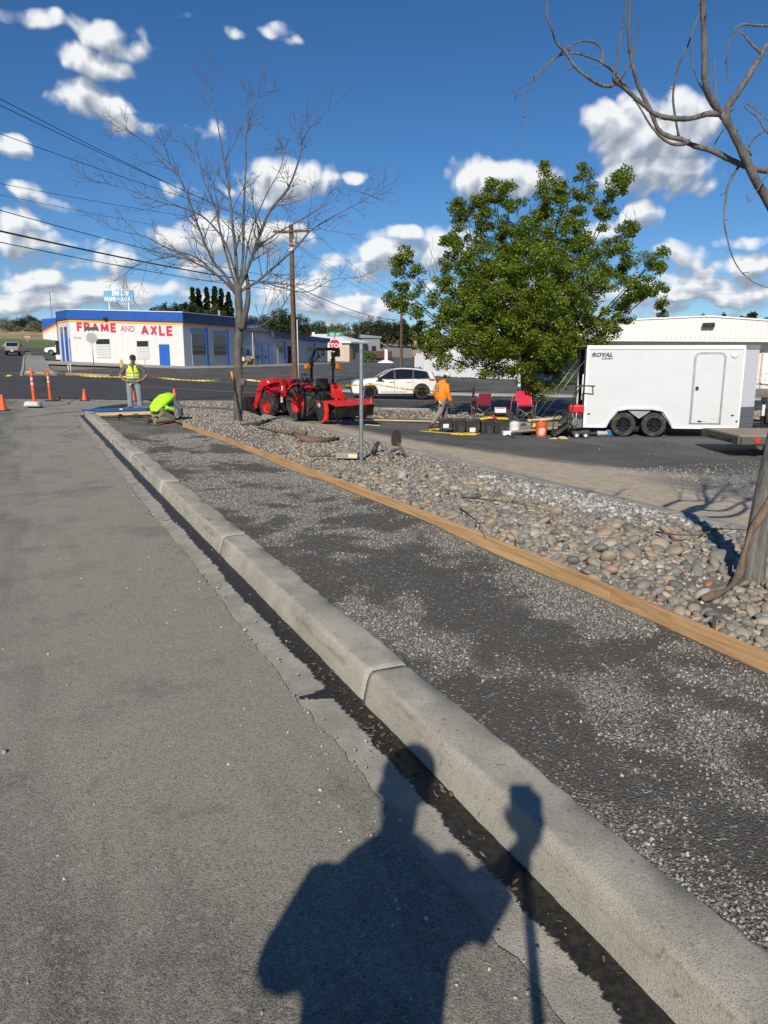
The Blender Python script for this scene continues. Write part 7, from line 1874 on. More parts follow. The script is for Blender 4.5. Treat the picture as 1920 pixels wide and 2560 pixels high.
MB().prism([(0, 0.0), (LT, 0.0), (LT + .50, .42), (LT + .50, Wt - .42), (LT, Wt), (0, Wt)], [(Ht - .03, 0), (Ht + .025, .02)], axis='z').build('roof', m_tw, ct)
MB().prism([(0.03, .03), (xa0 - .06, .03), (xa0 - .06, .5), (xa1 + .06, .5), (xa1 + .06, .03), (LT, .03), (LT + .45, .45), (LT + .45, Wt - .45), (LT, Wt - .03), (.03, Wt - .03)], [(Hb + .01, 0), (Hb + .06, 0)], axis='z').build('floor', m_weather, ct)
# angled nose
def nose(z0, z1, out, nm, mt):
    mb = MB()
    for (p_, q_) in (((LT, 0), (LT + .48, .42)), ((LT + .48, .42), (LT + .48, Wt - .42)), ((LT + .48, Wt - .42), (LT, Wt))):
        d_ = Vector((q_[0] - p_[0], q_[1] - p_[1], 0)).normalized(); o_ = Vector((d_.y, -d_.x, 0)) * out
        p3, q3 = Vector((*p_, 0)) + o_, Vector((*q_, 0)) + o_
        mb.add([p3 + Vector((0, 0, z0)), q3 + Vector((0, 0, z0)), q3 + Vector((0, 0, z1)), p3 + Vector((0, 0, z1)), p3 - o_ * 3 + Vector((0, 0, z0)), q3 - o_ * 3 + Vector((0, 0, z0)), q3 - o_ * 3 + Vector((0, 0, z1)), p3 - o_ * 3 + Vector((0, 0, z1))], [(0, 1, 2, 3), (4, 7, 6, 5), (0, 4, 5, 1), (3, 2, 6, 7), (0, 3, 7, 4), (1, 5, 6, 2)])
    return mb.build(nm, mt, ct)
nose(Hb, Ht - .08, .004, 'nose_panel', M('nose_white', (.60, .61, .64), .35, var=.04)); nose(Ht - .078, Ht + .03, .02, 'nose_cap', m_alu); nose(Hb + .005, Hb + .58, .014, 'stone_guard', m_stone)
for k in range(11): nose(Hb + .04 + k * .05, Hb + .052 + k * .05, .020, 'guard_rib', m_alu)
# side door in an aluminium frame
dx0, dx1 = LT * .685, LT * .885; dz0, dz1 = Hb + .12, Ht - .16
def rrect(x0, x1, z0, z1, r):
    q = [(x0, z0), (x1, z0)] + [(x1 - r + r * math.cos(a), z1 - r + r * math.sin(a)) for a in np.linspace(0, math.pi / 2, 6)] + [(x0 + r - r * math.sin(a), z1 - r + r * math.cos(a)) for a in np.linspace(0, math.pi / 2, 6)]; return q
MB().prism(rrect(dx0, dx1, dz0, dz1, .16), [(-.022, .0), (.0, 0)]).build('door_frame', m_alu, ct)
dd_ = MB().prism(rrect(dx0 + .055, dx1 - .055, dz0 + .02, dz1 - .06, .11), [(-.034, .004), (-.02, 0)]).build('side_door', m_tw, ct)
MB().box((dx0 + .13, -.045, (dz0 + dz1) / 2 + .0), (.08, .03, .10)).build('latch', m_blk, dd_, bevel=.01); MB().box((dx0 + .26, -.04, dz0 + .07), (.09, .02, .04)).build('door_stay', m_blkm, dd_); MB().tube([(dx0 + .3, -.04, dz0 + .07), (dx0 + .42, -.04, dz0 + .065)], .006, 6).build('stay_chain', m_chrome, dd_)
for x in (.14, LT * .955):
    MB().box((x, -.012, Hb + .36), (.075, .02, .04)).build('marker_lamp', m_tail, ct, bevel=.008)
MB().box((LT * .985, -.012, Hb + .20), (.055, .02, .045)).build('marker_lamp', M('amber_dark', (.10, .07, .05), .4), ct)
MB().ell((LT * .935, -.015, Ht - .24), (.085, .03, .075), 12, 8).build('vent', m_white, ct, smooth=True)
o = text('lettering', 'ROYAL', .145, m_blk, ct, None, extrude=.002, offset=.006, shear=.28); xs = [v.co.x for v in o.data.vertices]; k_ = .56 / (max(xs) - min(xs))
for v in o.data.vertices: v.co.x *= k_
o.data.transform(upright((.13, -.006, Ht - .275), (1, 0, 0)))
o = text('lettering', 'CARGO', .062, m_blk, ct, None, extrude=.002, offset=.003, shear=.28, space=1.2); xs = [v.co.x for v in o.data.vertices]; k_ = .29 / (max(xs) - min(xs))
for v in o.data.vertices: v.co.x *= k_
o.data.transform(upright((.40, -.006, Ht - .345), (1, 0, 0)))
# wheel box, flares, tandem wheels
MB().prism(arch_in + [(xa1 - .05, za + .04), (xa0 + .05, za + .04)], [(.03, 0), (.42, 0)]).build('wheel_box', m_trim, ct)
flr = [(xa0 - .05, Hb), (xa0 + .06, Hb + .20), (xa0 + .27, za + .01), (xa0 + .54, za + .06), (xa1 - .54, za + .06), (xa1 - .27, za + .01), (xa1 - .06, Hb + .20), (xa1 + .05, Hb)]
MB().prism(flr + [(p_[0], p_[1] - .045) if 0 < i < 7 else (p_[0] + (.05 if i == 7 else -.05) * -1, p_[1]) for i, p_ in reversed(list(enumerate(flr)))], [(-.06, 0), (.0, 0)]).build('fender_flare', m_tw, ct, smooth='auto')
MB().prism([(wh_x[0] + .10, za - .02), (wh_x[1] - .10, za - .02), ((wh_x[0] + wh_x[1]) / 2, .50)], [(.02, 0), (.03, 0)]).build('fender_gusset', m_alu, ct)
for x in wh_x:
    for yy, s_ in ((.12, -1), (Wt - .12, 1)): wheel(ct, x, yy, wr_, .22, s_, m_rimb, 8, tm_=m_tyrel, rimfrac=.60)
    MB().tube([(x, .12, wr_), (x, Wt - .12, wr_)], .04, 8).build('axle', m_blkm, ct)
MB().box((LT / 2, .45, Hb - .05), (LT, .06, .10)).box((LT / 2, Wt - .45, Hb - .05), (LT, .06, .10)).build('chassis_rail', m_blkm, ct)
MB().box(((xa0 + xa1) / 2, .47, .44), (xa1 - xa0 + .3, .02, .66)).build('wheel_shade_panel', m_trim, ct)  # added dark backing, stands in for the shade under the trailer
# open rear: dark frame, ramp door let down, stay cables, bar lock
MB().box((-.02, .03, (Hb + Ht) / 2), (.05, .06, Ht - Hb)).box((-.02, Wt - .03, (Hb + Ht) / 2), (.05, .06, Ht - Hb)).box((-.02, Wt / 2, Ht - .04), (.05, Wt, .08)).build('rear_frame', m_blkm, ct)
MB().box((.9, Wt - .05, (Hb + Ht) / 2), (1.7, .03, Ht - Hb - .1)).build('inner_lining', M('dark_lining', (.035, .022, .018), .8), ct)
MB().tube([(-.05, .05, Ht - .75), (-.07, .05, Ht - 1.45)], .022, 8).build('lock_bar', m_white, ct, smooth=True)
rampz = [( -.03, Hb + .0), (-1.95, .06), (-1.95, .10), (-.03, Hb + .05)]
rp_ = thing('ramp_door', 'plywood ramp door let down behind the cargo trailer', 'ramp', ct.location, ct.rotation_euler.z)
for k in range(7): MB().prism(rampz, [(.12 + k * .262, 0), (.12 + k * .262 + .255, 0)]).build('plank', m_weather, rp_)
MB().prism([(-.03, Hb - .03), (-1.97, .02), (-1.97, .055), (-.03, Hb - .003)], [(.08, 0), (Wt - .06, 0)]).build('frame', m_blkm, rp_)
for y in (.06, Wt - .25):
    a_ = ct.matrix_basis @ Vector((-.02, y, Ht - .35)); b_ = ct.matrix_basis @ Vector((-1.25, y + .15, .35))
    tag(MB().tube([a_, b_], .007, 6).build('ramp_cable', m_galv, smooth=True), 'nearer steel stay cable of the trailer ramp' if y < 1 else 'farther steel stay cable of the trailer ramp', 'cable')
# tongue with jack
MB().bar((LT + .2, .55, Hb + .02), (LT + 1.35, Wt / 2, Hb + .02), .08, .10).bar((LT + .2, Wt - .55, Hb + .02), (LT + 1.35, Wt / 2, Hb + .02), .08, .10).build('tongue', m_blkm, ct)
MB().cyl((LT + .92, Wt / 2 - .05, .1), (LT + .92, Wt / 2 - .05, .95), .04).box((LT + .92, Wt / 2 - .05, 1.0), (.14, .10, .12)).tube([(LT + .95, Wt / 2 - .05, 1.02), (LT + 1.2, Wt / 2 - .15, 1.06)], .016, 8).build('jack', m_blkm, ct); MB().cyl((LT + .92, Wt / 2 - .05, .55), (LT + .92, Wt / 2 - .05, .86), .046).build('jack_sleeve', m_white, ct)
MB().box((LT + 1.25, Wt / 2, Hb + .30), (.6, .5, .42)).build('tool_box', m_blk, ct, bevel=.02)
lp = [(LT + 1.0, Wt / 2 - .1, .30), (LT + 1.08, Wt / 2 - .15, .14), (LT + 1.22, Wt / 2 - .15, .12), (LT + 1.32, Wt / 2 - .1, .26)]; MB().tube(smooth_path(lp, 4), .012, 6).build('safety_chain', m_blkm, ct)

# flat-deck trailer poking in at the right edge
fl = at(1850, 1092, 16.0); fd_ = thing('flatbed_trailer', 'flat wooden-deck trailer corner at the right edge of the lot', 'trailer', (fl.x, fl.y, T(fl.x, fl.y) + .012), -.02)
dzk = at(1850, 1091, 16.0).z - T(fl.x, fl.y)
for k in range(8): MB().box((2.6, .12 + k * .235, dzk - .02), (5.2, .225, .045)).build('plank', m_weather, fd_)
m_frm = M('frame_brown_steel', (.10, .085, .07), .7, .2, var=.2, dirt=.4)
MB().box((2.62, -.02, dzk - .10), (5.2, .05, .17)).build('side_rail', m_frm, fd_, bevel=.006); MB().box((-.03, .94, dzk - .10), (.06, 1.98, .17)).build('rear_rail', m_frm, fd_, bevel=.006); MB().box((2.6, 1.95, dzk - .10), (5.2, .05, .17)).build('side_rail', m_frm, fd_)
MB().lathe([(0, -.062), (.055, -.062), (.06, -.045)], 16, (.36, 0, dzk - .10), 'y').build('marker_lamp', M('red_lens', (.70, .03, .04), .25), fd_); MB().box((.95, -.055, dzk - .10), (.20, .02, .10)).build('stake_pocket', m_frm, fd_)
MB().prism([(.30, dzk - .18), (.52, dzk - .18), (.50, dzk - .30), (.44, dzk - .30)], [(0, 0), (.06, 0)]).build('hook', m_frm, fd_); MB().tube([(-.06, .2, dzk - .09), (-.12, .6, dzk - .12), (-.10, 1.0, dzk - .09), (-.06, 1.4, dzk - .1)], .02, 6).build('strap', m_blk, fd_)
for x in (2.6, 3.4): wheel(fd_, x, .12, .36, .22, -1, m_rimb, 8); wheel(fd_, x, 1.8, .36, .22, 1, m_rimb, 8)

# ------------------------------------------------------------------ gear on the lot
def GL(x, y, off=.012): return G(x, y, off)
m_bin = M('bin_black', (.022, .022, .023), .55, var=.25, dirt=.4)
def tote(x0, x1, y, label, paper=None, lid=None):
    a = GL((x0 + x1) / 2, y); w = (x1 - x0) / 1888 * a.y; h = .40
    t_ = thing('storage_tote', label, 'tote', (a.x, a.y + .2, a.z), rng.uniform(-.05, .05), 'black storage totes in a row')
    MB().prism([(-.43 * w, -.19), (.43 * w, -.19), (.43 * w, .19), (-.43 * w, .19)], [(0, .01), (.02, 0), (h * .8, -.03), (h * .82, -.055), (h, -.06), (h, -.035), (h * .85, .02), (.03, .05)], axis='z').build('tub', m_bin, t_, smooth='auto')
    for s_ in (-1, 1):
        MB().box((s_ * .30 * w, -.215, h * .42), (.018, .02, h * .62), (.16, 0, 0)).build('rib', m_bin, t_)
        MB().box((s_ * .50 * w, 0, h * .90), (.05, .16, .03)).build('handle', m_bin, t_, bevel=.008)
    if paper: MB().box((paper[0] * w, -.222, h * paper[1]), (.17, .004, .13), (.16, 0, 0)).build('paper_label', m_white, t_)
    if lid:
        MB().box((lid * w, .02, h + .04), (w * .98, .42, .045), (0, -.12 if lid < 0 else .02, 0)).build('yellow_lid', m_yel, t_, bevel=.012)
    return t_
tote(1098, 1131, 1080, 'black tote with a large paper label, leftmost of the row', (0, .45)); tote(1131, 1163, 1081, 'scuffed black tote, second from the left in the row'); tote(1164, 1198, 1083, 'black tote with a small low paper label, middle of the row', (0, .25))
tote(1202, 1235, 1084, 'black tote with a tilted yellow lid', None, -.12); tote(1236, 1266, 1085, 'black tote with a flat yellow lid, rightmost of the row', None, .16)
def bucket(x, y, h, mat, label, name='bucket', logo=False):
    a = GL(x, y); b = thing(name, label, 'bucket', (a.x, a.y + .14, a.z)); r = h * .40
    MB().lathe([(r * .88, 0), (r * .90, .01), (r * .97, h * .72), (r * 1.06, h * .73), (r * 1.06, h * .76), (r * 1.0, h * .77), (r * 1.0, h * .84), (r * 1.06, h * .85), (r * 1.06, h * .88), (r * 1.02, h * .97), (r * 1.05, h), (r * .97, h), (r * .95, h * .1), (0, h * .08)], 28).build('pail', mat, b, smooth='auto')
    MB().tube([(r * 1.05 * math.cos(a_), -.02 - abs(math.sin(a_)) * r * .55, h * .86 + math.sin(a_) * h * .22) for a_ in np.linspace(0, math.pi, 15)], .006, 6).build('bail', m_galv, b, smooth=True)
    if logo:
        m_lw = M('logo_white', (.78, .76, .72), .5); mb = MB(); s_ = h * .46; cz = h * .37; n = 8
        def onp(u, w_): 
            ang = u / (r * .965); return (math.sin(ang) * (r * .955 + .004), -math.cos(ang) * (r * .955 + .004), cz + w_)
        for e in ((-1, -1, 1, -1), (1, -1, 1, 1), (1, 1, -1, 1), (-1, 1, -1, -1)):
            for k in range(n):
                u0, u1 = k / n, (k + 1) / n; p_ = [((e[0] + (e[2] - e[0]) * u) * s_ / 2, (e[1] + (e[3] - e[1]) * u) * s_ / 2) for u in (u0, u1)]
                q_ = [(c[0] * .94, c[1] * .94) for c in p_]; mb.quad(onp(*p_[0]), onp(*p_[1]), onp(*q_[1]), onp(*q_[0]))
        mb.build('logo_frame', m_lw, b, recalc=False)
        for ln, vz, sz in (('THE', .16, .08), ('HOME', .02, .17), ('DEPOT', -.15, .15)):
            o = text('lettering', ln, h * sz * 1.25, m_lw, b, None, extrude=0.0, offset=.003, align='CENTER')
            for v in o.data.vertices:
                ca, sa = math.cos(.75), math.sin(.75); X_, Y_ = v.co.x * .8, v.co.y + vz * h
                v.co = Vector(onp(X_ * ca - Y_ * sa, X_ * sa + Y_ * ca)) + Vector((0, -.001, 0))
    return b
bucket(1288, 1088, .37, m_whp, 'white plastic bucket at the right end of the totes', 'white_bucket'); bucket(1355, 1092, .39, m_org, 'orange hardware-store bucket with white square logo', 'orange_bucket', True)
# folding chairs
m_can = M('chair_red', (.52, .012, .05), .8, var=.12, scale=6); m_candk = M('chair_maroon', (.22, .018, .04), .85, var=.15); m_tubeg = M('chair_tube', (.28, .28, .29), .4, .6)
def camp_chair(x, y, rz, mat, label, w=.52, h=.92):
    a = G(x, y, .08); c = thing('camping_chair', label, 'chair', a, rz, 'folding camping chairs')
    sh_ = .42
    hw = w / 2; MB().prism([(-hw, .50), (hw, .50), (hw + .01, .62), (hw, h), (-hw, h), (-hw - .01, .62)], [(.20, 0), (.212, 0)], fn=lambda v: Vector((v.x, v.y + (v.z - .5) * .25, v.z - .02 * math.cos(v.x * 3)))).build('backrest', mat, c)
    MB().prism([(-hw, -.24), (hw, -.24), (hw, .21), (-hw, .21)], [(.40, 0), (.412, 0)], axis='z', fn=lambda v: Vector((v.x, v.y, v.z + .12 * (v.x / hw) ** 2 * .5 - .08 * (v.y - .0)))).build('seat', mat, c)
    for s_ in (-1, 1):
        MB().tube([(s_ * hw, .20, .05), (s_ * hw, .20, .55), (s_ * hw, .32, h)], .011, 8).build('back_post', m_tubeg, c, smooth=True)
        MB().tube([(s_ * (hw + .02), -.24, .0), (s_ * (hw + .04), -.22, .40), (s_ * (hw + .07), -.24, .60), (s_ * (hw + .09), -.05, .64), (s_ * (hw + .03), .24, .64)], .011, 8).build('arm_post', m_tubeg, c, smooth=True)
        MB().prism([(s_ * (hw + .01), -.26), (s_ * (hw + .10), -.26), (s_ * (hw + .08), .26), (s_ * (hw + .01), .26)], [(.645, 0), (.655, 0)], axis='z').build('armrest', mat, c)
        for y_ in (-.24, .20): MB().tube([(-s_ * hw, y_, .02), (s_ * hw, y_, .40)], .010, 8).build('cross_leg', m_tubeg, c, smooth=True)
    for s1 in (-1, 1):
        MB().tube([(s1 * hw, -.24, .38), (s1 * hw, .20, .03)], .010, 8).build('cross_leg', m_tubeg, c, smooth=True)
    return c
camp_chair(1203, 1046, math.pi + .25, m_candk, 'dark maroon camping chair turned away, right of the orange delineator', .50, .90); camp_chair(1312, 1050, .05, m_can, 'bright red camping chair in front of the maple trunk', .52, .98)
bpk = thing('backpack_frame', 'red metal hand-truck frame leaning beside the bright red chair', 'hand truck', G(1274, 1046, .08)); mpr = M('dull_red', (.48, .05, .07), .5, dirt=.2)
MB().tube([(0, 0, 0), (.06, .02, .62), (.08, .02, .70), (.20, .0, .86), (.28, 0, 1.02)], .022, 8).build('frame', mpr, bpk, smooth=True); MB().tube([(.07, 0, .62), (.26, -.02, .66)], .02, 8).build('arm', mpr, bpk, smooth=True); MB().cyl((.26, 0, .98), (.27, 0, .62), .018).build('strut', m_blk, bpk)
# tools heaped behind the totes
gp = G(1252, 1066, .05)
tb = thing('tool_case', 'red and black tool case behind the yellow-lidded totes', 'tool case', (gp.x, gp.y + .5, gp.z)); MB().box((0, 0, .17), (.55, .3, .34)).build('case', m_blk, tb, bevel=.02); MB().box((0, -.155, .27), (.44, .02, .11)).build('panel', m_red, tb, bevel=.008); MB().tube([(-.12, 0, .34), (-.1, 0, .42), (.1, 0, .42), (.12, 0, .34)], .015, 8).build('handle', m_blk, tb)
MB().box((0, -.05, .06), (.40, .24, .12)).build('white_box', m_white, None) if False else None
wb = thing('parts_box', 'white carton with red print standing on the yellow lids', 'box', (gp.x - .02, gp.y + .12, gp.z + .42)); MB().box((0, 0, .09), (.34, .22, .16)).build('carton', m_white, wb, bevel=.004); MB().box((0, -.112, .155), (.30, .004, .03)).build('print', m_red, wb)
gb = thing('gear_bag', 'dark olive gear bag slumped left of the bright red chair', 'bag', G(1270, 1056, .05)); m_ol = M('olive_canvas', (.035, .034, .025), .9, var=.3)
remeshed(MB().ell((0, .1, .22), (.22, .18, .22)).ell((-.35, .15, .28), (.40, .16, .10)).ell((.05, .05, .1), (.20, .16, .16)), 'sack', m_ol, gb, .03, 4)
# yellow straps / hose on the asphalt
def lot_path(pts, lift=.02): return [GL(x, y, lift) for x, y in pts]
tag(MB().tube(smooth_path(lot_path([(1050, 1077), (1085, 1080), (1110, 1082), (1128, 1083), (1150, 1084)], .02), 4), [(.03, .012)] * 17, 6, side=(1, 0, 0)).build('yellow_strap', m_yel, smooth=True), 'yellow webbing strap lying in front of the totes', 'strap')
mb = MB(); rr_ = random.Random(3)
for k in range(7):
    pts = [(1130 + k * 4 + u * 45 + rr_.uniform(-5, 5), 1084.5 + rr_.uniform(-2, 2.5)) for u in (0, .35, .7, 1.0)]; mb.tube(smooth_path(lot_path(pts, .03), 3), .018, 6)
tag(mb.build('cord_coil', m_yel, smooth=True), 'yellow cord coiled in front of the middle totes', 'cord')
tag(MB().tube(smooth_path(lot_path([(1075, 1075), (1088, 1073), (1101, 1073)], .03), 4), .03, 8).build('yellow_lever', m_yel, smooth=True), 'short yellow tool handle left of the totes', 'lever')
dr_ = thing('cordless_drill', 'dark teal power tool lying before the labelled totes', 'drill', GL(1122, 1080, .02)); m_teal = M('teal_plastic', (.01, .06, .06), .5); MB().cyl((-.12, 0, .08), (.10, 0, .09), .045).build('motor', m_teal, dr_, smooth='auto'); MB().box((-.10, 0, .03), (.07, .07, .07)).build('battery', m_blk, dr_, bevel=.01); MB().cyl((.10, 0, .09), (.17, 0, .09), .02).build('chuck', m_blkm, dr_)
fx = thing('foam_block', 'white foam tray lying before the white bucket', 'box', GL(1266, 1088, .0), .05); MB().box((0, 0, .06), (.22, .2, .12)).box((.28, .02, .045), (.30, .18, .09)).build('tray', m_white, fx, bevel=.01)
tag(MB().tube(smooth_path(lot_path([(1263, 1083), (1272, 1088), (1285, 1093)], .03), 4), [(.03, .012)] * 9, 6).build('pry_bar', m_blkm, smooth=True), 'bent black pry bar by the foam tray', 'bar')
# planks and wheelbarrow tray by the ramp
a_, b_ = G(1319, 1053, .14), G(1392, 1046, .22); tag(MB().tube([a_, b_], [.055, .05], 10).build('timber_pole', m_pine, smooth=True), 'round tan timber lying behind the buckets', 'timber')
bx = thing('plank_stack', 'low stack of weathered planks behind the orange bucket', 'planks', GL(1335, 1074, .0), .06)
for k in range(4): MB().box((-.05 + .06 * k, .18 * k, .06 + .012 * (k % 2)), (1.45 - .12 * k, .16, .03), (0, -.06, .02 * k)).build('plank', m_weather, bx)
wbk = thing('wheel_tray', 'grey steel wheelbarrow tray under the plank stack', 'wheelbarrow', GL(1310, 1078, .0)); MB().prism([(-.35, .30), (.40, .24), (.26, .06), (-.22, .06)], [(0, .02), (.05, 0), (.55, 0), (.6, .02)]).build('tray', m_galv, wbk); MB().lathe([(0, -.03), (.12, -.03), (.12, .03), (0, .03)], 16, (-.02, .0, .13), 'y').build('wheel', m_blk, wbk)
ys = thing('yellow_saw', 'yellow and black power tool left of the orange bucket', 'power tool', GL(1338, 1090, .0)); MB().box((0, .1, .20), (.15, .16, .30)).build('motor', m_yel, ys, bevel=.02); MB().lathe([(0, -.04), (.12, -.04), (.12, .04), (0, .04)], 18, (-.03, .06, .13), 'y').build('guard', m_blk, ys); MB().tube([(-.1, .1, .3), (-.1, .1, .42), (.1, .1, .42), (.1, .1, .3)], .02, 8).build('handle', m_blk, ys)
# red engine-driven machine with a tall handle
mc = thing('power_buggy', 'black and red engine-driven screed machine with tall handle behind the trailer', 'machine', GL(1412, 1094, .0), -.1)
MB().prism([(-.38, .10), (.05, .42), (.10, .36), (-.30, .04)], [(-.24, 0), (.24, 0)]).build('tray', m_blk, mc); MB().prism([(-.20, .40), (.05, .72), (.12, .68), (-.10, .36)], [(-.2, 0), (.2, 0)]).build('cowl', m_blk, mc, bevel=.01)
MB().box((.30, 0, .42), (.26, .30, .28)).cyl((.22, -.2, .42), (.22, -.14, .42), .09).build('engine', M('engine_grey', (.16, .16, .16), .5, .4), mc, bevel=.02); MB().box((.27, 0, .80), (.40, .30, .22)).build('fuel_tank', m_red, mc, bevel=.04); MB().box((.36, -.1, .60), (.12, .12, .16)).build('air_filter', m_blk, mc, bevel=.02)
for s_ in (-.2, .2): MB().tube(smooth_path([(.05, s_, .18), (.12, s_, .75), (.25, s_, 1.25), (.36, s_, 1.42), (.70, s_, 1.42)], 4), .018, 8).build('handle', m_blk, mc, smooth=True)
MB().tube([(.70, -.2, 1.42), (.70, .2, 1.42)], .018, 8).build('handle_bar', m_blk, mc); MB().tube(smooth_path([(-.38, -.2, .1), (-.34, -.2, .55), (-.28, -.2, .72), (-.02, -.2, .74), (.0, -.2, .4)], 4), .014, 8).build('guard_hoop', m_blk, mc, smooth=True)
for x in (.28, .52): MB().lathe([(0, -.03), (.05, -.03), (.09, -.02), (.09, .02), (.05, .03), (0, .03)], 16, (x, -.26, .09), 'y').build('wheel', m_blk, mc, smooth='auto'); MB().lathe([(0, -.035), (.04, -.035), (.04, -.03)], 12, (x, -.26, .09), 'y').build('hub', m_white, mc); MB().lathe([(0, -.03), (.09, -.03), (.09, .03), (0, .03)], 14, (x, .26, .09), 'y').build('wheel', m_blk, mc)
MB().box((.4, 0, .16), (.5, .42, .08)).build('deck', m_blk, mc, bevel=.01)
glv = thing('work_gloves', 'pair of pale leather gloves on the asphalt by the machine wheels', 'gloves', GL(1397, 1099, .0)); m_glv = M('tan_leather', (.52, .42, .22), .85, var=.2)
gm_ = MB().ell((-.12, 0, .03), (.10, .07, .03)).ell((.10, .04, .045), (.12, .08, .045))
for k in range(5): gm_.tube([(.05 + k * .035, -.02, .05), (.03 + k * .05, -.10, .02)], [.018, .012], 6)
for k in range(3): gm_.tube([(-.18, -.03 + k * .03, .03), (-.27, -.06 + k * .04, .015)], [.016, .011], 6)
remeshed(gm_, 'leather', m_glv, glv, .012, 2)
# demolition hammer and cord under the trailer
m_bosch = M('tool_blue', (.02, .16, .36), .45)
dm = thing('demolition_hammer', 'blue and grey demolition hammer on the asphalt before the trailer wheel', 'power tool', GL(1492, 1092, .0), .03)
MB().box((.42, .08, .10), (.26, .16, .18)).build('motor', m_bosch, dm, bevel=.03); MB().cyl((.02, .08, .09), (.30, .08, .10), .075).build('barrel', M('tool_grey', (.42, .42, .42), .5), dm, smooth='auto'); MB().cyl((-.18, .08, .08), (.03, .08, .09), .045, .06).build('nose', m_blk, dm, smooth='auto'); MB().cyl((-.5, .08, .05), (-.18, .08, .08), .018).build('chisel', m_blkm, dm); MB().box((.58, .08, .11), (.08, .10, .16)).build('rear_handle', m_blk, dm, bevel=.02); MB().cyl((.44, -.02, .08), (.44, .0, .08), .05).build('cap', m_blk, dm)
tag(MB().tube(smooth_path(lot_path([(1448, 1093), (1470, 1089), (1500, 1092), (1540, 1092), (1590, 1093), (1640, 1093)], .015), 5), .010, 6).build('extension_lead', m_blk, smooth=True), 'black power cord trailing under the cargo trailer', 'cord')
tag(MB().ell((0, 0, .04), (.07, .05, .05), 10, 6).build('yellow_rag', m_glv, smooth=True), 'small pale yellow rag at the trailer corner', 'rag').location = GL(1446, 1087, .0)

# ------------------------------------------------------------------ people
m_skin = M('skin', (.30, .155, .095), .55, var=.1, scale=12); m_skind = M('skin_tan', (.25, .125, .075), .55, var=.1, scale=12); m_hair = M('dark_hair', (.012, .010, .009), .6)
m_hiviz = M('hiviz_yellow', (.62, .80, .02), .7, var=.06, scale=7, bump=.3, bscale=18); m_hivg = M('hiviz_green', (.42, .86, .02), .7, var=.06, scale=7, bump=.4, bscale=14)
m_gshirt = M('grey_shirt', (.115, .115, .12), .85, var=.15, bump=.3, bscale=20); m_jean = M('worn_denim', (.20, .235, .28), .9, var=.35, scale=5, bump=.3, bscale=22, dirt=.2); m_khaki = M('khaki_cloth', (.22, .175, .115), .9, var=.2, scale=6, bump=.3, bscale=20)
m_tgrey = M('grey_trousers', (.23, .185, .165), .9, var=.15, scale=6, bump=.3, bscale=20); m_sorange = M('orange_shirt', (.85, .235, .012), .8, var=.08, scale=5, bump=.4, bscale=12); m_boot = M('brown_boot', (.075, .055, .04), .8, var=.3); m_bootb = M('black_boot', (.016, .015, .014), .7, var=.3)
m_capw = M('white_cap', (.62, .60, .56), .8, var=.1); m_capb = M('black_cap', (.018, .016, .018), .8); m_hood = M('blue_hood', (.12, .16, .21), .9, var=.2, bump=.3, bscale=20)
m_rstrip = M('silver_strip', (.40, .41, .40), .4, .3)
def hand(mb, wrist, d, side, s=1.0, curl=.5):
    """palm and five fingers from the wrist along d; side = direction of the thumb"""
    w, d, side = Vector(wrist), Vector(d).normalized(), Vector(side).normalized(); nrm_ = d.cross(side).normalized()
    mb.tube([w, w + d * .045 * s, w + d * .09 * s], [(.030 * s, .018 * s), (.042 * s, .017 * s), (.038 * s, .014 * s)], 10, side=side)
    for k, L in enumerate((.070, .080, .075, .058)):
        b = w + d * .085 * s + side * ((1.5 - k) * .019 * s); c1 = b + (d * (1 - curl * .3) + nrm_ * curl * .5).normalized() * L * .5 * s; c2 = c1 + (d * (1 - curl) + nrm_ * curl).normalized() * L * .5 * s
        mb.tube([b, c1, c2], [.0098 * s, .009 * s, .0075 * s], 7)
    b = w + d * .03 * s + side * .034 * s; mb.tube([b, b + (side * .7 + d * .6) * .035 * s, b + (side * .5 + d) * .062 * s], [.012 * s, .0105 * s, .0085 * s], 7)
def head(mb, c, fwd, up=(0, 0, 1), s=1.0):
    """skull, jaw, nose, ears; fwd = facing"""
    c, f, u = Vector(c), Vector(fwd).normalized(), Vector(up).normalized(); r = f.cross(u).normalized(); u = r.cross(f)
    rot = Matrix((r, f, u)).transposed()
    mb.ell(c + u * .025 * s, (.077 * s, .096 * s, .108 * s), 16, 12, rot); mb.ell(c + f * .030 * s - u * .055 * s, (.058 * s, .066 * s, .062 * s), 14, 10, rot)
    mb.tube([c + f * .088 * s + u * .012 * s, c + f * .112 * s - u * .022 * s], [.010 * s, .016 * s], 8); mb.ell(c + f * .085 * s - u * .052 * s, (.026 * s, .014 * s, .010 * s), 10, 6, rot)
    mb.ell(c + f * .082 * s + u * .035 * s, (.052 * s, .018 * s, .012 * s), 10, 6, rot)
    for q in (-1, 1): mb.ell(c + r * (.078 * s * q) - u * .005 * s - f * .005 * s, (.012 * s, .022 * s, .032 * s), 8, 6, rot)
    return r, f, u
def eyes(parent, c, fwd, up=(0, 0, 1), s=1.0):
    c, f, u = Vector(c), Vector(fwd).normalized(), Vector(up).normalized(); r = f.cross(u).normalized(); u = r.cross(f)
    for q in (-1, 1): MB().ell(c + f * .090 * s + r * (.031 * s * q) + u * .014 * s, (.013 * s, .009 * s, .008 * s), 8, 6).build('eye', m_bootb, parent, smooth=True)
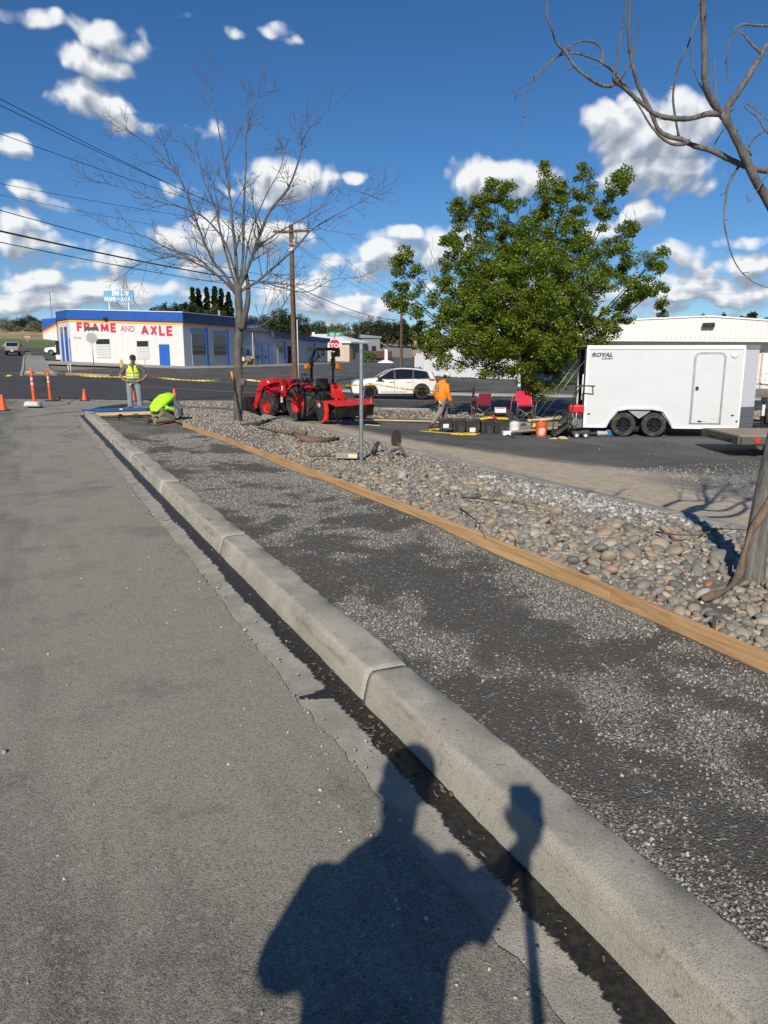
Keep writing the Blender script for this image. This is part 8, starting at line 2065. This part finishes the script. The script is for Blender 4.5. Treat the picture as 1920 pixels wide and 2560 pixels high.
def cap(parent, c, fwd, up, mat, s=1.0, name='cap'):
    c, f, u = Vector(c), Vector(fwd).normalized(), Vector(up).normalized(); r = f.cross(u).normalized(); u = r.cross(f); rot = Matrix((r, f, u)).transposed()
    mb = MB().ell(c + u * .062 * s - f * .004, (.088 * s, .106 * s, .085 * s), 18, 10, rot)
    vs = []
    for k in range(11):
        a = -1.15 + 2.3 * k / 10; vs.append((math.sin(a) * .082 * s, math.cos(a) * .09 * s, .055 * s)); 
    for k in range(11):
        a = -1.0 + 2.0 * k / 10; vs.append((math.sin(a) * .085 * s, .075 * s + math.cos(a) * .095 * s, .035 * s + .010 * math.cos(a)))
    w_ = [c + rot @ Vector(v) for v in vs]; mb.add([v + u * .006 for v in w_] + [v - u * .006 for v in w_], [(k, k + 1, 12 + k, 11 + k) for k in range(10)] + [(22 + k, 33 + k, 34 + k, 23 + k) for k in range(10)] + [(11 + k, 12 + k, 34 + k, 33 + k) for k in range(10)] + [(0, 11, 33, 22), (10, 32, 43, 21)])
    return remeshed(mb, name, mat, parent, .011, 2)

# --- standing worker with hands on hips, facing us (local: -y is forward)
vb = at(335, 1010, 24.6); vz = max(T(vb.x, vb.y) + .03, .03)
fy = at(338, 1012, 24.4); vm = thing('person', 'standing worker in black cap and yellow safety vest, hands on hips', 'person', (fy.x, fy.y, vz), .12); vm.scale = (1.16, 1.12, 1.0)
hc = (.03, -.07, 1.60)
b = MB(); head(b, hc, (.25, -1, -.28)); b.tube([(0, 0, 1.40), (.015, -.03, 1.52)], [.058, .055], 12)
b.tube([(0, .0, .92), (0, .01, 1.12), (0, .0, 1.30), (0, .0, 1.42)], [(.165, .12), (.16, .125), (.19, .12), (.10, .08)], 18, side=(1, 0, 0))
for s_ in (-1, 1):
    b.tube([(s_ * .17, 0, 1.38), (s_ * .24, .01, 1.30), (s_ * .36, .05, 1.10), (s_ * .27, -.06, .96), (s_ * .215, -.10, .93)], [.062, .055, .046, .036, .028], 12)
    hand(b, (s_ * .215, -.10, .93), (-s_ * .75, -.45, -.35), (0, -.1, 1), 1.0, .45)
    b.tube([(s_ * .10, .0, .95), (s_ * .115, -.01, .50), (s_ * .12, .02, .08)], [.088, .060, .044], 12)
remeshed(b, 'body', m_skin, vm, .010, 3); eyes(vm, hc, (.25, -1, -.28)); cap(vm, hc, (.25, -1, -.28), (.05, -.25, 1), m_capb)
b = MB().tube([(0, .0, .84), (0, .01, .95), (0, .0, 1.14), (0, .0, 1.32), (0, .0, 1.42), (0, -.005, 1.46)], [(.185, .145), (.185, .145), (.18, .145), (.205, .135), (.15, .10), (.075, .07)], 20, side=(1, 0, 0))
for s_ in (-1, 1): b.tube([(s_ * .14, 0, 1.385), (s_ * .23, .01, 1.32), (s_ * .325, .04, 1.15)], [.080, .078, .070], 12)
remeshed(b, 'shirt', m_gshirt, vm, .012, 3)
b = MB()
for s_ in (-1, 1): b.tube([(s_ * .095, .0, .94), (s_ * .115, -.005, .72), (s_ * .125, -.01, .48), (s_ * .13, .01, .25), (s_ * .135, .02, .06)], [.108, .098, .078, .074, .078], 14)
b.tube([(0, 0, .82), (0, 0, .97)], [(.17, .125), (.175, .13)], 16, side=(1, 0, 0)); remeshed(b, 'trousers', m_jean, vm, .012, 3)
for s_ in (-1, 1): remeshed(MB().tube([(s_ * .135, .06, .045), (s_ * .14, -.05, .05), (s_ * .15, -.17, .035)], [(.045, .05), (.05, .048), (.042, .03)], 12).tube([(s_ * .135, .03, .05), (s_ * .135, .03, .14)], .055, 10), 'boot', m_boot, vm, .012, 2)
b = MB().tube([(0, .0, .98), (0, .01, 1.10), (0, .0, 1.30), (0, .0, 1.40)], [(.20, .165), (.195, .162), (.185, .15), (.15, .115)], 22, side=(1, 0, 0)); b.tube([(-.11, 0, 1.36), (-.10, 0, 1.46)], [.06, .04], 10); b.tube([(.11, 0, 1.36), (.10, 0, 1.46)], [.06, .04], 10)
vest = remeshed(b, 'vest', m_hiviz, vm, .011, 2)
for z in (1.06, 1.17): MB().tube([(0, .004, z - .02), (0, .004, z + .02)], [(.203, .168), (.201, .166)], 28, side=(1, 0, 0), cap=False).build('reflective_strip', m_rstrip, vest, smooth=True)
MB().prism([(.035, 1.44), (-.045, 1.44), (.03, 1.20), (.045, 1.20)], [(-.172, 0), (-.12, 0)]).build('vest_opening', m_gshirt, vest); MB().box((.04, -.168, 1.08), (.014, .02, .22)).build('zip', m_rstrip, vest)
tpm = MB().box((-.07, -.155, .80), (.06, .03, .07)).build('tape_measure', m_yel, vm, bevel=.01)

# --- kneeling worker, back towards us, bending over to the right
kp = at(400, 1056, 18.4); n_, s_k = toK(kp.x, kp.y); kz = .055
kn = thing('person', 'kneeling worker in lime green vest and blue hood bending to the ground', 'person', (kp.x, kp.y, kz), .95)
hc = (.60, .22, .55); hf = (.55, .35, -.85); hu = (.75, .1, .6)
b = MB(); head(b, hc, hf, hu); b.tube([(.44, .15, .58), (.56, .20, .57)], [.06, .06], 12); b.tube([(.02, .06, .34), (.22, .10, .50), (.42, .14, .60)], [(.17, .13), (.17, .13), (.17, .10)], 16, side=(.1, -1, 0))
for q, y in ((-1, -.08), (1, .30)):
    b.tube([(.42, .14 + q * .17, .58), (.56, .14 + q * .22, .36), (.66, .16 + q * .16, .16), (.70, .18 + q * .12, .08)], [.06, .05, .04, .028], 12); hand(b, (.70, .18 + q * .12, .08), (.85, .1, -.35), (0, -q, .2), 1.0, .3)
    b.tube([(.0, .06 + q * .11, .28), (.34, .08 + q * .15, .10), (-.10, .05 + q * .15, .08)], [.09, .07, .05], 12)
remeshed(b, 'body', m_skind, kn, .011, 3); eyes(kn, hc, hf, hu)
b = MB().tube([(-.06, .05, .30), (.06, .07, .36), (.20, .10, .26)], [(.20, .15), (.20, .16), (.18, .12)], 16, side=(.1, -1, 0))
for q in (-1, 1):
    b.tube([(-.02, .06 + q * .10, .28), (.18, .08 + q * .14, .17), (.36, .09 + q * .16, .09)], [.125, .105, .085], 14); b.tube([(.36, .09 + q * .16, .085), (.12, .07 + q * .16, .09), (-.14, .04 + q * .15, .085)], [.082, .085, .062], 12)
remeshed(b, 'trousers', m_khaki, kn, .013, 3)
for q in (-1, 1): remeshed(MB().tube([(-.12, .04 + q * .15, .085), (-.22, .03 + q * .15, .07)], [.06, .055], 10).tube([(-.19, .03 + q * .15, .145), (-.24, .03 + q * .15, .09), (-.25, .03 + q * .15, .0)], [(.048, .04), (.05, .045), (.045, .03)], 12, side=(0, 1, 0)), 'boot', m_khaki if q < 0 else m_boot, kn, .012, 2)
b = MB().ell((.60, .22, .565), (.115, .115, .125), 16, 12).tube([(.40, .14, .60), (.52, .18, .59)], [.10, .105], 12); remeshed(b, 'hood', m_hood, kn, .012, 3)
b = MB()
for q in (-1, 1): b.tube([(.40, .14 + q * .16, .59), (.56, .14 + q * .23, .36), (.66, .16 + q * .17, .17)], [.082, .072, .058], 12)
b.tube([(.20, .10, .48), (.42, .14, .60)], [(.19, .12), (.19, .11)], 14, side=(.1, -1, 0)); remeshed(b, 'sweatshirt', m_hood, kn, .013, 3)
b = MB().tube([(-.14, .03, .30), (-.06, .05, .41), (.10, .08, .51), (.27, .11, .595), (.42, .135, .635), (.50, .15, .60)], [(.10, .04), (.20, .085), (.23, .125), (.24, .135), (.20, .115), (.09, .06)], 20, side=(.1, -1, 0))
b.tube([(.10, -.13, .40), (.26, -.16, .34), (.30, -.14, .30)], [(.08, .05), (.09, .05), (.04, .03)], 10); remeshed(b, 'vest', m_hivg, kn, .013, 3)

# --- walking worker in orange, going right and away
wp = GL(1103, 1070, .02); wk = thing('person', 'walking worker in orange long-sleeved shirt and white cap, head bowed', 'person', (wp.x, wp.y, wp.z), .55); wk.scale = (1.1, 1.1, 1.05)
sc_ = .95
def L_(*p): return Vector(p) * sc_
hc = L_(.17, 0, 1.60); hf = (.85, -.05, -.52)
b = MB(); head(b, hc, hf, (.45, 0, .9), sc_); b.tube([L_(.04, 0, 1.40), L_(.13, 0, 1.53)], [.058, .056], 12); b.tube([L_(0, 0, .92), L_(-.01, 0, 1.14), L_(.02, 0, 1.32), L_(.04, 0, 1.42)], [(.155, .115), (.15, .12), (.18, .12), (.10, .08)], 16, side=(0, 1, 0))
arms = ((-1, [(.03, -.18, 1.37), (.02, -.25, 1.14), (.13, -.25, .90), (.15, -.24, .84)]), (1, [(.03, .18, 1.37), (-.06, .26, 1.14), (.02, .27, .90), (.04, .27, .84)]))
for q, pts in arms:
    b.tube([L_(*p) for p in pts], [.058, .048, .036, .028], 12); hand(b, L_(*pts[-1]), (.25, 0, -1), (1, -q * .2, 0), .95, .5)
legs = ((-1, [(0, -.095, .94), (-.12, -.10, .52), (-.42, -.09, .16)]), (1, [(0, .095, .94), (.20, .10, .54), (.18, .10, .10)]))
for q, pts in legs: b.tube([L_(*p) for p in pts], [.085, .06, .044], 12)
remeshed(b, 'body', m_skind, wk, .011, 3); eyes(wk, hc, hf, (.45, 0, .9), sc_); cap(wk, hc, hf, (.45, 0, .9), m_capw, sc_)
remeshed(MB().ell(hc + Vector((-.055, 0, -.01)), (.055, .075, .07), 12, 8), 'hair', m_hair, wk, .012, 2)
b = MB().tube([L_(-.01, 0, .88), L_(-.03, 0, .98), L_(-.03, 0, 1.14), L_(.0, 0, 1.34), L_(.05, 0, 1.44), L_(.08, 0, 1.47)], [(.19, .15), (.20, .165), (.195, .165), (.205, .145), (.13, .10), (.07, .065)], 20, side=(0, 1, 0))
for q, pts in arms: b.tube([L_(*p) for p in pts[:3]] + [L_(*pts[2]).lerp(L_(*pts[3]), .6)], [.090, .078, .060, .055], 12)
remeshed(b, 'shirt', m_sorange, wk, .012, 3)
b = MB().tube([L_(0, 0, .84), L_(0, 0, .96)], [(.165, .125), (.165, .125)], 16, side=(0, 1, 0))
for q, pts in legs: b.tube([L_(*pts[0]), L_(*pts[1]), L_(*pts[2])], [.108, .088, .080], 14)
remeshed(b, 'trousers', m_tgrey, wk, .012, 3)
remeshed(MB().tube([L_(-.42, -.09, .20), L_(-.45, -.09, .10)], [.058, .058], 10).tube([L_(-.50, -.09, .13), L_(-.43, -.09, .06), L_(-.30, -.09, .035)], [(.048, .05), (.05, .045), (.042, .03)], 12), 'boot', m_boot, wk, .012, 2)
remeshed(MB().tube([L_(.18, .10, .16), L_(.18, .10, .06)], [.058, .058], 10).tube([L_(.12, .10, .05), L_(.22, .10, .05), L_(.36, .10, .035)], [(.048, .05), (.05, .045), (.042, .03)], 12), 'boot', m_bootb, wk, .012, 2)
# print on the back: flat block of light lettering on a dark square
bx_ = MB(); bp = L_(-.205, -.03, 1.24)
MB().box(bp, (.012, .17, .17), (0, -.10, 0)).build('back_print', M('print_dark', (.10, .13, .17), .8), wk)
for (yy, zz, a, c) in ((-.05, .04, .03, .05), (.0, .045, .05, .02), (.05, .02, .02, .07), (-.01, -.03, .07, .03), (.045, -.055, .05, .02), (-.06, -.05, .03, .04)): MB().box(bp + Vector((-.008, yy, zz)), (.006, a, c), (0, -.10, 0)).build('print_mark', m_whp, wk)
# tool with a white handle in his right hand
mt = thing('hand_trowel', 'pale metal hand tool held by the walking worker', 'tool', wk.location, wk.rotation_euler.z)
MB().tube([L_(-.28, -.30, .86), L_(-.20, -.28, .80)], .022, 8).ell(L_(-.30, -.305, .88), (.03, .03, .035), 8, 6).build('white_end', m_white, mt, smooth=True); MB().bar(L_(-.02, -.27, .70), L_(.36, -.26, .70), .03, .012).build('blade', m_galv, mt); MB().bar(L_(.14, -.24, .80), L_(.14, -.26, .70), .03, .03).build('grip', m_blk, mt)

# --- the photographer behind the lens (seen here only by the shadow)
ph = thing('person', 'photographer standing on the street, casting the shadow in the foreground', 'person', (-.44, -.16, .016), 0)
hc = (-.02, .05, 1.70)
b = MB(); head(b, hc, (.3, 1, -.25), s=1.2); b.tube([(0, 0, 1.42), (-.01, .03, 1.62)], [.062, .06], 12); b.tube([(.08, 0, .96), (.05, 0, 1.16), (0, 0, 1.34), (0, 0, 1.44)], [(.14, .12), (.16, .14), (.19, .14), (.10, .09)], 18, side=(1, 0, 0))
lw_ = (-.30, .03, .98); rh = (.455, .065, 1.49)
rarm = [(.16, 0, 1.42), (.22, .02, 1.35), (.27, .03, 1.27), (.36, .05, 1.38), rh]; larm = [(-.16, 0, 1.42), (-.20, -.02, 1.23), (-.12, .12, 1.15), (.0, .17, 1.16)]
b.tube(rarm, [.066, .060, .052, .042, .030], 12); b.tube(larm, [.066, .058, .044, .030], 12); hand(b, rh, (.0, .05, 1), (-1, 0, .2), 1.3, .25); hand(b, larm[-1], (.9, .2, .2), (0, 0, 1), 1.0, .5)
for q in (-1, 1): b.tube([(q * .07 + .08, 0, .95), (q * .12 + .05, 0, .52), (q * .14, 0, .08)], [.09, .07, .05], 12)
remeshed(b, 'body', m_skin, ph, .012, 3); eyes(ph, hc, (.3, 1, -.25)); cap(ph, hc, (.1, 1, -.35), (0, .3, 1), m_capb, 1.25)
b = MB().tube([(.08, 0, .90), (.08, -.01, 1.02), (.05, -.01, 1.20), (.01, 0, 1.36), (0, 0, 1.47), (0, 0, 1.53)], [(.155, .14), (.165, .15), (.19, .165), (.215, .165), (.155, .12), (.085, .08)], 20, side=(1, 0, 0)); b.tube(rarm[:3], [.09, .085, .082], 12); b.tube([rarm[2], (.36, .05, 1.38)], [.080, .070], 12); b.tube(larm[:3], [.095, .092, .07], 12); remeshed(b, 'jacket', m_gshirt, ph, .014, 3)
b = MB().tube([(.08, 0, .86), (.08, 0, 1.0)], [(.155, .13), (.155, .13)], 16, side=(1, 0, 0))
for q in (-1, 1): b.tube([(q * .085 + .08, 0, .95), (q * .11 + .07, 0, .72), (q * .13 + .04, 0, .48), (q * .14, 0, .07)], [.125, .11, .092, .09], 14)
remeshed(b, 'trousers', m_jean, ph, .014, 3)
for q in (-1, 1): remeshed(MB().tube([(q * .14, -.06, .05), (q * .145, .06, .05), (q * .15, .19, .035)], [(.05, .05), (.052, .048), (.044, .03)], 12).tube([(q * .14, -.02, .05), (q * .14, -.02, .14)], .06, 10), 'boot', m_boot, ph, .014, 2)
fn_ = thing('phone', 'mobile phone held up by the photographer', 'phone', (0, -.022, 1.585), 0); fn_.rotation_euler = (R(-PITCH), 0, 0)
MB().box((0, 0, 0), (.078, .009, .158)).build('case', m_blk, fn_, bevel=.004); MB().box((0, -.0055, 0), (.070, .002, .148)).build('screen', m_glass, fn_)
tp_ = thing('broom_stick', 'long wooden tool handle stood up beside the photographer', 'stick', (0, 0, 0)); MB().tube([(.185, .02, .016), (.02, -.02, 1.38)], [.018, .016], 10).build('shaft', m_pine, tp_, smooth=True); MB().tube([(.022, -.02, 1.36), (.018, -.02, 1.43)], .02, 10).build('grip', m_blk, tp_, smooth=True)
